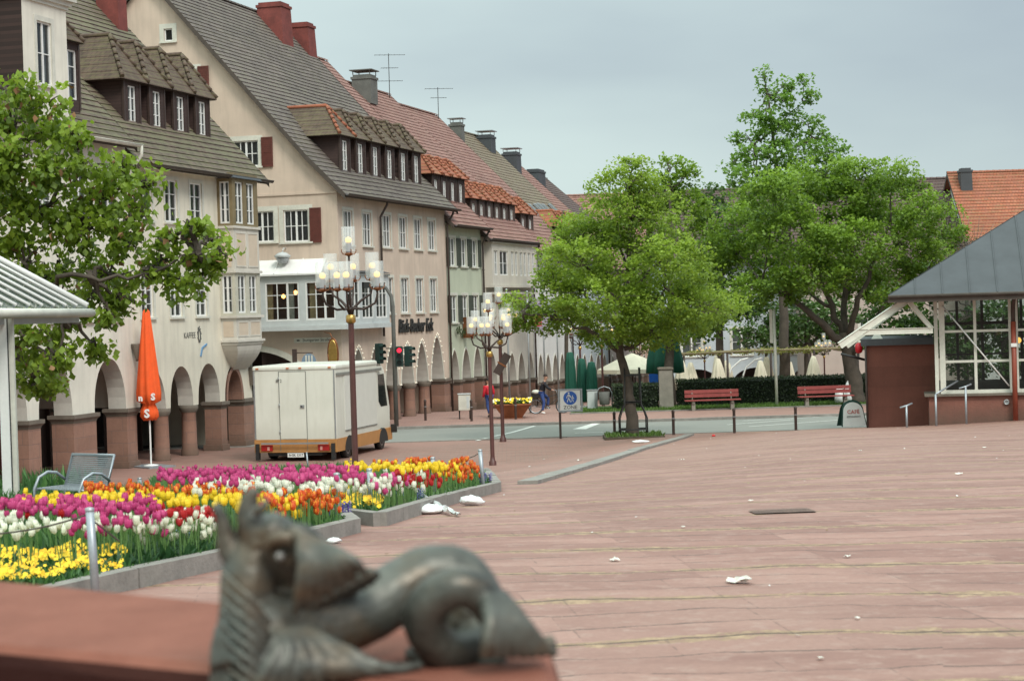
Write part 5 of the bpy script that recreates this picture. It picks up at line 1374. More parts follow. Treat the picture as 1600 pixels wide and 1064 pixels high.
# traffic light
tl = Vector((-5.02, 81.6, gz(-5, 81.6)))
tr_ = thing('traffic_light', 'curved grey mast with traffic signals showing red, in front of the pink house', 'traffic light', tl, 0)
mb = MB(); mb.tube([(0, 0, -.1), (0, 0, 5.2), (-.06, 0, 5.65), (-.28, 0, 6.0), (-.7, 0, 6.15), (-1.15, 0, 6.18)], [.1, .085, .08, .07, .06, .055], 10)
mb.tube([(-.35, -.02, 3.42), (.55, -.02, 3.42)], .025, 6); mb.tube([(0, -.02, 2.72), (.5, -.02, 2.72)], .025, 6)
mb.build('mast', M['chim'], tr_)
mb = MB(); mb.box(-1.2, -.95, -.1, .12, 6.0, 6.25); mb.build('bracket', M['black'], tr_)
def signal(x, y, z, rot, lit):
    mb = MB(); R_ = Matrix.Translation((x, y, z)) @ Matrix.Rotation(rot, 4, 'Z')
    prof = [(-.13, -.42), (.13, -.42), (.15, -.38), (.15, .40), (.12, .44), (-.12, .44), (-.15, .40), (-.15, -.38)]
    mb.rings([[R_ @ Vector((a, dy, b)) for a, b in prof] for dy in (-.08, .14)], 0, False)
    for zz in (-.27, 0, .27):
        for j in range(8):
            a0, a1 = PI*j/8-.2*(j == 0), PI*(j+1)/8
            q = lambda a, dy: R_ @ Vector((.115*math.cos(a), dy, zz+.02+.115*math.sin(a)))
            mb.face([q(a0, -.08), q(a1, -.08), q(a1, -.27), q(a0, -.27)], 0, True)
    o = mb.build('signal_head', M['signal'], tr_)
    for k, zz in enumerate((-.27, 0, .27)):
        mb = MB(); mb.rings([[R_ @ Vector((.1*math.cos(2*PI*j/14), dy, zz+.1*math.sin(2*PI*j/14))) for j in range(14)] for dy in (-.085, -.075)], 0, False)
        link('lens', mb.data('lens', [M['lens_red'] if (lit and k == 2) else M['lens_off']]), o)
M['signal'] = plain('dark_green_signal', (.012, .035, .03, 1), .5, .2)
M['lens_red'] = emis('red_light', (.9, .02, .05, 1), 2.2); M['lens_off'] = plain('dark_lens', (.02, .03, .03, 1), .2)
signal(.22, -.05, 3.05, 0.0, True); signal(.62, -.05, 3.05, 1.15, False); signal(-.62, .05, 3.2, .95, False)

# white signpost with a narrow plate
r_ = ray(1214, 634); D = 4.78/-(r_.z/r_.y); g = Vector((r_.x/r_.y*D, D, .12))
wp = thing('sign_post', 'tall thin white post with a narrow plate between the two red benches', 'sign', g, 0)
mb = MB(); mb.tube([(0, 0, -.1), (-.02, 0, 4.45)], .07, 10); mb.build('post', M['offwhite'], wp)
mb = MB(); mb.box(-.24, -.1, -.03, .0, 2.9, 4.45); mb.build('plate', M['offwhite'], wp)

# ------------------------------------------------------------------ red benches
def bench(label, px, py, D, L, rz):
    q = P(px, py, D); b = thing('park_bench', label, 'bench', (q.x, D, gz(q.x, D)+.12), rz, 'red slatted benches by the lawn')
    for z_, dy in ((.56, .30), (.74, .36)):
        mb = MB(); mb.box(-L/2, L/2, dy, dy+.05, z_, z_+.155); mb.build('backrest_plank', M['benchred'], b)
    for dy in (-.22, -.04, .14):
        mb = MB(); mb.box(-L/2-.03, L/2+.03, dy, dy+.155, .42, .465); mb.build('seat_plank', M['benchred'], b)
    for x in (-L*.36, L*.36):
        mb = MB(); mb.box(x-.06, x+.06, -.16, .3, .3, .42); mb.box(x-.08, x+.08, -.1, .2, -.05, .32); mb.tube([(x, .28, .35), (x, .33, .6), (x, .42, .9)], .03, 6); mb.build('leg', M['concrete'], b)
    return b
bench('red slatted bench standing before the dark hedge, left of the white signpost', 1114, 640, 86.6, 2.45, .03)
bench('red slatted bench with white bags behind it, by the spreading tree', 1291, 634, 87.0, 2.45, .05)

# hedge
def hedge(label, x0, x1, y, dep, h, z0, seed):
    root = thing('hedge', label, 'hedge', (x0, y, z0), 0)
    L = x1-x0; mb = MB(); mb.rings([[(x, yy, z) for yy, z in ((0.12, 0), (.12, h-.12), (dep*.5, h-.05), (dep-.12, h-.12), (dep-.12, 0))] for x in (.12, L-.12)], 0, False); mb.build('core', plain('hedge_core', (.008, .014, .006, 1), .95), root)
    r = np.random.default_rng(seed); n = int(4200*(L/5))
    side = r.uniform(0, 1, n); x = r.uniform(0, L, n)+r.normal(0, .02, n)
    yv = np.where(side < .62, r.normal(0.06, .05, n), r.uniform(0, dep, n)); zv = np.where(side < .62, r.uniform(0, h, n), h+r.normal(-.03, .035, n))
    e = side > .93; x = np.where(e, np.where(r.uniform(0, 1, n) < .5, .05, L-.05)+r.normal(0, .03, n), x); zv = np.where(e, r.uniform(0, h, n), zv); yv = np.where(e, r.uniform(0, dep, n), yv)
    p = np.stack([x, yv, zv], 1)
    d = r.normal(size=(n, 3)); d[:, 1] -= .6; d /= np.linalg.norm(d, axis=1)[:, None]; s_ = np.cross(d, r.normal(size=(n, 3))); s_ /= np.linalg.norm(s_, axis=1)[:, None]
    s = .055; v = np.stack([p-d*s, p+s_*s*.5, p+d*s, p-s_*s*.5], 1).reshape(-1, 3)
    me = bpy.data.meshes.new('foliage'); me.vertices.add(4*n); me.vertices.foreach_set('co', v.astype(np.float32).ravel())
    me.loops.add(4*n); me.loops.foreach_set('vertex_index', np.arange(4*n)); me.polygons.add(n); me.polygons.foreach_set('loop_start', np.arange(n)*4); me.polygons.foreach_set('loop_total', np.full(n, 4))
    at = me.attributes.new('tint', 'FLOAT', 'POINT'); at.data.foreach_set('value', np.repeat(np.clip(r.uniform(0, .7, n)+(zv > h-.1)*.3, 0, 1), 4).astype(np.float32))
    me.materials.append(M['hedge']); me.update(calc_edges=True); link('foliage', me, root)
M['hedge'] = leaf_mat('hedge_leaf', (.008, .018, .008, 1), (.045, .07, .022, 1), .1, 3)
xa = P(957, 640, 89.5).x; xb = P(1032, 640, 89.5).x; xc = P(1072, 640, 90).x; xd = P(1325, 635, 90).x
hedge('short dark clipped hedge left of the stone pillar', xa, xb, 89.0, 1.3, 1.18, .1, 1)
hedge('long dark clipped hedge behind the two red benches', xb+.9, xd+2.5, 90.2, 1.4, 1.25, .1, 2)
# stone pillar
q = P(1041, 638, 89.2); sp = thing('stone_pillar', 'rough square stone pillar rising from the hedge beside the maple trunk', 'pillar', (q.x, 89.2, .1), 0)
mb = MB(); mb.rings([[(sx*k, sy*k*.8, z) for sx, sy in ((-1, -1), (1, -1), (1, 1), (-1, 1))] for k, z in ((.36, -.1), (.33, .05), (.31, 1.72), (.30, 1.8))], 0, False); mb.build('shaft', M['concrete'], sp)
mb = MB(); mb.rings([[(sx*k, sy*k*.85, z) for sx, sy in ((-1, -1), (1, -1), (1, 1), (-1, 1))] for k, z in ((.31, 1.8), (.36, 1.83), (.35, 1.9), (.25, 1.93))], 0, False); mb.build('cap', M['cap_stone'], sp)

# ------------------------------------------------------------------ parasols
def closed_parasol(label, px, base_py, top_py, D, r, mat, group, polecol='offwhite', base=None, wrap=.55, bottom=.18):
    q = P(px, base_py, D) if base is None else base
    z0 = gz(q.x, D)+(.1 if D > 81 else 0); rt = ray(px, top_py); H_ = EYE.z+(rt/rt.y*D).z-z0
    root = thing('closed_parasol', label, 'parasol', (q.x, D, z0), px*.3, group)
    mb = MB(); mb.lathe([(.03, -.05), (.03, H_*.98)], 8); mb.lathe([(.25, 0), (.25, .07), (.05, .1)], 12); mb.build('pole', M[polecol], root)
    mb = MB(); n = 32; rr = random.Random(px)
    ph = rr.random()*6
    prof = ((.12, H_), (.3, H_*.985), (.62, H_*.8), (.9, H_*.6), (1.05, H_*.42), (1.0, H_*.34), (wrap, H_*.31), (.8, H_*.26), (.85, H_*bottom+.06), (.55, H_*bottom))
    if bottom > .3: prof = ((.1, H_), (.25, H_*.985), (.6, H_*.78), (.95, H_*.5), (1.05, H_*bottom), (.9, H_*bottom-.04))
    if mat == 'greenc' and r < .5: prof = ((.15, H_), (.55, H_*.985), (.8, H_*.85), (.95, H_*.6), (1.0, H_*.35), (.95, H_*bottom+.1), (.7, H_*bottom)); r = .25
    if H_ > 5: prof = ((.12, H_), (.26, H_*.985), (.5, H_*.8), (.72, H_*.6), (.86, H_*.47), (.84, H_*.42), (.42, H_*.40), (.62, H_*.36), (.66, H_*.325), (.45, H_*.30))
    mb.rings([[(r*k*(1+.16*math.sin(8*2*PI*j/n+ph+z*.6))*math.cos(2*PI*j/n), r*k*(1+.16*math.sin(8*2*PI*j/n+ph+z*.6))*math.sin(2*PI*j/n), z+(.03*math.sin(5*j) if z < H_*.4 else 0)) for j in range(n)] for k, z in prof], 0, True)
    mb.build('canopy', M[mat], root)
    return root, H_
M['orange'] = plain('orange_canvas', (.78, .10, .015, 1), .8, .15, 2, bump=.3, bscale=6)
M['greenc'] = plain('dark_green_canvas', (.008, .085, .055, 1), .8, .2, 2)
M['creamc'] = plain('cream_canvas', (.66, .60, .47, 1), .85, .12, 2)
gU = P(236, 722, 64.3); gU.z = gz(gU.x, 64.3)
up_, H_ = closed_parasol('closed orange parasol with white letters before the cream arcade', 238, 720, 483, gU.y, .42, 'orange', None, 'white', gU, .4, .19)
mb = MB(); mb.box(-.75, .75, -.5, .5, 0, .05); mb.build('base_plate', M['steel'], up_)
for s_, dx, z_, sz in (('S', .20, H_*.445, .30), ('n', -.22, H_*.44, .28), ('S', -.02, H_*.34, .38)):
    o = link('lettering', text_mesh(s_, sz, M['white'], 0, .01, .015), up_)
    o.rotation_euler = (PI/2, 0, -238*.3); R_ = Matrix.Rotation(-238*.3, 3, 'Z'); o.location = R_ @ Vector((dx, -.43+abs(dx)*.5 if z_ > H_*.4 else -.34, z_))
GP = 'closed dark green parasols on the far pavement'
closed_parasol('tallest closed dark green parasol, behind the zone sign', 893, 640, 550, 92, .33, 'greenc', GP)
closed_parasol('middle closed dark green parasol, hanging lowest', 911, 640, 560, 93, .33, 'greenc', GP, bottom=.12)
closed_parasol('closed dark green parasol above the pale grey box', 926, 640, 565, 92.5, .3, 'greenc', GP)
closed_parasol('large closed dark green parasol behind the stone pillar', 1041, 636, 490, 94, .85, 'greenc', None, bottom=.36)
CG = 'closed cream parasols of the terrace behind the hedge'
for px, ty, D, lb in ((1067, 562, 99, 'closed cream parasol leaning next to the maple trunk behind the hedge'), (1081, 566, 101, 'slimmer closed cream parasol, second right of the maple trunk'), (1124, 560, 100, 'broad closed cream parasol before the dark archway'), (1121, 555, 107, 'thin white parasol tip just behind the broad one'),
                      (1136, 563, 103, 'narrow closed cream parasol right of the broad one'), (1141, 567, 105, 'narrow closed parasol tucked behind its neighbour, left of the white arc'), (1190, 563, 100, 'closed cream parasol of the pair by the white signpost, left one'), (1200, 557, 102, 'taller closed cream parasol of the pair by the white signpost'),
                      (1237, 565, 104, 'thin closed white parasol with a blue foot'), (1273, 556, 99, 'closed cream parasol alone under the right end of the pergola')):
    closed_parasol(lb, px, 640, ty, D, .4 if 'thin' not in lb and 'narrow' not in lb else .26, 'creamc', CG, bottom=.34)
# open cream parasol
q = P(990, 640, 98); z0 = gz(q.x, 98)+.1
op = thing('open_parasol', 'large open cream parasol behind the maple trunk', 'parasol', (q.x, 98, z0), .3)
rt = ray(990, 552); HT = EYE.z+(rt/rt.y*98).z-z0
mb = MB(); mb.tube([(0, 0, 0), (0, 0, HT)], .05, 8); mb.build('pole', M['dark_wood'], op)
mb = MB(); n = 8
mb.rings([[(r_*math.cos(2*PI*j/n), r_*math.sin(2*PI*j/n), z) for j in range(n)] for r_, z in ((.05, HT), (.9, HT-.33), (1.9, HT-.78), (1.92, HT-.98))], 0, False, False); mb.build('canopy', M['creamc'], op)
mb = MB()
for j in range(n): mb.tube([(1.85*math.cos(2*PI*j/n), 1.85*math.sin(2*PI*j/n), HT-.8), (0, 0, HT-.08)], .018, 4)
mb.build('ribs', M['dark_wood'], op)

# blue windbreak panel, white box, cabinets
def panel_thing(name, label, cat, px, py0, py1, wpx, D, mat, foot=True, frame=None):
    a = P(px, py1, D); b = P(px, py0, D); w_ = wpx/F*D; z0 = gz(a.x, D)+.1
    r = thing(name, label, cat, (a.x, D, z0), 0); hgt = b.z-z0; low = max(.05, a.z-z0)
    mb = MB(); mb.rings([[(-w_/2+k, dy, low+k), (w_/2-k, dy, low+k), (w_/2-k, dy, hgt-k), (-w_/2+k, dy, hgt-k)] for k, dy in ((.02, -.16), (0, -.14), (0, .14), (.02, .16))], 0, False); mb.build('body', M[mat], r)
    mb = MB()
    for s_ in (-1, 1): mb.tube([(s_*(w_/2-.04), 0, 0), (s_*(w_/2-.04), 0, low+.05)], .03, 6)
    mb.build('feet', M['black'], r)
    if frame: mb = MB(); mb.box(-w_/2-.02, w_/2+.02, -.19, .19, hgt, hgt+.04); mb.box(.1, w_/2-.05, -.172, -.16, low+.1, hgt-.1); mb.build('lid', M[frame], r)
    return r
M['bluep'] = plain('blue_sheet', (.01, .10, .45, 1), .5, .15)
panel_thing('windbreak', 'bright blue panel under the open cream parasol', 'screen', 1023, 574, 600, 17, 96, 'bluep')
panel_thing('switch_cabinet', 'white metal cabinet on legs beside the pink house arcade', 'cabinet', 726, 616, 641, 19, 85.5, 'offwhite', True, 'greyframe')
panel_thing('display_box', 'pale grey box below the dark green parasol', 'box', 926, 610, 643, 16, 90, 'greyframe', True, 'zinc')
# litter bin with hoop
q = P(945, 640, 89.4); lb_ = thing('litter_bin', 'round grey wire litter bin within a hoop by the lawn edge', 'bin', (q.x, 89.4, .1), 0)
mb = MB(); mb.lathe([(.2, .25), (.24, .3), (.26, .85), (.24, .85), (.2, .3)], 14); mb.build('basket', M['chim'], lb_)
mb = MB(); mb.tube([(-.35, 0, -.1), (-.35, 0, .8), (-.25, 0, 1.02), (0, 0, 1.1), (.25, 0, 1.02), (.35, 0, .8), (.35, 0, -.1)], .025, 6); mb.build('hoop', M['steel'], lb_)

# pergola with vines
q0 = P(1066, 553, 101); q1 = P(1335, 545, 101)
pg = thing('pergola', 'long low pergola of poles overgrown with yellowish vines', 'pergola', (q0.x, 101, -.4), 0)
L = q1.x-q0.x; zt = q0.z+.4
mb = MB()
for k in range(12): mb.tube([(L*k/11, -1.2, zt-.05), (L*k/11, 1.3, zt-.05)], .045, 5)
for yy in (-.9, .1, 1.0): mb.tube([(-.1, yy, zt), (L*.5, yy, zt+.08), (L+.1, yy, zt+.04)], .05, 6)
mb.build('beams', M['olive'], pg)
for k in range(10):
    mb = MB(); mb.tube([(L*(k//2)/4, (-.9, 1.0)[k%2], -.2), (L*(k//2)/4, (-.9, 1.0)[k%2], zt)], .06, 6); mb.build('post', M['dark_wood'], pg)
r = np.random.default_rng(40); el = [((float(a), float(r.uniform(-.8, .9)), zt+.05), .45, .5, .10) for a in np.concatenate([r.uniform(0, L, 26), r.uniform(L*.4, L*.9, 18)])]
link('vines', crown_mesh('vines', el, .13, .35, leaf_mat('vine_leaf', (.11, .12, .02, 1), (.33, .33, .09, 1), .3), 41, .5, .3), pg)
# white curved arches of the terrace
for px, D in ((1150, 104), (1172, 105)):
    q = P(px, 600, D); z0 = gz(q.x, D)+.1
    mb = MB(); mb.tube([(-.55, 0, 0), (-.5, 0, 1.0), (-.2, 0, 1.8), (.3, 0, 2.2), (.7, 0, 2.3)], .05, 6)
    o = mb.build('garden_arch', M['white'], None, (q.x, D, z0)); tag(o, 'white curved tube left of the pair of cream parasols' if px > 1160 else 'white curved tube beside the blue footed parasol in the archway', 'arch')
# ------------------------------------------------------------------ flag poles
for px, D, H_, lb, cl in ((797, 86.5, 5.7, 'thin pale flagpole right behind the two lamps, bare', None), (829, 89, 5.6, 'thin flagpole with a lilac banner bearing a red emblem', 1), (853, 92, 5.6, 'thin pale flagpole with a greenish banner partly behind leaves', 2), (874, 95, 5.9, 'thin pale flagpole nearest the closed green parasols', None)):
    q = P(px, 645, D); z0 = gz(q.x, D)+.1
    fp = thing('flagpole', lb, 'flagpole', (q.x, D, z0), 0, 'flagpoles in front of the arcades')
    mb = MB(); mb.tube([(0, 0, -.1), (0, 0, H_)], [.05, .03], 8); mb.ball((0, 0, H_), .06, 8); mb.build('pole', M['zinc'], fp)
    if cl:
        f = thing('banner', 'lilac banner with a red emblem hanging from a flagpole' if cl == 1 else 'greenish grey banner hanging slack from a flagpole', 'banner', (q.x, D, z0), 0)
        mb = MB(); n = 10
        for i in range(n):
            for j in range(6):
                pt = lambda a, b: (-.05+1.0*a/n, .1*math.sin(a*1.3+b*.4), H_-.3-b*.26+.02*math.sin(a))
                mb.face([pt(i, j), pt(i+1, j), pt(i+1, j+1), pt(i, j+1)], 1 if (cl == 1 and 3 <= i <= 6 and 3 <= j <= 4) else 0, True)
        mb.build('cloth', [plain('lilac_cloth' if cl == 1 else 'green_grey_cloth', (.36, .31, .38, 1) if cl == 1 else (.30, .34, .30, 1), .8, .25, 2), plain('red_emblem', (.5, .08, .09, 1), .8)], f)

# ------------------------------------------------------------------ planter bowl
q = P(801, 648, 85.2); pb = thing('planter_bowl', 'wide rust brown planter bowl beside the cyclist', 'planter', (q.x, 85.2, .1), 0)
rust = plain('rusty_steel', (.27, .095, .04, 1), .7, .4, 3, bump=.2)
mb = MB(); mb.rings([[(a*k, b*k, z) for a, b in ((-.9, -.9), (.9, -.9), (.9, .9), (-.9, .9))] for k, z in ((.50, .0), (.45, .02), (.88, .58), (.93, .60), (.93, .66), (.88, .66), (.84, .6))], 0, False); mb.build('bowl', rust, pb)
r = np.random.default_rng(50); pts = [(a, b, .6) for a, b in r.uniform(-.8, .8, (900, 2))]
o = blades('leaves', pts, .22, .03, LD, 'x', 'x', .8, 51); o.parent = pb; del o['label']; del o['category']; 
def blossoms(name, pts, rad, mats, parent=None, seed=0, petals=5):
    mb = MB(); rr = random.Random(seed)
    for (x, y, z) in pts:
        m = rr.randrange(len(mats)); t1, t2 = rr.uniform(-.8, .3), rr.uniform(-.5, .5); R_ = Matrix.Rotation(t2, 3, 'Y') @ Matrix.Rotation(PI/2*.55+t1*.4, 3, 'X'); ph = rr.random()*6; rd = rad*rr.uniform(.75, 1.2)
        for k in range(petals):
            a = ph+2*PI*k/petals; e = PI/petals*1.05
            c = Vector((x, y, z)); mb.face([c, c+R_ @ Vector((math.cos(a-e)*rd*.8, math.sin(a-e)*rd*.8, rd*.25)), c+R_ @ Vector((math.cos(a)*rd*1.1, math.sin(a)*rd*1.1, rd*.15)), c+R_ @ Vector((math.cos(a+e)*rd*.8, math.sin(a+e)*rd*.8, rd*.25))], m)
    return mb.build(name, mats, parent)
yel = plain('pansy_yellow', (.85, .58, .02, 1), .6, .12, 20); wht = plain('pansy_white', (.8, .78, .6, 1), .6, .1, 20)
blossoms('blossoms', [(a, b, .76+c_) for a, b, c_ in zip(r.uniform(-.85, .85, 150), r.uniform(-.9, .7, 150), r.uniform(-.06, .1, 150))], .05, [yel, yel, wht], pb, 5)

# ------------------------------------------------------------------ tree guard
g = gp(990, 684); tg = thing('tree_guard', 'dark metal cage and square grille around the maple trunk', 'tree guard', g, 0)
mb = MB()
for sx in (-1, 1):
    for sy in (-1, 1):
        mb.tube([(sx*.5, sy*.4, -.05), (sx*.5, sy*.4, .75), (sx*.42, sy*.34, 1.0), (sx*.3, sy*.26, 1.25), (sx*.28, sy*.24, 2.6)], .026, 6)
mb.build('uprights', M['black'], tg)
for z_, a, b in ((.3, .5, .4), (1.3, .3, .26), (1.32, .3, .26), (2.3, .28, .24)):
    mb = MB(); mb.box(-a, a, -b-.01, -b+.01, z_, z_+.05); mb.box(-a, a, b-.01, b+.01, z_, z_+.05); mb.box(-a-.01, -a+.01, -b, b, z_+.001, z_+.051); mb.box(a-.01, a+.01, -b, b, z_+.001, z_+.051); mb.build('ring', M['black'], tg)
mb = MB(); mb.box(-1.1, 1.1, -.9, .9, -.05, .09); mb.build('tree_pit', plain('soil_bed', (.07, .055, .035, 1), .95, .4, 6, bump=.6), tg)
pts = [(g.x+a, g.y+b, g.z+.08) for a, b in rng.uniform(-1, 1, (700, 2))*np.array([1.05, .85])]
blades('weeds', pts, .16, .018, M['grassleaf'], 'weeds growing at the foot of the guarded maple', 'weeds', .8, 60)
# ------------------------------------------------------------------ skinned figures
def skin_mesh(name, nodes, edges, mats, sub=2, root=0):
    me = bpy.data.meshes.new(name); me.from_pydata([n[0] for n in nodes], edges, [])
    o = bpy.data.objects.new('tmp', me); COL.objects.link(o)
    o.modifiers.new('s', 'SKIN')
    sv = me.skin_vertices[0].data
    for i, n in enumerate(nodes):
        r = n[1]; sv[i].radius = (r, r) if not hasattr(r, '__len__') else r
        sv[i].use_root = (i == root)
    m = o.modifiers.new('u', 'SUBSURF'); m.levels = sub; m.render_levels = sub
    dg = bpy.context.evaluated_depsgraph_get(); dg.update()
    out = bpy.data.meshes.new_from_object(o.evaluated_get(dg)); out.name = name
    bpy.data.objects.remove(o)
    out.materials.clear()
    for mt in (mats if isinstance(mats, list) else [mats]): out.materials.append(mt)
    out.polygons.foreach_set('use_smooth', [True]*len(out.polygons))
    return out

def person(label, loc, rz, pose, jacket, trousers, hair, cat='person', extra=None):
    root = thing('person', label, cat, loc, rz)
    J = pose
    nodes = [(J['pelvis'], .12), (J['belly'], .12), (J['chest'], .15), (J['neck'], .055), (J['head0'], .075), (J['head1'], .10), (J['head2'], .085)]
    edges = [(0, 1), (1, 2), (2, 3), (3, 4), (4, 5), (5, 6)]
    def chain(start, pts):
        p = start
        for q in pts: nodes.append(q); edges.append((p, len(nodes)-1)); p = len(nodes)-1
        return p
    for s in ('l', 'r'):
        chain(0, [(J['hip'+s], .085), (J['knee'+s], .055), (J['ank'+s], .04), (J['toe'+s], .035)])
        w_ = chain(2, [(J['sh'+s], .058), (J['elb'+s], .042), (J['wr'+s], .03), (J['hand'+s], .032)])
        a = Vector(J['hand'+s]); d = (a-Vector(J['wr'+s])).normalized(); sd = Vector((0, 1, 0)) if abs(d.y) < .9 else Vector((1, 0, 0))
        for k in range(4): chain(w_, [(tuple(a+d*.05+sd*(.018*(k-1.5))), .009), (tuple(a+d*(.085-.008*abs(k-1.3))+sd*(.020*(k-1.5))-Vector((0, 0, .015))), .008)])
        chain(w_, [(tuple(a+sd*.035+d*.02-Vector((0, 0, .01))), .010)])
    skin = M.get('skin') or plain('skin', (.42, .23, .16, 1), .6, .1); M['skin'] = skin
    link('body', skin_mesh('body', nodes, edges, skin), root)
    n2 = [(tuple(Vector(J['pelvis'])-Vector((0, 0, .06))), .15), (J['belly'], .155), (J['chest'], .18), (tuple(Vector(J['neck'])-Vector((0, 0, .03))), .085)]; e2 = [(0, 1), (1, 2), (2, 3)]
    for s in ('l', 'r'):
        b = len(n2); n2 += [(J['sh'+s], .082), (J['elb'+s], .066), (J['wr'+s], .05)]; e2 += [(2, b), (b, b+1), (b+1, b+2)]
    link('jacket', skin_mesh('jacket', n2, e2, jacket), root)
    n3 = [(J['pelvis'], .14)]; e3 = []
    for s in ('l', 'r'):
        b = len(n3); n3 += [(J['hip'+s], .105), (J['knee'+s], .075), (tuple(Vector(J['ank'+s])+Vector((0, 0, .05))), .062)]; e3 += [(0, b), (b, b+1), (b+1, b+2)]
    link('trousers', skin_mesh('trousers', n3, e3, trousers), root)
    for s in ('l', 'r'):
        a = Vector(J['ank'+s]); t_ = Vector(J['toe'+s]); h_ = a-(t_-a)*.35-Vector((0, 0, .03))
        link('shoe', skin_mesh('shoe', [(tuple(h_), .05), (tuple(a.lerp(t_, .4)-Vector((0, 0, .02))), .052), (tuple(t_), .045)], [(0, 1), (1, 2)], M['white'] if s == 'l' else M['black']), root)
    hd = Vector(J['head2']); h1 = Vector(J['head1']); fw = Vector(J['face'])
    mb = MB(); c = h1.lerp(hd, .45)-fw*.018
    mb.rings([[(c.x+.108*math.sin(th)*math.cos(2*PI*j/14), c.y+.1*math.sin(th)*math.sin(2*PI*j/14), c.z+.02+.118*math.cos(th)) for j in range(14)] for th in [.05+1.55*k/6 for k in range(7)]], 0, True, False)
    mb.build('hair', hair, root)
    mb = MB(); f0 = h1+fw*.098
    sd = Vector((-fw.y, fw.x, 0))
    for s_ in (-1, 1): mb.ball(tuple(f0+sd*s_*.035+Vector((0, 0, .02))-fw*.012), .012, 6, 0, 1, 4)
    mb.build('eyes', M['black'], root)
    mb = MB(); mb.tube([f0+Vector((0, 0, .02)), f0+fw*.022-Vector((0, 0, .02)), f0-Vector((0, 0, .03))], [.008, .014, .01], 6); mb.build('nose', skin, root)
    return root
navy = plain('blue_jeans', (.03, .06, .20, 1), .8, .25, 10); blackj = plain('black_jacket', (.012, .012, .018, 1), .8, .4, 8)
dhair = plain('dark_hair', (.03, .02, .015, 1), .8)
pose_bike = dict(pelvis=(0, 0, .96), belly=(.04, 0, 1.12), chest=(.11, 0, 1.32), neck=(.17, 0, 1.49), head0=(.19, 0, 1.56), head1=(.22, 0, 1.65), head2=(.22, 0, 1.74), face=(1, 0, 0),
    hipl=(.0, -.1, .92), kneel=(.10, -.17, .5), ankl=(.02, -.2, .09), toel=(.16, -.21, .035), hipr=(.02, .1, .92), kneer=(.32, .13, .68), ankr=(.27, .13, .30), toer=(.40, .13, .26),
    shl=(.12, -.19, 1.40), elbl=(.30, -.26, 1.17), wrl=(.46, -.24, 1.09), handl=(.54, -.23, 1.07), shr=(.12, .19, 1.40), elbr=(.30, .26, 1.17), wrr=(.46, .24, 1.09), handr=(.54, .23, 1.07))
DB = 87.9
q = P(847, 648, DB); zb = gz(q.x, DB)+.1
person('person in black jacket and blue jeans standing astride a bicycle', (q.x, DB, zb), 0.02, pose_bike, blackj, navy, dhair)
# bicycle
bk = thing('bicycle', 'black city bicycle with a pale basket bag, held by the person in jeans', 'bicycle', (q.x, DB, zb), .02)
def wheel(cx):
    mb = MB(); mb.tube([(cx+.32*math.cos(2*PI*j/28), 0, .34+.32*math.sin(2*PI*j/28)) for j in range(29)], .027, 6, 0, False); w_ = mb.build('wheel', M['black'], bk)
    mb = MB(); mb.tube([(cx+.295*math.cos(2*PI*j/28), 0, .34+.295*math.sin(2*PI*j/28)) for j in range(29)], .018, 5, 0, False)
    for j in range(14): a = 2*PI*j/14; mb.tube([(cx, .0, .34), (cx+.29*math.cos(a), 0, .34+.29*math.sin(a))], .0035, 3, 0, False)
    mb.tube([(cx, -.05, .34), (cx, .05, .34)], .025, 6); link('rim', mb.data('rim', [M['steel']]), w_)
wheel(-.28); wheel(.98)
mb = MB()
for a, b in (((-.28, 0, .34), (.25, 0, .30)), ((-.28, 0, .34), (.08, 0, .78)), ((.25, 0, .30), (.06, 0, .85)), ((.25, 0, .30), (.72, 0, .68)), ((.08, 0, .72), (.70, 0, .85)), ((.70, 0, .92), (.78, 0, .6)), ((.78, 0, .62), (.98, 0, .34))): mb.tube([a, b], .017, 6)
mb.build('frame', M['black'], bk)
mb = MB(); mb.tube([(.70, 0, .92), (.68, 0, 1.05)], .014, 6); mb.tube([(.50, -.26, 1.05), (.66, -.2, 1.07), (.68, 0, 1.05), (.66, .2, 1.07), (.50, .26, 1.05)], .013, 6); mb.build('handlebar', M['steel'], bk)
mb = MB(); mb.rings([[(-.08, y*.08, .9), (-.08, y*.08, .93), (.14, y*.03, .93), (.14, y*.03, .9)] for y in (-1, 1)], 0, False); mb.build('saddle', M['black'], bk)
mb = MB(); mb.lathe([(.0, 0), (.08, .0), (.09, .02), (.02, .03)], 12, (.25, 0, .29)); mb.tube([(.25, -.06, .3), (.35, -.08, .22)], .012, 5); mb.tube([(.25, .06, .3), (.2, .08, .32)], .012, 5); mb.build('crank', M['steel'], bk)
mb = MB(); mb.tube([(-.45, 0, .73), (.02, 0, .73)], .012, 5); mb.tube([(-.28, 0, .36), (-.35, 0, .73)], .01, 5); mb.build('rack', M['black'], bk)
bag = thing('bag', 'pale bag over a dark basket on the bicycle rack', 'bag', (q.x-.26, DB, zb+.74), 0)
mb = MB(); mb.rings([[(a*k, b*k, z) for a, b in ((-.22, -.14), (.22, -.14), (.22, .14), (-.22, .14))] for k, z in ((.75, 0), (1, .22))], 0, False); mb.build('basket', M['black'], bag)
mb = MB(); mb.ball((0, 0, .26), .2, 12, 0, .55); mb.build('cloth', M['offwhite'], bag)
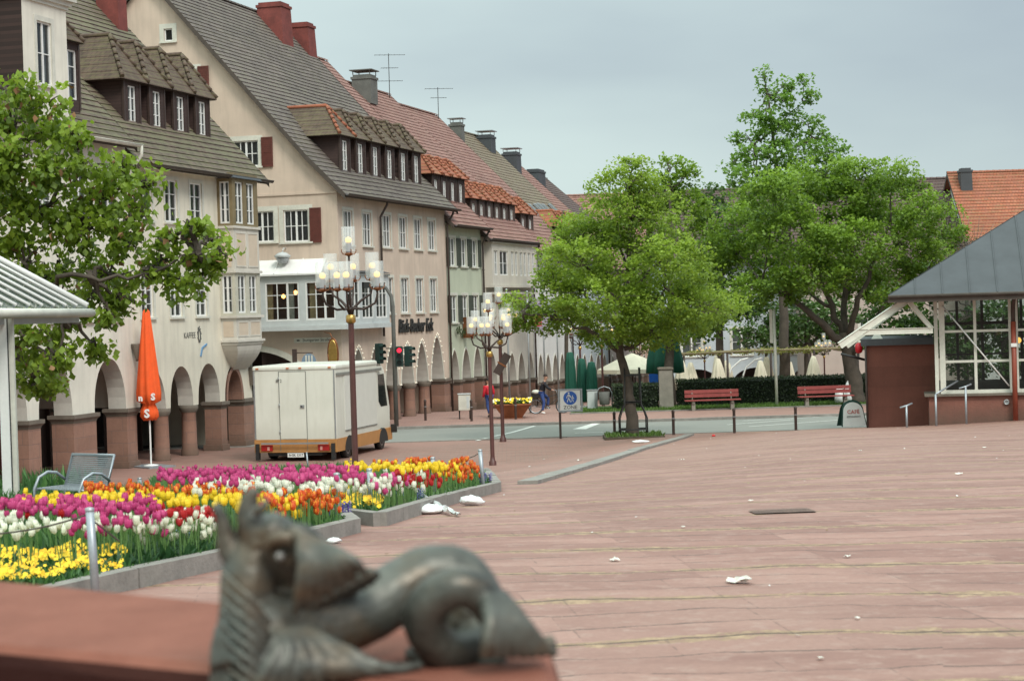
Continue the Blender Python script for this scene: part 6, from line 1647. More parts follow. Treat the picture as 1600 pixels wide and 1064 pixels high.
pose_st = dict(pelvis=(0, 0, .93), belly=(.0, 0, 1.08), chest=(.02, 0, 1.28), neck=(.03, 0, 1.45), head0=(.03, 0, 1.52), head1=(.05, 0, 1.60), head2=(.04, 0, 1.68), face=(1, 0, 0),
    hipl=(.0, -.09, .9), kneel=(.12, -.1, .5), ankl=(.08, -.1, .09), toel=(.2, -.1, .035), hipr=(.0, .09, .9), kneer=(-.02, .1, .5), ankr=(-.14, .1, .1), toer=(-.03, .1, .035),
    shl=(.0, -.19, 1.36), elbl=(-.03, -.25, 1.10), wrl=(.06, -.24, .88), handl=(.09, -.24, .81), shr=(.0, .19, 1.36), elbr=(.02, .25, 1.10), wrr=(.12, .24, .90), handr=(.16, .23, .83))
q = P(765, 652, 86.5)
person('person in a bright red jacket and jeans walking behind the lamp post', (q.x, 86.5, gz(q.x, 86.5)+.1), 2.2, pose_st, plain('red_jacket', (.55, .012, .03, 1), .7, .2, 8), navy, dhair)

# ------------------------------------------------------------------ market van
VR = Vector((-7.42, 64.9, 0)); vn = thing('box_van', 'white box van with an orange brown lower body, parked beside the pink house', 'van', VR, -.25)
t = NT('van_white_panel'); co = t.coord(); x_, y_, z_ = t.sep(co)
st_ = t.noise(1.5, t.scale(co, (3, 3, .35)), 5, .6); gr__ = t.ramp(t.math('ADD', z_, t.math('MULTIPLY', st_, .9)), 1.75, .9)
c = t.mix(t.ramp(t.noise(.8, co, 4), .3, .7), (.60, .60, .53, 1), (.68, .68, .61, 1)); c = t.mix(t.math('MULTIPLY', t.ramp(st_, .5, .75), .25), c, (.36, .34, .28, 1)); c = t.mix(t.math('MULTIPLY', gr__, .4), c, (.34, .31, .25, 1))
t.col(c); t.rough(.38); t.bump(t.noise(1.2, co, 2), .08, .03); vw = t.mat; vo = plain('van_orange_brown', (.42, .20, .065, 1), .45, .2, 2); vline = plain('panel_gap', (.2, .2, .18, 1), .7)
W_ = 1.47
mb = MB()
def rbox(mb, x0, x1, y0, y1, z0, z1, r=.06, m=0):
    mb.rings([[(a, b, z) for a, b in ((x0+k+r, y0+k), (x1-k-r, y0+k), (x1-k, y0+k+r), (x1-k, y1-k-r), (x1-k-r, y1-k), (x0+k+r, y1-k), (x0+k, y1-k-r), (x0+k, y0+k+r))] for k, z in ((0, z0), (0, z1-.07), (.02, z1-.02), (.07, z1))], m, False)
rbox(mb, -W_, W_, 0, 4.55, .74, 3.22)
rbox(mb, -W_-.03, W_+.03, -.03, 4.5, 3.1, 3.24, .06)
cabp = [(4.55, .74), (6.0, .74), (6.02, 1.5), (5.55, 2.75), (5.3, 3.0), (4.55, 3.02)]
mb.rings([[(x, a, b) for a, b in cabp] for x in (-W_+.06, W_-.06)], 0, False)
mb.build('body', vw, vn)
mb = MB(); mb.box(-W_-.012, W_+.012, -.012, 6.03, .30, .74)
for a in (1.15, 4.75):
    for s_ in (-1, 1): pass
mb.build('lower_body', vo, vn)
mb = MB(); mb.rings([[(x, yc+.5*math.cos(PI*j/10), .28+.5*math.sin(PI*j/10)) for j in range(11)] for yc in (1.3,) for x in (W_-.2, W_+.02)], 0, False); mb.build('wheel_arch', M['black'], vn)
mb = MB(); mb.rings([[(x, 5.0+.5*math.cos(PI*j/10), .28+.5*math.sin(PI*j/10)) for j in range(11)] for x in (W_-.2, W_+.02)], 0, False)
mb.build('wheel_arch', M['black'], vn)
for yc in (1.3, 5.0):
    for s_ in (-1, 1):
        xw = s_*(W_-.16); mb = MB()
        mb.rings([[(xw+dx, yc+r_*math.cos(2*PI*j/20), .33+r_*math.sin(2*PI*j/20)) for j in range(20)] for dx, r_ in ((-.1, .30), (-.1, .33), (.1, .33), (.12, .30), (.10, .2))], 0, True)
        w_ = mb.build('wheel', M['black'], vn)
        mb = MB(); mb.rings([[(xw+s_*dx, yc+r_*math.cos(2*PI*j/16), .33+r_*math.sin(2*PI*j/16)) for j in range(16)] for dx, r_ in ((.095, .2), (.11, .18), (.08, .08), (.12, .05))], 0, True); link('rim', mb.data('rim', [M['zinc']]), w_)
mb = MB(); mb.box(-.52, .42, -.02, .0, .76, 3.02); dr = mb.build('rear_door', vw, vn)
mb = MB()
for x in (-.54, .43): mb.box(x, x+.012, -.024, .0, .34, 3.04)
mb.box(-.54, .43, -.024, 0, 3.03, 3.042); link('gap', mb.data('gap', [vline]), dr)
mb = MB(); mb.box(.22, .36, -.05, -.02, 1.80, 1.9); mb.box(.25, .29, -.07, -.05, 1.83, 1.87, 1); link('handle', mb.data('handle', [M['zinc'], M['black']]), dr)
o = link('lettering', text_mesh('R 2', .16, M['chim'], 0, .002), vn, (-.53, -.026, 2.72)); o.rotation_euler = (PI/2, 0, 0)
mb = MB(); mb.box(W_+.001, W_+.02, .9, 4.3, .98, 2.86); mb.box(W_+.002, W_+.045, .1, 4.9, 2.86, 2.95, 1); mb.box(W_+.002, W_+.03, .9, 4.3, .94, .98, 1); mb.build('side_hatch', [plain('hatch_panel', (.60, .60, .55, 1), .5, .06), vline], vn)
mb = MB(); mb.face([(W_-.05, 4.75, 1.75), (W_-.05, 5.0, 1.55), (W_-.05, 5.75, 1.55), (W_-.05, 5.42, 2.72), (W_-.05, 4.75, 2.72)]); mb.face([(-W_+.15, 6.0, 1.62), (W_-.15, 6.0, 1.62), (W_-.2, 5.6, 2.68), (-W_+.2, 5.6, 2.68)]); mb.build('cab_window', M['glass_d'], vn)
mb = MB(); mb.box(W_, W_+.22, 5.9, 5.98, .55, .85); mb.build('mirror', M['black'], vn)
for zz in (1.0, 1.9, 2.8):
    mb = MB(); mb.tube([(-.54, -.03, zz-.06), (-.54, -.03, zz+.06)], .018, 6); mb.build('hinge', M['zinc'], vn)
for xx in (-1.3, -.2, .25, 1.3):
    mb = MB(); mb.box(xx-.05, xx+.05, -.06, -.03, 3.13, 3.17); mb.build('marker_light', plain('amber_lens', (.5, .12, .02, 1), .4), vn)
for xx in (-1.44, 1.44):
    mb = MB(); mb.box(xx-.02, xx+.02, -.016, .01, .76, 3.08); mb.build('corner_trim', M['zinc'], vn)
mb = MB(); mb.box(-1.18, 1.22, -.16, -.12, .585, .64); mb.build('bumper', M['zinc'], vn)
for s_ in (-1, 1):
    mb = MB(); mb.box(s_*1.02-.2, s_*1.02+.2, -.07, -.012, .36, .56); o = mb.build('tail_light', plain('red_lens', (.35, .012, .012, 1), .3, .3, 6), vn)
    mb = MB(); mb.box(s_*.95-.05, s_*.95+.03, -.075, -.07, .38, .5); link('reflector', mb.data('reflector', [plain('pale_lens', (.6, .3, .25, 1), .3)]), o)
    mb = MB(); mb.rings([[(s_*1.36+dx, dy, z) for dx, dy in ((-.06, -.1), (.06, -.1), (.06, .05), (-.06, .05))] for z in (.05, .6)], 0, False); mb.build('mudflap', M['black'], vn)
mb = MB(); mb.box(-1.0, .9, .1, .6, .18, .3); mb.build('chassis', M['black'], vn)
mb = MB(); mb.box(-.28, .30, -.06, -.03, .14, .28); pl = mb.build('number_plate', M['white'], vn)
o = link('lettering', text_mesh('N·SK 1317', .115, M['black'], 0, .002, .002), pl, (.02, -.063, .21)); o.rotation_euler = (PI/2, 0, 0)

# ------------------------------------------------------------------ glass shelter at the left
D = 26.5; c0 = P(137, 481, D); gzv = gz(c0.x, D)
sh_ = thing('glass_shelter', 'white steel shelter with a ribbed glass roof at the left edge', 'shelter', (c0.x, D, gzv), 0)
zE = c0.z-gzv; LN = 7.0; XR_ = -3.6; ZR_ = zE+2.05
mb = MB()
for i in range(11):
    y0_, y1_ = -LN*i/11, -LN*(i+1)/11; mb.face([(0, y0_, zE), (0, y1_, zE), (XR_, y1_, ZR_), (XR_, y0_, ZR_)]); mb.face([(2*XR_, y0_, zE), (2*XR_, y1_, zE), (XR_, y1_, ZR_), (XR_, y0_, ZR_)])
mb.build('roof_glass', glass_mat('roof_glass', (.10, .14, .12, 1), .42, .12), sh_)
mb = MB()
for i in range(12):
    y_ = -LN*i/11; r_ = .045 if i in (0, 11) else .022
    for xe in (0, 2*XR_): mb.tube([(xe, y_, zE+.03), (XR_, y_, ZR_+.03)], r_, 6)
mb.tube([(XR_, 0, ZR_), (XR_, -LN, ZR_)], .05, 6)
mb.build('glazing_bars', M['white'], sh_)
mb = MB()
for k in range(1, 5):
    f = k/5
    for xe in (0, 2*XR_): mb.tube([(xe+(XR_-xe)*f, 0, zE+(ZR_-zE)*f), (xe+(XR_-xe)*f, -LN, zE+(ZR_-zE)*f)], .011, 4)
mb.build('cross_bars', M['zinc'], sh_)
mb = MB(); mb.tube([(.04, .06, zE-.07), (.04, -LN, zE-.07)], .06, 8); mb.build('gutter', M['offwhite'], sh_)
mb = MB()
for i in range(12): mb.tube([(-.08, -LN*i/11, zE-.05), (-.02, -LN*i/11, zE+.03)], .02, 5)
mb.box(-.3, -.12, -LN, 0, zE-.2, zE-.04); mb.build('frame', M['zinc'], sh_)
D2 = 22.6; pc = P(12, 640, D2); px_ = pc.x-c0.x; py_ = D2-D; zg = gz(pc.x, D2)-gzv
mb = MB(); mb.box(px_-.085, px_+.02, py_-.02, py_+.13, zg-.1, zE+.02); mb.box(px_+.03, px_+.085, py_+.02, py_+.09, zg-.1, zE+.02, 1); mb.box(px_+.02, px_+.03, py_+.0, py_+.1, zg-.1, zE, 2); mb.build('post', [M['white'], M['offwhite'], M['black']], sh_)
# metal bench
q = gp(108, 814); mbn = thing('metal_bench', 'grey perforated steel bench with curved armrests behind the tulips', 'bench', (q.x, q.y+.25, gz(q.x, q.y+.25)), -.62); mbn.scale = (.85, .85, .85)
mb = MB(); mb.tube([(-.4, .22, .42), (-.4, .36, .82), (.4, .36, .82), (.4, .22, .42), (-.4, .22, .42)], .02, 6); mb.build('backrest_frame', M['steel'], mbn)
mb = MB()
for k in range(15): mb.box(-.39, .39, .225+.14*k/15, .235+.14*k/15, .435+.385*k/15, .435+.385*k/15+.018)
for k in range(5): mb.box(-.35+.17*k, -.33+.17*k, .24, .36, .45, .8, 0, Matrix.Translation((0, -.19, 0)) @ Matrix.Rotation(0, 4, 'X')) if False else None
mb.build('backrest', M['steel'], mbn)
mb = MB()
for k in range(9): mb.box(-.4, .4, -.26+.055*k, -.225+.055*k, .41, .425)
mb.build('seat', M['steel'], mbn)
for s_ in (-1, 1):
    mb = MB(); mb.tube([(s_*.43, -.28, .0), (s_*.43, -.28, .42), (s_*.43, -.2, .56), (s_*.43, -.05, .62), (s_*.43, .1, .60), (s_*.43, .24, .5)], .02, 7); mb.build('armrest', M['steel'], mbn)
    mb = MB(); mb.tube([(s_*.4, .2, -.02), (s_*.4, .22, .42)], .022, 6); mb.tube([(s_*.41, -.26, .41), (s_*.41, .24, .41)], .02, 6); mb.build('leg', M['steel'], mbn)

# ------------------------------------------------------------------ pavilion at the right
D = 55.0; a0 = P(1452, 640, D); PX = a0.x; g0z = gz(PX, D)
pv = thing('pavilion', 'glazed pavilion with a dark standing seam roof at the right edge', 'pavilion', (PX, D, g0z), -.2)
H = lambda px, py, D=55.0: P(px, py, D)-Vector((PX, 55.0, g0z))
RW = brickstone('red_facing_slabs', (.165, .058, .040, 1), 1.1, .6, (.13, .05, .035, 1), dirt=False, msize=.006); RW2 = brickstone('red_base_slabs', (.21, .085, .062, 1), 1.4, .7, (.14, .06, .05, 1), dirt=True, msize=.006)
zS = H(1475, 619).z; zT = H(1475, 462).z; XR = 9.0
mb = MB(); mb.box(0, XR, 0, 9, -.6, zS); mb.build('base_wall', RW2, pv)
mb = MB(); mb.box(-.12, XR, -.1, 9.1, zS, zS+.07); mb.build('coping', M['cap_stone'], pv)
xp = H(1460, 540).x; xq = H(1476, 540).x
mb = MB(); mb.box(xp, xp+.1, .05, .2, zS+.07, zT); mb.box(xp+.14, xq, .02, .22, zS+.07, zT); mb.build('corner_post', M['offwhite'], pv)
xm = H(1522, 540).x; xe = H(1576, 540).x
mb = MB()
for x in (xm, xe-.02, xe+.16, xe+1.1, xe+2.1): mb.box(x-.04, x+.04, .06, .14, zS+.07, zT)
for py in (517, 564, 613): z = H(1520, py).z; mb.box(xq, XR, .07, .13, z-.035, z+.035)
mb.box(xq, XR, .04, .16, zS+.07, zS+.17)
mb.build('glazing_frame', M['offwhite'], pv)
mb = MB(); mb.tube([H(1472, 478)+Vector((0, .0, 0)), H(1573, 602)+Vector((0, .0, 0))], .022, 6); mb.build('brace', M['white'], pv)
mb = MB(); mb.face([(xq, .1, zS), (XR, .1, zS), (XR, .1, zT), (xq, .1, zT)]); mb.face([(xp+.1, .1, zS), (xp+.1, 9, zS), (xp+.1, 9, zT), (xp+.1, .1, zT)]); mb.face([(xp, 8.9, zS), (XR, 8.9, zS), (XR, 8.9, zT), (xp, 8.9, zT)])
mb.build('glass', M['glass_c'], pv)
mb = MB()
for x in (xq+.55, xq+1.35, xq+2.6): mb.box(x, x+.09, 8.7, 8.8, zS, zT)
mb.box(xq, XR, 8.7, 8.8, zS+1.9, zS+2.0); mb.box(xq, XR, 8.7, 8.8, zS+.9, zS+.96); mb.build('rear_frame', M['dark_wood'], pv)
e0 = H(1400, 462, 54.0); zR = e0.z; x0 = e0.x; half = 9.0; tn = math.tan(math.radians(31))
apx = Vector((x0+half, -1+half, zR+half*tn)); cs = [Vector((x0, -1, zR)), Vector((x0+2*half, -1, zR)), Vector((x0+2*half, -1+2*half, zR)), Vector((x0, -1+2*half, zR))]
mb = MB()
for i in range(4): mb.face([cs[i], cs[(i+1) % 4], apx])
mb.face([c-Vector((0, 0, .2)) for c in cs], 1)
mb.build('roof', [M['dzinc'], M['verge']], pv)
mb = MB()
for i in (0, 3):
    A_, B2 = cs[i], cs[(i+1) % 4]; m_ = (A_+B2)/2
    for k in range(1, 24):
        f = k/24; tp = 1-abs(2*f-1); s_ = A_.lerp(B2, f); e_ = s_+(apx-m_)*tp; mb.tube([s_+Vector((0, 0, .015)), e_+Vector((0, 0, .015))], .02, 4)
mb.build('seams', M['dzinc'], pv)
mb = MB()
for i in range(4):
    A_, B2 = cs[i], cs[(i+1) % 4]; mb.face([A_-Vector((0, 0, .2)), B2-Vector((0, 0, .2)), B2+Vector((0, 0, .01)), A_+Vector((0, 0, .01))])
mb.tube([cs[0]+Vector((0, -.04, -.03)), cs[1]+Vector((0, -.04, -.03))], .05, 6)
mb.build('fascia', M['verge'], pv)
mb = MB(); mb.box(x0+.5, x0+17, -.1, 9, zT, zT+.12); mb.build('ring_beam', M['dark_wood'], pv)
xd = H(1580, 560).x
mb = MB(); mb.tube([(xd, -.9, zR-.1), (xd, -.2, zR-.4), (xd, -.14, zR-.6), (xd, -.14, H(1580, 502).z)], .06, 8); mb.build('upper_downpipe', M['dark_wood'], pv)
mb = MB(); mb.tube([(xd, -.14, H(1580, 502).z), (xd, -.14, .02)], .072, 8); mb.build('downpipe', plain('red_pipe', (.26, .055, .03, 1), .5, .25, 3), pv)
mb = MB(); mb.box(xd-.08, xd+.08, -.24, -.05, H(1580, 541).z, H(1580, 541).z+.1); mb.build('pipe_clip', M['white'], pv)
mb = MB(); mb.rings([[(H(1569, 627).x+r_*math.cos(2*PI*j/14), dy, H(1569, 627).z+r_*math.sin(2*PI*j/14)) for j in range(14)] for r_, dy in ((.08, -.0), (.08, -.05), (.05, -.05), (.04, -.02))], 0, True); mb.build('vent', M['zinc'], pv)
mb = MB(); q = H(1555, 532, 58); mb.ball((q.x, q.y, q.z), .09, 10); mb.build('lamp_bulb', emis('amber_lamp', (1, .5, .1, 1), 2.0), pv)
mb = MB(); mb.tube([(q.x, q.y, q.z+.1), (q.x, q.y, zT)], .03, 5); mb.build('lamp_rod', M['black'], pv)
# red walled stair wing
wing = thing('stair_wing', 'windowless dark red slab wall with a flat grey roof, left of the glazed pavilion', 'building', (P(1353, 600, 57).x, 57, gz(P(1353, 600, 57).x, 57)), -.2)
wl = P(1459, 600, 57).x-P(1353, 600, 57).x; wz = P(1400, 539, 57).z-gz(P(1353, 600, 57).x, 57)
mb = MB(); mb.box(0, wl, 0, 4.2, -1, wz); mb.build('wall', RW, wing)
mb = MB(); mb.box(-.12, wl-.02, -.12, 4.3, wz, wz+.2); mb.build('roof', M['dzinc'], wing)
mb = MB(); q = P(1370, 535, 57); xx = q.x-P(1353, 600, 57).x; mb.rings([[(xx+k*sx*.5, .3+k*sy*.4, wz+.2+z) for sx, sy in ((-1, -1), (1, -1), (1, 1), (-1, 1))] for k, z in ((.33, 0), (.08, .2))], 0, False); mb.build('roof_light', M['offwhite'], wing)
mb = MB(); mb.tube([(.02, -.1, -.3), (.02, -.1, wz)], .035, 6); mb.build('downpipe', M['dark_wood'], wing)
# white truss
trs = thing('roof_truss', 'white steel truss with a sloping beam over the dark red wall', 'truss', P(1457, 515, 54.6), 0)
O_ = P(1457, 515, 54.6); hh = lambda px, py, d=0: P(px, py, 54.6+d)-O_
def beam(a, b, w_, h_):
    mb = MB(); d = (b-a); L = d.length; x = d.normalized(); y = Vector((0, 1, 0)); z = x.cross(y).normalized()
    R_ = Matrix.Translation(a) @ Matrix((x, y, z)).transposed().to_4x4(); mb.box(0, L, -w_/2, w_/2, -h_/2, h_/2-.001, 0, R_); mb.box(0, L, -w_/2-.03, w_/2+.03, h_/2, h_/2+.015, 0, R_); mb.box(0, L, -w_/2-.03, w_/2+.03, -h_/2-.015, -h_/2, 0, R_); return mb
beam(hh(1312, 540), hh(1428, 461), .12, .16).build('sloping_beam', M['offwhite'], trs)
beam(hh(1343, 519), hh(1457, 516), .11, .14).build('tie_beam', M['offwhite'], trs)
beam(hh(1418, 469), hh(1456, 514), .09, .09).build('strut', M['offwhite'], trs)
beam(hh(1322, 540, 3.5), hh(1428, 461, 3.5), .12, .16).build('rear_beam', M['offwhite'], trs)
# red lantern on an arm
q = P(1342, 544, 58); ln = thing('lantern', 'small red lantern on a dark arm beside the dark red wall', 'lantern', q, 0)
mb = MB(); mb.lathe([(.03, -.16), (.1, -.12), (.12, .0), (.1, .12), (.03, .16)], 12); mb.build('shade', plain('red_shade', (.5, .01, .02, 1), .4), ln)
mb = MB(); mb.tube([P(1314, 553, 58)-q, P(1355, 563, 58)-q], .04, 6); mb.tube([(0, 0, -.16), (0, 0, -.3)], .015, 5); mb.build('arm', M['black'], ln)
# handrails
for pts, lb in ((((1417, 663), (1417, 634)), 'short metal handrail stub in front of the dark red wall'), (((1463, 658), (1463, 616)), 'slim handrail post at the corner of the pavilion base'), (((1510, 656), (1510, 604)), 'taller slim handrail post in front of the pavilion base')):
    Dh = 53.6; a = P(*pts[0], Dh); b = P(*pts[1], Dh); z0 = gz(a.x, Dh)
    hr = thing('handrail', lb, 'handrail', (a.x, Dh, z0), 0); hgt = b.z-z0
    mb = MB(); mb.tube([(0, 0, -.1), (0, 0, hgt)], .03, 6); mb.build('post', M['steel'], hr)
    mb = MB(); mb.tube([(0, 0, hgt), (.3, .3, hgt+.12), (.9, 1.2, hgt+.3)] if pts[0][0] == 1463 else [(-.18, 0, hgt-.05), (0, 0, hgt), (.18, .1, hgt+.06)], .028, 6); mb.build('rail', M['steel'], hr)
# A board
Da = 59.5; q = P(1331, 660, Da); ab = thing('pavement_sign', 'white round topped pavement board with small red lettering, by the dark red wall', 'sign', (q.x, Da, gz(q.x, Da)+.02), .12)
sc_h = P(1331, 629, Da).z-gz(q.x, Da)
def board(y0, y1, tilt, k, m, nm):
    mb = MB(); n = 12; w1, w0 = .31*k, .37*k; Hh = sc_h*k
    out = [(-w0, .04)]+[(-w1*math.cos(PI*j/n), Hh-w1*.95+w1*.95*math.sin(PI*j/n)) for j in range(n+1)]+[(w0, .04)]
    mb.rings([[(x, yy+z*tilt, z) for x, z in out] for yy in (y0, y1)], 0, False); return mb.build(nm, M[m], ab)
M['dkgreen'] = plain('dark_green_rim', (.01, .05, .04, 1), .5)
board(-.30, -.28, .26, 1.0, 'white', 'front_board'); board(-.278, -.25, .26, 1.09, 'dkgreen', 'front_rim'); board(.30, .32, -.26, 1.06, 'dkgreen', 'rear_board')
for s_, z_, sz, m in (('CAFÉ', sc_h-.3, .17, plain('red_letters', (.5, .06, .04, 1), .6)), ('RESTAURANT', sc_h-.44, .07, M['chim'])):
    o = link('lettering', text_mesh(s_, sz, m, 0, .003), ab, (0, -.31+z_*.26, z_)); o.rotation_euler = (PI/2-.255, 0, 0)
# silver car standing beyond the pavilion
cr_ = thing('car', 'silver blue parked car seen through the pavilion glazing', 'car', (P(1545, 600, 76).x, 76.5, .02), .15)
silver = plain('silver_blue_paint', (.30, .36, .42, 1), .3, .05, 2, .5, coat=.6)
sec = [(-2.1, .45, .62), (-2.05, .78, .7), (-1.5, .88, .76), (1.2, .95, .78), (1.9, .9, .76), (2.1, .6, .66)]
mb = MB(); mb.rings([[(x, -.82, .28), (x, -.86, .55), (x, -.80, h_), (x, .80, h_), (x, .86, .55), (x, .82, .28)] for x, h_, _ in sec], 0, True); mb.build('body', silver, cr_)
mb = MB(); mb.rings([[(x0_, -.72, .86), (x1_, -.58, 1.40), (x1_, .58, 1.40), (x0_, .72, .86)] for x0_, x1_ in ((-1.25, -.55), (1.75, 1.25))], 0, False); mb.build('windows', M['glass_d'], cr_)
mb = MB(); mb.rings([[(x, -.56*k, z), (x, .56*k, z)] + [(x, .5*k, z+.05), (x, -.5*k, z+.05)] for x, z, k in ((-.55, 1.39, 1), (.3, 1.42, 1.02), (1.25, 1.39, 1))], 0, False); mb.build('roof', silver, cr_)
for x in (-1.35, 1.3):
    for s_ in (-1, 1):
        mb = MB(); mb.rings([[(x+r_*math.cos(2*PI*j/18), s_*dy, .31+r_*math.sin(2*PI*j/18)) for j in range(18)] for r_, dy in ((.28, .68), (.31, .70), (.31, .86), (.28, .88), (.18, .87))], 0, True); w_ = mb.build('wheel', M['black'], cr_)
        mb = MB(); mb.rings([[(x+r_*math.cos(2*PI*j/12), s_*dy, .31+r_*math.sin(2*PI*j/12)) for j in range(12)] for r_, dy in ((.18, .872), (.06, .885))], 0, False); link('rim', mb.data('rim', [M['zinc']]), w_)
# ------------------------------------------------------------------ bags and litter
def crumple(name, label, cat, p, sx, sy, sz, mat, seed, n=14, group=None):
    rr = random.Random(seed); mb = MB()
    rings = []
    for i in range(8):
        th = .12+(PI-.24)*i/7
        rings.append([(sx*math.sin(th)*math.cos(2*PI*j/n)*rr.uniform(.72, 1.15), sy*math.sin(th)*math.sin(2*PI*j/n)*rr.uniform(.72, 1.15), max(.003, sz*(.5-.5*math.cos(th))*rr.uniform(.7, 1.15))) for j in range(n)])
    mb.rings(rings, 0, True); o = mb.build(name, mat, None, (p.x, p.y, p.z)); tag(o, label, cat, group); return o
pb_ = plain('plastic_film', (.78, .80, .80, 1), .35, .06, 8, bump=.4, bscale=30)
g = gp(672, 803)
o = crumple('plastic_bag', 'torn white plastic bag trailing over the kerb of the tulip bed', 'bag', g, .2, .13, .10, pb_, 1)
mb = MB(); k_ = 11
for i in range(k_):
    for j in range(5):
        def q_(i, j):
            a = i/k_; px_ = 655+62*a; py_ = 788+20*a**.6
            c = gp(px_, py_); lift = .16*(1-a)**1.3*(.6+.4*math.sin(j*2.1+i)); return Vector((c.x+.02*math.sin(i*2+j), c.y+(j-2)*.05*(1-.5*a), c.z+.012+lift+.02*math.sin(i*1.7+j*2.3)+(.02)))-g
        mb.face([q_(i, j), q_(i+1, j), q_(i+1, j+1), q_(i, j+1)], 0, True)
link('torn_strip', mb.data('torn_strip', [pb_]), o)
crumple('plastic_bag', 'crumpled white plastic bag lying at the far corner of the tulip bed', 'bag', gp(738, 790), .145, .10, .11, pb_, 2)
crumple('paper_scrap', 'crumpled white paper below the corner where both tulip beds meet', 'paper', gp(522, 849), .07, .05, .05, pb_, 3)
crumple('cup', 'small red paper cup lying near the middle bollards', 'cup', gp(1115, 682), .07, .05, .07, plain('red_paper', (.55, .03, .03, 1), .6), 4)
crumple('plastic_bag', 'flat white bag lying beside the long kerb near the maple', 'bag', gp(1001, 692), .30, .12, .10, pb_, 5)
bgb = P(1305, 612, 88.4); g = thing('bag', 'white carrier bags standing on the lawn behind the right red bench', 'bag', (bgb.x+.2, 88.3, .13), 0)
for dx in (0, .45):
    mb = MB(); mb.rings([[(dx+a*k, b*k, z) for a, b in ((-.22, -.12), (.22, -.12), (.22, .12), (-.22, .12))] for k, z in ((1, 0), (1.1, .3), (.85, .62+dx*.5), (.2, .85+dx*.6))], 0, True); mb.build('sack', pb_, g)
scr = [(873, 741, .09, 'small white scrap on the long kerb'), (905, 720, .07, 'tiny white scrap left of the long kerb'), (1155, 911, .13, 'flat white sheet of paper on the wide paving'), (1498, 742, .07, 'white scrap on the paving below the pavilion downpipe'), (1538, 700, .06, 'white scrap nearest the pavilion base'), (1324, 872, .05, 'pale pebble like scrap beside a mossy joint'), (1067, 825, .035, 'tiny white ball on the long dark joint'), (960, 877, .07, 'pale greenish scrap on the nearer paving'), (1065, 719, .08, 'pale scrap right of the long kerb'),
       (1282, 1032, .03, 'tiny pale flake at the bottom of the picture'), (1340, 968, .03, 'tiny pale flake on the nearest paving'), (1173, 784, .04, 'tiny white dot left of the drain grating'), (850, 718, .06, 'small pale scrap in front of the two lamps'), (1344, 705, .05, 'small pale scrap on the paving below the pavement board')]
def scrap(p, s_, lb, seed):
    rr = random.Random(seed); mb = MB(); n = 5; a = rr.uniform(0, 3)
    hz = [[max(0, rr.gauss(.10, .12))*s_ for _ in range(n+1)] for _ in range(n+1)]
    def v(i, j): u_, w_ = (i/n-.5)*s_*1.5, (j/n-.5)*s_*1.0; return (u_*math.cos(a)-w_*math.sin(a)+rr.uniform(-.03, .03)*s_, u_*math.sin(a)+w_*math.cos(a), .012+hz[i][j])
    g_ = [[v(i, j) for j in range(n+1)] for i in range(n+1)]
    for i in range(n):
        for j in range(n):
            if (i, j) in ((0, 0), (n-1, n-1)) and rr.random() < .7: continue
            mb.face([g_[i][j], g_[i+1][j], g_[i+1][j+1], g_[i][j+1]])
    o = mb.build('paper_scrap', paper_, None, tuple(p)); tag(o, lb, 'litter', 'scraps of litter on the square')
paper_ = plain('dirty_paper', (.62, .60, .55, 1), .8, .15, 12)
for k, (px, py, s_, lb) in enumerate(scr): scrap(gp(px, py), s_*.85, lb, 20+k)
# tiny crumbs and leaves
rr = np.random.default_rng(77); mb = MB()
for k in range(420):
    x = rr.uniform(-9, 14); y = rr.uniform(9, 62)
    z = gz(x, y); s = rr.uniform(.008, .028); a = rr.uniform(0, PI); c = Vector((x, y, z+.012)); u_ = Vector((math.cos(a), math.sin(a), rr.uniform(-.1, .3)))*s; v_ = Vector((-math.sin(a), math.cos(a), .1))*s*.6
    mb.face([c-u_, c+v_, c+u_, c-v_], int(rr.integers(0, 3)))
o = mb.build('debris', [plain('dry_leaf', (.16, .10, .05, 1), .8), pb_, plain('seed_husk', (.30, .25, .14, 1), .8)]); tag(o, 'crumbs and dry leaf bits scattered over the paving', 'debris', kind='stuff')
# drain grating
c_ = gp(1222, 800); gr_ = thing('drain_grating', 'dark rectangular iron grating let into the paving', 'grating', c_+Vector((0, 0, 0)), .05)
e1 = (gp(1270, 798)-gp(1165, 802)); wx = .28
zf = lambda x, y: gz(c_.x+x, c_.y+y)-c_.z+.012
mb = MB()
for k in range(21):
    x = -wx+2*wx*k/20; mb.face([(x-.012, -.2, zf(x, -.2)), (x+.012, -.2, zf(x, -.2)), (x+.012, .2, zf(x, .2)), (x-.012, .2, zf(x, .2))])
for k in range(5): y = -.2+.4*k/4; mb.face([(-wx, y-.018, zf(-wx, y)+.003), (wx, y-.018, zf(wx, y)+.003), (wx, y+.018, zf(wx, y)+.003), (-wx, y+.018, zf(-wx, y)+.003)])
mb.build('bars', plain('rusty_grating', (.17, .11, .09, 1), .8, .3), gr_)
mb = MB(); mb.face([(-wx, -.22, zf(-wx, -.22)-.006), (wx, -.22, zf(wx, -.22)-.006), (wx, .22, zf(wx, .22)-.006), (-wx, .22, zf(-wx, .22)-.006)]); mb.build('pit', M['dark_wood'], gr_)
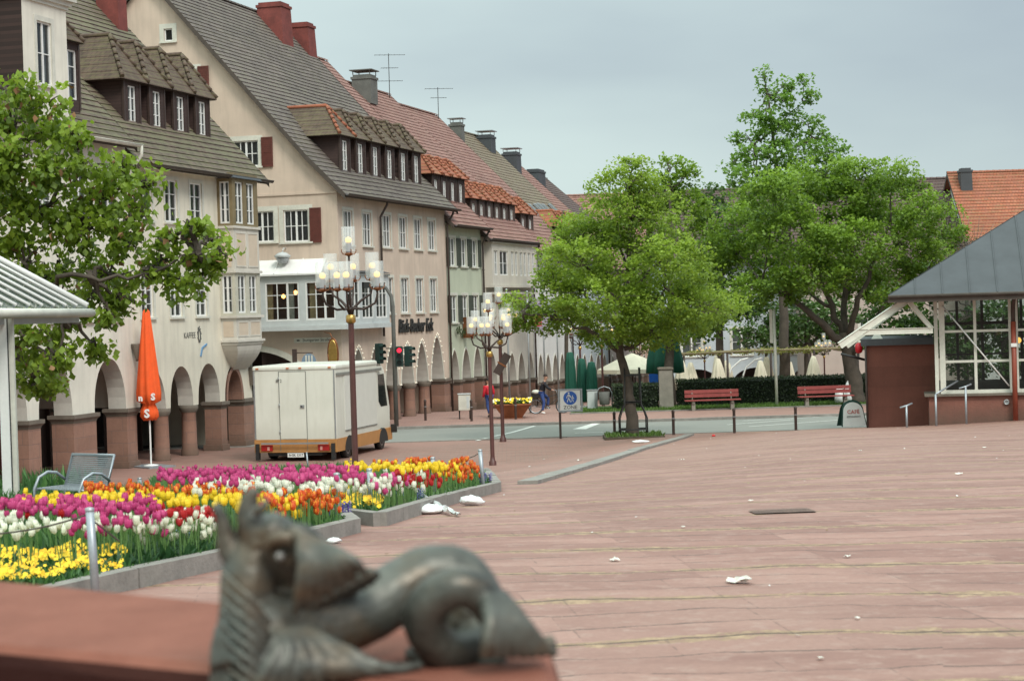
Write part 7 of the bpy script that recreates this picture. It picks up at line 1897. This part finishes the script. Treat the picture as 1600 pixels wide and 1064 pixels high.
# ------------------------------------------------------------------ tulip beds
soil = plain('dark_soil', (.045, .034, .022, 1), .95, .5, 8, bump=.8, bscale=25)
bed1 = [gp(*p) for p in ((-260, 990), (60, 952), (205, 918), (345, 887), (553, 832), (528, 812), (500, 796), (385, 778), (130, 798), (-150, 808), (-400, 812))]
bed2 = [gp(*p) for p in ((536, 814), (594, 822), (776, 768), (756, 742), (545, 733), (300, 747), (235, 760), (250, 776), (390, 782), (505, 798))]
def inside(pt, poly):
    c = False; n = len(poly)
    for i in range(n):
        a, b = poly[i], poly[(i+1) % n]
        if (a.y > pt[1]) != (b.y > pt[1]) and pt[0] < (b.x-a.x)*(pt[1]-a.y)/(b.y-a.y)+a.x: c = not c
    return c
def edge_f(x, y, segs):
    d = 9
    for a, b in zip(segs, segs[1:]):
        ax, ay, bx, by = a.x, a.y, b.x, b.y; t_ = max(0, min(1, ((x-ax)*(bx-ax)+(y-ay)*(by-ay))/((bx-ax)**2+(by-ay)**2))); d = min(d, math.hypot(x-ax-t_*(bx-ax), y-ay-t_*(by-ay)))
    return min(1, .3+d*.75)
def bed_sheet(poly):
    mb = MB(); x0 = min(p.x for p in poly); x1 = max(p.x for p in poly); y0 = min(p.y for p in poly); y1 = max(p.y for p in poly); s = .3
    bm_ = bmesh.new(); vs = [bm_.verts.new((p.x, p.y, 0)) for p in poly]; f = bm_.faces.new(vs)
    n = int((y1-y0)/s)
    for k in range(1, n): bmesh.ops.bisect_plane(bm_, geom=bm_.faces[:]+bm_.edges[:]+bm_.verts[:], plane_co=(0, y0+k*(y1-y0)/n, 0), plane_no=(0, 1, 0))
    n = int((x1-x0)/1.0)
    for k in range(1, n): bmesh.ops.bisect_plane(bm_, geom=bm_.faces[:]+bm_.edges[:]+bm_.verts[:], plane_co=(x0+k*(x1-x0)/n, 0, 0), plane_no=(1, 0, 0))
    for v in bm_.verts: v.co.z = gz(v.co.x, v.co.y)+.07
    me = bpy.data.meshes.new('flower_bed'); bm_.to_mesh(me); bm_.free(); me.materials.append(soil); o = link('flower_bed_soil', me); o['kind'] = 'structure'; return o
bed_sheet(bed1); bed_sheet(bed2)
def kerb3(pts, label):
    o = kerb('bed_kerb', [(p.x, p.y) for p in pts], .13, .13, M['kerbstone'], 0, .8); del o['kind']; tag(o, label, 'kerb')
kerb3(bed1[:6], 'grey stone kerb edging the near tulip bed'); kerb3([bed2[0], bed2[1], bed2[2], bed2[3]], 'grey stone kerb edging the farther tulip bed, plastic bag on it')

M['tleaf'] = leaf_mat('tulip_leaf', (.02, .07, .022, 1), (.10, .23, .06, 1), .22, 2)
def scatter(poly, n, seed, cond=None):
    r = np.random.default_rng(seed); x0 = min(p.x for p in poly); x1 = max(p.x for p in poly); y0 = min(p.y for p in poly); y1 = max(p.y for p in poly); out = []
    while len(out) < n:
        x = r.uniform(x0, x1); y = r.uniform(y0, y1)
        if inside((x, y), poly) and (cond is None or cond(x, y)): out.append((x, y, gz(x, y)+.06))
    return out
pan1 = [gp(*p) for p in ((-260, 985), (60, 948), (200, 916), (200, 908), (120, 898), (-60, 898), (-260, 908))]
pan2 = [gp(*p) for p in ((540, 812), (596, 818), (601, 805), (560, 790), (515, 786), (505, 798))]
SC1 = scatter(bed1, 15000, 61, lambda x, y: not inside((x, y), pan1)); SC2 = scatter(bed2, 13000, 63, lambda x, y: not inside((x, y), pan2))
blades('tulip_foliage', SC1, [.26*edge_f(p[0], p[1], bed1[:6]) for p in SC1], .017, M['tleaf'], 'dense green tulip leaves filling the near bed', 'foliage', .55, 62)
blades('tulip_foliage', SC2, [.24*edge_f(p[0], p[1], bed2[:4]) for p in SC2], .018, M['tleaf'], 'dense green tulip leaves filling the farther bed', 'foliage', .55, 64)
blades('pansy_foliage', scatter(pan1, 5000, 65), .13, .013, M['tleaf'], 'low leaves under the yellow pansies in the near bed', 'foliage', .9, 66)
blades('pansy_foliage', scatter(pan2, 2500, 67), .12, .014, M['tleaf'], 'low leaves under the yellow pansies in the farther bed', 'foliage', .9, 68)
r = np.random.default_rng(70)
pans = lambda poly, n, s: [(x, y, z+.10+.06*math.sin(x*9+s)*math.cos(y*7)+r.uniform(0, .05)) for x, y, z in scatter(poly, n, s)]
yel2 = plain('pansy_deep_yellow', (.75, .42, .01, 1), .6, .15, 30)
o = blossoms('pansies', pans(pan1, 2200, 71), .0165, [yel, yel, yel2, yel], None, 3); tag(o, 'mass of yellow pansies at the front of the near bed', 'pansies', kind='stuff')
o = blossoms('pansies', pans(pan2, 700, 72), .026, [yel, yel, yel2], None, 4); tag(o, 'mass of yellow pansies in the corner of the farther bed', 'pansies', kind='stuff')

def petal_mat(name, base, tip, edge=None):
    t = NT(name); co = t.coord(); x, y, z = t.sep(co)
    f = t.ramp(z, .0, .065); n = t.noise(60, t.scale(co, (1, 1, .3)), 2)
    c = t.mix(t.math('ADD', t.math('MULTIPLY', f, .7), t.math('MULTIPLY', n, .3)), base, tip)
    if edge: c = t.mix(t.ramp(n, .5, .62), c, edge)
    t.col(c); t.rough(.45); tl = t.n('ShaderNodeBsdfTranslucent'); t.L.new(c, tl.inputs[0]); mx = t.n('ShaderNodeMixShader'); mx.inputs[0].default_value = .25
    t.L.new(t.b.outputs[0], mx.inputs[1]); t.L.new(tl.outputs[0], mx.inputs[2]); t.L.new(mx.outputs[0], t.out.inputs[0]); return t.mat
TC = {'purple': petal_mat('purple_petal', (.42, .025, .12, 1), (.62, .07, .24, 1)), 'white': petal_mat('white_petal', (.62, .66, .42, 1), (.85, .84, .74, 1)), 'yellow': petal_mat('yellow_petal', (.75, .45, .01, 1), (.92, .68, .03, 1)),
      'orange': petal_mat('flame_petal', (.62, .07, .01, 1), (.68, .08, .012, 1), (.92, .42, .04, 1)), 'red': petal_mat('red_petal', (.34, .006, .008, 1), (.50, .014, .014, 1))}
def flower_mb(mb, c, ax_, s, m, seed, open_=0.0):
    rr = random.Random(seed); c = Vector(c); q = Vector((0, 0, 1)).rotation_difference(ax_)
    for lay in range(2):
        for k in range(3):
            a = 2*PI*k/3+lay*PI/3+rr.uniform(-.1, .1); rr_ = 1.0 if lay else .93; prev = None
            for z, w, rad in ((0, .25, .15), (.012, .8, .75), (.032, 1.0, 1.0), (.052, .8, .9+open_), (.070, .12, .62+open_*1.8)):
                hw = .75*w; R_ = .0255*rad*rr_
                row = [c+q @ Vector((R_*math.cos(a+t_*hw)*s*(1-.12*abs(t_)), R_*math.sin(a+t_*hw)*s*(1-.12*abs(t_)), z*s)) for t_ in (-1, 0, 1)]
                if prev:
                    for j in range(2): mb.face([prev[j], prev[j+1], row[j+1], row[j]], m, True)
                prev = row
stem = plain('tulip_stem', (.10, .20, .05, 1), .6, .2, 20)
zones = [ # bed, colour, x0,x1,y0,y1,n
 (1, 'purple', -20, 250, 778, 802, 135), (1, 'purple', 110, 262, 790, 838, 30), (1, 'white', -20, 225, 806, 834, 62), (1, 'white', 222, 336, 797, 846, 66), (1, 'red', 246, 338, 790, 814, 40),
 (1, 'yellow', 28, 370, 768, 787, 118), (1, 'yellow', 365, 468, 775, 802, 36), (1, 'orange', 132, 400, 756, 771, 76), (1, 'orange', 400, 532, 764, 802, 74), (1, 'red', -10, 120, 800, 812, 5),
 (2, 'purple', 246, 560, 727, 752, 330), (2, 'purple', 556, 640, 737, 768, 34), (2, 'white', 300, 600, 744, 768, 170), (2, 'white', 600, 665, 738, 768, 42), (2, 'yellow', 540, 690, 721, 734, 125), (2, 'yellow', 680, 722, 722, 743, 26),
 (2, 'orange', 548, 684, 713, 723, 85), (2, 'orange', 690, 749, 715, 749, 56), (2, 'red', 618, 694, 735, 760, 40)]
pos = []
rt_ = random.Random(9)
for bed, colr, xa_, xb_, ya_, yb_, n in zones:
    for k in range(int(n*1.22)):
        px, py = rt_.uniform(xa_, xb_), rt_.triangular(ya_-4, yb_+4)
        hgt = rt_.uniform(.40, .50) if colr == 'purple' else rt_.uniform(.36, .46)
        poly = bed1 if bed == 1 else bed2
        for f_ in (1, .9, .8, .7, .6, .5, .42):
            g = gp(px, py, hgt*f_)
            if any(inside((g.x, g.y-.12), pl_) for pl_ in (bed1, bed2)) and any(inside((g.x+.1, g.y-.05), pl_) for pl_ in (bed1, bed2)): break
        else: continue
        pos.append((g.y, g, colr, hgt*f_, bed))
pos.sort(key=lambda q: q[0])
near_, rest_ = pos[:295], pos[295:]
# prototypes: stem mesh with leaves (top-level) and flower child; the meshes are shared
stemd = []
for v in range(3):
    mb = MB(); rr = random.Random(v); bx_ = rr.uniform(-.02, .02)
    mb.tube([(0, 0, 0), (bx_*.4, bx_*.3, .16), (bx_, bx_*.5, .40)], [.0045, .004, .0038], 5)
    for k in range(3):
        a = k*2.2+v; L_ = .24-.05*k; c, s_ = math.cos(a), math.sin(a)
        pr = [(.004, 0, .008), (.03, L_*.4, .022), (.06, L_*.75, .016), (.10, L_, .001)]; prev = None
        for o_, z_, w_ in pr:
            row = [(c*o_-s_*w_*t_, s_*o_+c*w_*t_, z_) for t_ in (-1, 0, 1)]
            if prev:
                for j in range(2): mb.face([prev[j], prev[j+1], row[j+1], row[j]], 1, True)
            prev = row
    stemd.append((mb.data('tulip', [stem, M['tleaf']]), Vector((bx_, bx_*.5, .40))))
flowd = {}
for c_, m_ in TC.items():
    for v in range(4):
        mb = MB(); flower_mb(mb, (0, 0, 0), Vector((.15*math.sin(v*2), .15*math.cos(v*3), 1)).normalized(), 1.12, 0, v, .12*(v % 2)); flowd[(c_, v)] = mb.data('flower', [m_])
LBL = {'purple': 'purplish pink tulip', 'white': 'white tulip', 'yellow': 'yellow tulip', 'orange': 'orange red flamed tulip', 'red': 'deep red tulip'}
for k, (d_, g, c_, h_, bed) in enumerate(near_):
    sd_, tip = stemd[k % 3]; s_ = h_/.46
    o = link('tulip', sd_, None, (g.x, g.y, g.z+.02), rt_.uniform(0, 6.28)); o.scale = (1.0, 1.0, s_); o.rotation_euler = (rt_.gauss(0, .09), rt_.gauss(0, .09), rt_.uniform(0, 6.28))
    tag(o, LBL[c_]+(' in the near bed beside the fountain rim' if bed == 1 else ' in the farther bed'), 'tulip', LBL[c_]+('s of the near bed' if bed == 1 else 's of the farther bed'))
    f = link('flower', flowd[(c_, k % 4)], o, tip, rt_.uniform(0, 6.28)); q_ = rt_.uniform(.72, 1.0); f.scale = (q_, q_, q_/s_*rt_.uniform(.9, 1.12)); f.rotation_euler = (rt_.gauss(0, .16), rt_.gauss(0, .16), rt_.uniform(0, 6.28))
mb = MB(); cl = list(TC)
for k, (d_, g, c_, h_, bed) in enumerate(rest_):
    b = Vector((g.x, g.y, g.z+.02)); tp = b+Vector((rt_.uniform(-.02, .02), rt_.uniform(-.02, .02), h_-.06)); mb.tube([b, tp], [.005, .004], 4, 5, False)
    flower_mb(mb, tp, Vector((rt_.uniform(-.25, .25), rt_.uniform(-.25, .25), 1)).normalized(), rt_.uniform(.92, 1.2), cl.index(c_), k)
o = mb.build('tulips', [TC[c] for c in cl]+[stem]); tag(o, 'farther rows of purple, white, yellow, red and orange tulips in both beds', 'tulips', kind='stuff')
# hyacinths
hy = plain('hyacinth_violet', (.10, .06, .30, 1), .6, .3, 30); hb = plain('hyacinth_blue_grey', (.12, .15, .28, 1), .6, .3, 30)
for px, py, n, m, lb in ((270, 878, 9, hb, 'faded blue hyacinths at the front of the near bed'), (590, 0, 0, hb, ''), (524, 822, 5, hy, 'violet hyacinths at the corner of the near bed'), (755, 766, 7, hy, 'violet hyacinths at the far corner of the farther bed'), (640, 797, 6, hb, 'faded blue hyacinths in the middle of the farther bed')):
    if not n: continue
    c = gp(px, py); t_ = thing('hyacinth_clump', lb, 'hyacinths', (c.x, c.y+.12, gz(c.x, c.y+.12)+.05), 0); rr = random.Random(px)
    for k in range(n):
        a, b = rr.uniform(-.13, .13), rr.uniform(-.1, .1); mb = MB()
        for j in range(26):
            th = j*2.4; z_ = .07+.11*j/26; c0_ = Vector((a+.014*math.cos(th), b+.014*math.sin(th), z_)); d_ = Vector((math.cos(th), math.sin(th), .5))*.022; e_ = Vector((-math.sin(th), math.cos(th), .3))*.012
            mb.face([c0_, c0_+d_*.6+e_, c0_+d_*1.2, c0_+d_*.6-e_])
        mb.tube([(a, b, 0), (a, b, .16)], .008, 5); mb.build('spike', m, t_)
# posts and cords
PG = 'galvanised posts round the tulip beds'
posts = [(150, 916, 140, 795, 'nearest leaning galvanised post, in front of the near bed'), (530, 829, 526, 740, 'galvanised post at the corner kerb of the near bed'), (581, 813, 577, 733, 'galvanised post in the yellow pansies of the farther bed'), (680, 784, 676, 715, 'galvanised post rising above the torn plastic bag'), (756, 771, 750, 703, 'galvanised post at the far corner of the farther bed'),
         (482, 738, 479, 707, 'galvanised post behind the beds in front of the van'), (220, 790, 218, 747, 'galvanised post behind the beds near the metal bench'), (371, 800, 369, 762, 'galvanised post among the yellow tulips beside the dragon head'), (145, 800, 142, 758, 'galvanised post right behind the armrest of the metal bench')]
tops = {}
for bx_, by_, tx_, ty_, lb in posts:
    g = gp(bx_, by_)
    if bx_ == 150: g = P(150, 916, 12.1); g.z = gz(g.x, g.y)
    tp = P(tx_, ty_, g.y+.02)
    o = thing('post', lb, 'post', g, 0, PG); v_ = tp-g
    mb = MB(); mb.tube([(0, 0, -.05), tuple(v_*.5), tuple(v_)], .027, 12); mb.build('tube', M['steel'], o)
    mb = MB(); mb.lathe([(.03, -.012), (.031, .006), (.01, .012), (.001, .013)], 12, tuple(v_)); mb.build('cap', M['zinc'], o)
    tops[bx_] = tp
def cord(a, b, sag, label):
    mb = MB(); mb.tube([a.lerp(b, k/10)-Vector((0, 0, sag*4*(k/10)*(1-k/10))) for k in range(11)], .006, 5); o = mb.build('cord', M['verge']); tag(o, label, 'cord')
dn = Vector((0, 0, -.03))
cord(tops[150]+dn, P(-60, 835, tops[150].y+.3), .04, 'thin cord running left from the nearest leaning post')
cord(tops[150]+dn*2, P(186, 845, tops[150].y+.2), .0, 'thin cord drooping right from the nearest leaning post')
cord(tops[756]+dn, P(726, 716, tops[756].y+2.4), .02, 'thin cord at the far corner post of the farther bed')
cord(tops[581]+dn, P(610, 800, tops[581].y+.4), .0, 'thin cord drooping from the post in the pansies')
# plants left of the metal bench
cc = gp(20, 800); blades('shrub_leaves', [(cc.x+a, cc.y+b+.5, gz(cc.x+a, cc.y+b+.5)) for a, b in rng.uniform(-.9, .9, (500, 2))], .5, .03, M['tleaf'], 'leafy plants beside the post of the glass shelter', 'plants', .6, 90)

# ------------------------------------------------------------------ fountain rim
zr_ = 4.405
def onrim(px, py):
    r_ = ray(px, py); k = (zr_-EYE.z)/r_.z; return Vector((r_.x*k, r_.y*k, zr_))
far = [onrim(-420, 862), onrim(0, 905), onrim(345, 938), onrim(640, 978), onrim(866, 1006)]
nr_ = [onrim(-420, 985), onrim(0, 1010), onrim(170, 1026), onrim(520, 1060), onrim(895, 1090)]
t = NT('wet_red_sandstone_shaded_sides'); co = t.coord(); n1 = t.noise(5, co, 6, .65); n2 = t.noise(60, co, 3)
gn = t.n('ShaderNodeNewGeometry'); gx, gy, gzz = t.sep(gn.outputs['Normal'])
c = t.mix(t.ramp(n1, .3, .7), (.15, .046, .03, 1), (.23, .082, .056, 1)); c = t.mix(t.math('MULTIPLY', n2, .25), c, (.29, .14, .10, 1)); c = t.mix(t.ramp(gzz, .75, .35), c, (.028, .006, .004, 1))  # upright faces go nearly black: shade of the near side put into the colour
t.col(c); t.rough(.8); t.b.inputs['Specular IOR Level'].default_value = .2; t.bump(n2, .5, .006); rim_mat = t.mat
mb = MB()
def rimring(k, dz):
    c = [(a+b)/2 for a, b in zip(far, nr_)]
    f_ = [q+(m_-q).normalized()*k+Vector((0, 0, dz)) for q, m_ in zip(far, c)]; n_ = [q+(m_-q).normalized()*k+Vector((0, 0, dz)) for q, m_ in zip(nr_, c)]
    f_[-1] = f_[-1]-Vector((k, 0, 0)); n_[-1] = n_[-1]-Vector((k, 0, 0)); return f_+n_[::-1]
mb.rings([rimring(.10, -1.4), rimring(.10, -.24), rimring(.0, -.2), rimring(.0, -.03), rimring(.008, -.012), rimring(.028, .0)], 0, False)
o = mb.build('fountain_rim', rim_mat); tag(o, 'wet red sandstone rim of the fountain, shade painted on its sides, under the bronze dragon', 'fountain rim')

# ------------------------------------------------------------------ dragon
DD = 2.72
def Q(px, py, d=0.0): return P(px, py, DD+d)
pk = DD/F
mb = MB()
body = [((395, 1045), 66, -.09), ((400, 990), 62, -.07), ((450, 985), 60, -.05), ((510, 975), 56, -.02), ((570, 955), 52, .02), ((620, 925), 50, .05), ((665, 900), 49, .07), ((710, 898), 47, .08), ((742, 925), 42, .07), ((756, 965), 38, .05), ((748, 1002), 34, .02), ((715, 1018), 32, -.02), ((680, 1005), 30, -.05), ((662, 965), 31, -.07), ((684, 930), 31, -.08), ((722, 918), 30, -.08), ((756, 935), 30, -.07), ((778, 965), 27, -.05), ((795, 995), 26, -.04)]
body = [(p, r_*(1.06 if 8 < i_ < 15 else 1), d) for i_, (p, r_, d) in enumerate(body)]
pts = [Q(*p, d) for p, r_, d in body]; rads = [r_*pk for p, r_, d in body]
def smooth(pts, rads, K=5):
    P_, R_ = [], []
    n = len(pts)
    for i in range(n-1):
        a, b, c, d = pts[max(0, i-1)], pts[i], pts[i+1], pts[min(n-1, i+2)]
        for k in range(K):
            t_ = k/K; P_.append(.5*((2*b)+(c-a)*t_+(2*a-5*b+4*c-d)*t_*t_+(3*b-a-3*c+d)*t_**3)); R_.append(rads[i]+(rads[i+1]-rads[i])*t_)
    P_.append(pts[-1]); R_.append(rads[-1]); return P_, R_
def stube(pp, n=16, flat=1.0):
    p_, r_ = smooth([Q(*a, d) for a, r_, d in pp], [r_*pk for a, r_, d in pp]); mb.tube(p_, r_, n, 0, True, flat)
p_, r_ = smooth(pts, rads); mb.tube(p_, r_, 20)
stube([((735, 945), 40, .05), ((715, 985), 42, .05), ((690, 1010), 30, .03)])
# chest and neck
stube([((385, 1075), 62, -.08), ((382, 1010), 46, -.08), ((384, 950), 42, -.07), ((388, 900), 42, -.06), ((400, 860), 38, -.05), ((410, 830), 30, -.04)])
# head
stube([((452, 900), 34, -.03), ((440, 865), 46, -.04), ((425, 840), 42, -.05), ((408, 815), 28, -.06)])
stube([((405, 850), 30, -.06), ((392, 818), 22, -.06), ((388, 795), 17, -.06), ((393, 775), 13, -.06), ((402, 763), 7, -.06)])      # upper snout
stube([((385, 880), 26, -.06), ((362, 862), 20, -.06), ((352, 835), 14, -.06), ((346, 808), 11, -.06), ((334, 786), 7, -.06)])      # lower jaw
stube([((398, 800), 9, -.09), ((415, 790), 6, -.10), ((412, 778), 4, -.10)])
stube([((425, 880), 44, -.02), ((448, 915), 46, -.02), ((480, 948), 46, -.02), ((520, 960), 44, .0)])
stube([((448, 850), 34, -.0), ((480, 880), 38, -.01), ((500, 920), 34, -.0)])
# brow and eye socket
stube([((418, 855), 9, -.10), ((430, 842), 11, -.11), ((450, 842), 11, -.11), ((460, 860), 9, -.10), ((452, 884), 8, -.09)], 10)
stube([((437, 868), 11, -.095), ((438, 869), 11, -.10)], 10)
# ear fin with folds
for k in range(7):
    f = k/6; tx, ty = 460+112*f, 962-66*f
    stube([((448+12*f, 826+6*f), 8, -.07), ((468+36*f, 838+14*f), 9.5, -.12), ((470+80*f, 900-26*f), 8.5, -.145), ((tx, ty), 7, -.12)], 8, .8)
stube([((448, 838), 20, -.03), ((476, 838), 20, -.02), ((498, 862), 18, -.02), ((524, 884), 14, -.02), ((556, 895), 8, -.03)])
# dorsal spines at fin edge
for k in range(9): f = k/8; stube([((462+114*f, 955-62*f), 9, -.08), ((470+120*f, 962-62*f), 7, -.05)], 6)
for k in range(9):
    f = k/8; stube([((470+98*f, 955-58*f), 9, -.05), ((482+100*f, 968-60*f), 8, -.03)], 6)
# front fin / foot fanning over the rim
for k in range(13):
    f = k/12; w_ = 3*math.sin(k*2.7)
    stube([((392+70*f, 955+22*f), 15, -.085), ((432+95*f, 1002+6*f+w_), 11, -.125+.03*f), ((415+185*f, 1046-6*f+w_), 10, -.15+.05*f), ((392+266*f, 1090-52*f), 6.5+w_*.4, -.155+.08*f)], 8, .8)
stube([((430, 985), 40, -.04), ((480, 1020), 40, -.06), ((540, 1048), 26, -.06), ((600, 1052), 14, -.05)])
# chest folds
for k in range(9):
    yy = 905+k*20; stube([((346, yy-14), 4, -.10), ((366, yy+6), 5, -.142), ((396, yy+34), 5.5, -.152), ((424, yy+70), 4, -.13)], 6)
# tail fin
for k in range(8):
    f = k/7
    stube([((758+22*f, 930+8*f), 18, -.08), ((764+48*f, 964+4*f), 14, -.12+.02*f), ((760+80*f, 998+2*f), 12, -.135+.04*f), ((756+112*f, 1027-5*f), 9, -.13+.05*f)], 8, .8)
stube([((770, 935), 24, -.05), ((795, 965), 26, -.05), ((820, 995), 24, -.05), ((840, 1012), 14, -.04)])
stube([((780, 965), 18, -.05), ((820, 1002), 16, -.05), ((850, 1008), 14, -.05), ((868, 1000), 11, -.05)])
# rear foot stones
stube([((640, 1020), 12, .02), ((672, 1030), 16, -.02), ((740, 1034), 14, -.02), ((790, 1030), 12, -.03)], 8)
me = mb.data('dragon', [M['black']])
o = bpy.data.objects.new('tmp', me); COL.objects.link(o)
m1 = o.modifiers.new('r', 'REMESH'); m1.mode = 'VOXEL'; m1.voxel_size = .003; m1.use_smooth_shade = True
tx_ = bpy.data.textures.new('c', 'CLOUDS'); tx_.noise_scale = .03; tx_.noise_depth = 3
m3 = o.modifiers.new('d', 'DISPLACE'); m3.texture = tx_; m3.strength = .0045; m3.mid_level = .5
m2 = o.modifiers.new('s', 'SMOOTH'); m2.iterations = 2; m2.factor = .5
dg = bpy.context.evaluated_depsgraph_get(); dg.update()
dm = bpy.data.meshes.new_from_object(o.evaluated_get(dg)); bpy.data.objects.remove(o)
t = NT('weathered_bronze'); co = t.coord(); n1 = t.noise(9, co, 5, .65); n2 = t.noise(45, co, 3)
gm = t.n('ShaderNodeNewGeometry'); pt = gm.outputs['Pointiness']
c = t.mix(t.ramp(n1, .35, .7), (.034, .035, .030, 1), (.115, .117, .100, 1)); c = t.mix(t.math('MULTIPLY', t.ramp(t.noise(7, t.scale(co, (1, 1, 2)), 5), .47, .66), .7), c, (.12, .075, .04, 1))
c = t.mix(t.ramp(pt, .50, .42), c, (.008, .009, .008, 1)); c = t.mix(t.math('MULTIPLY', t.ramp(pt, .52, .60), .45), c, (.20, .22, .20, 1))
t.col(c); t.b.inputs['Metallic'].default_value = .35; t.rough(t.math('MULTIPLY_ADD', n2, .3, .3)); t.bump(n2, .2, .004)
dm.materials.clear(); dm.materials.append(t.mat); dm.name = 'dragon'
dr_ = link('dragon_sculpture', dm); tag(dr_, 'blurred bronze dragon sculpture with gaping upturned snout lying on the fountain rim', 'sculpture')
mb = MB(); c_ = Q(437, 869, -.115); mb.ball(tuple(c_), .0062, 12, 0, 1, 8); mb.build('eye', plain('pale_bronze', (.20, .19, .18, 1), .5), dr_)
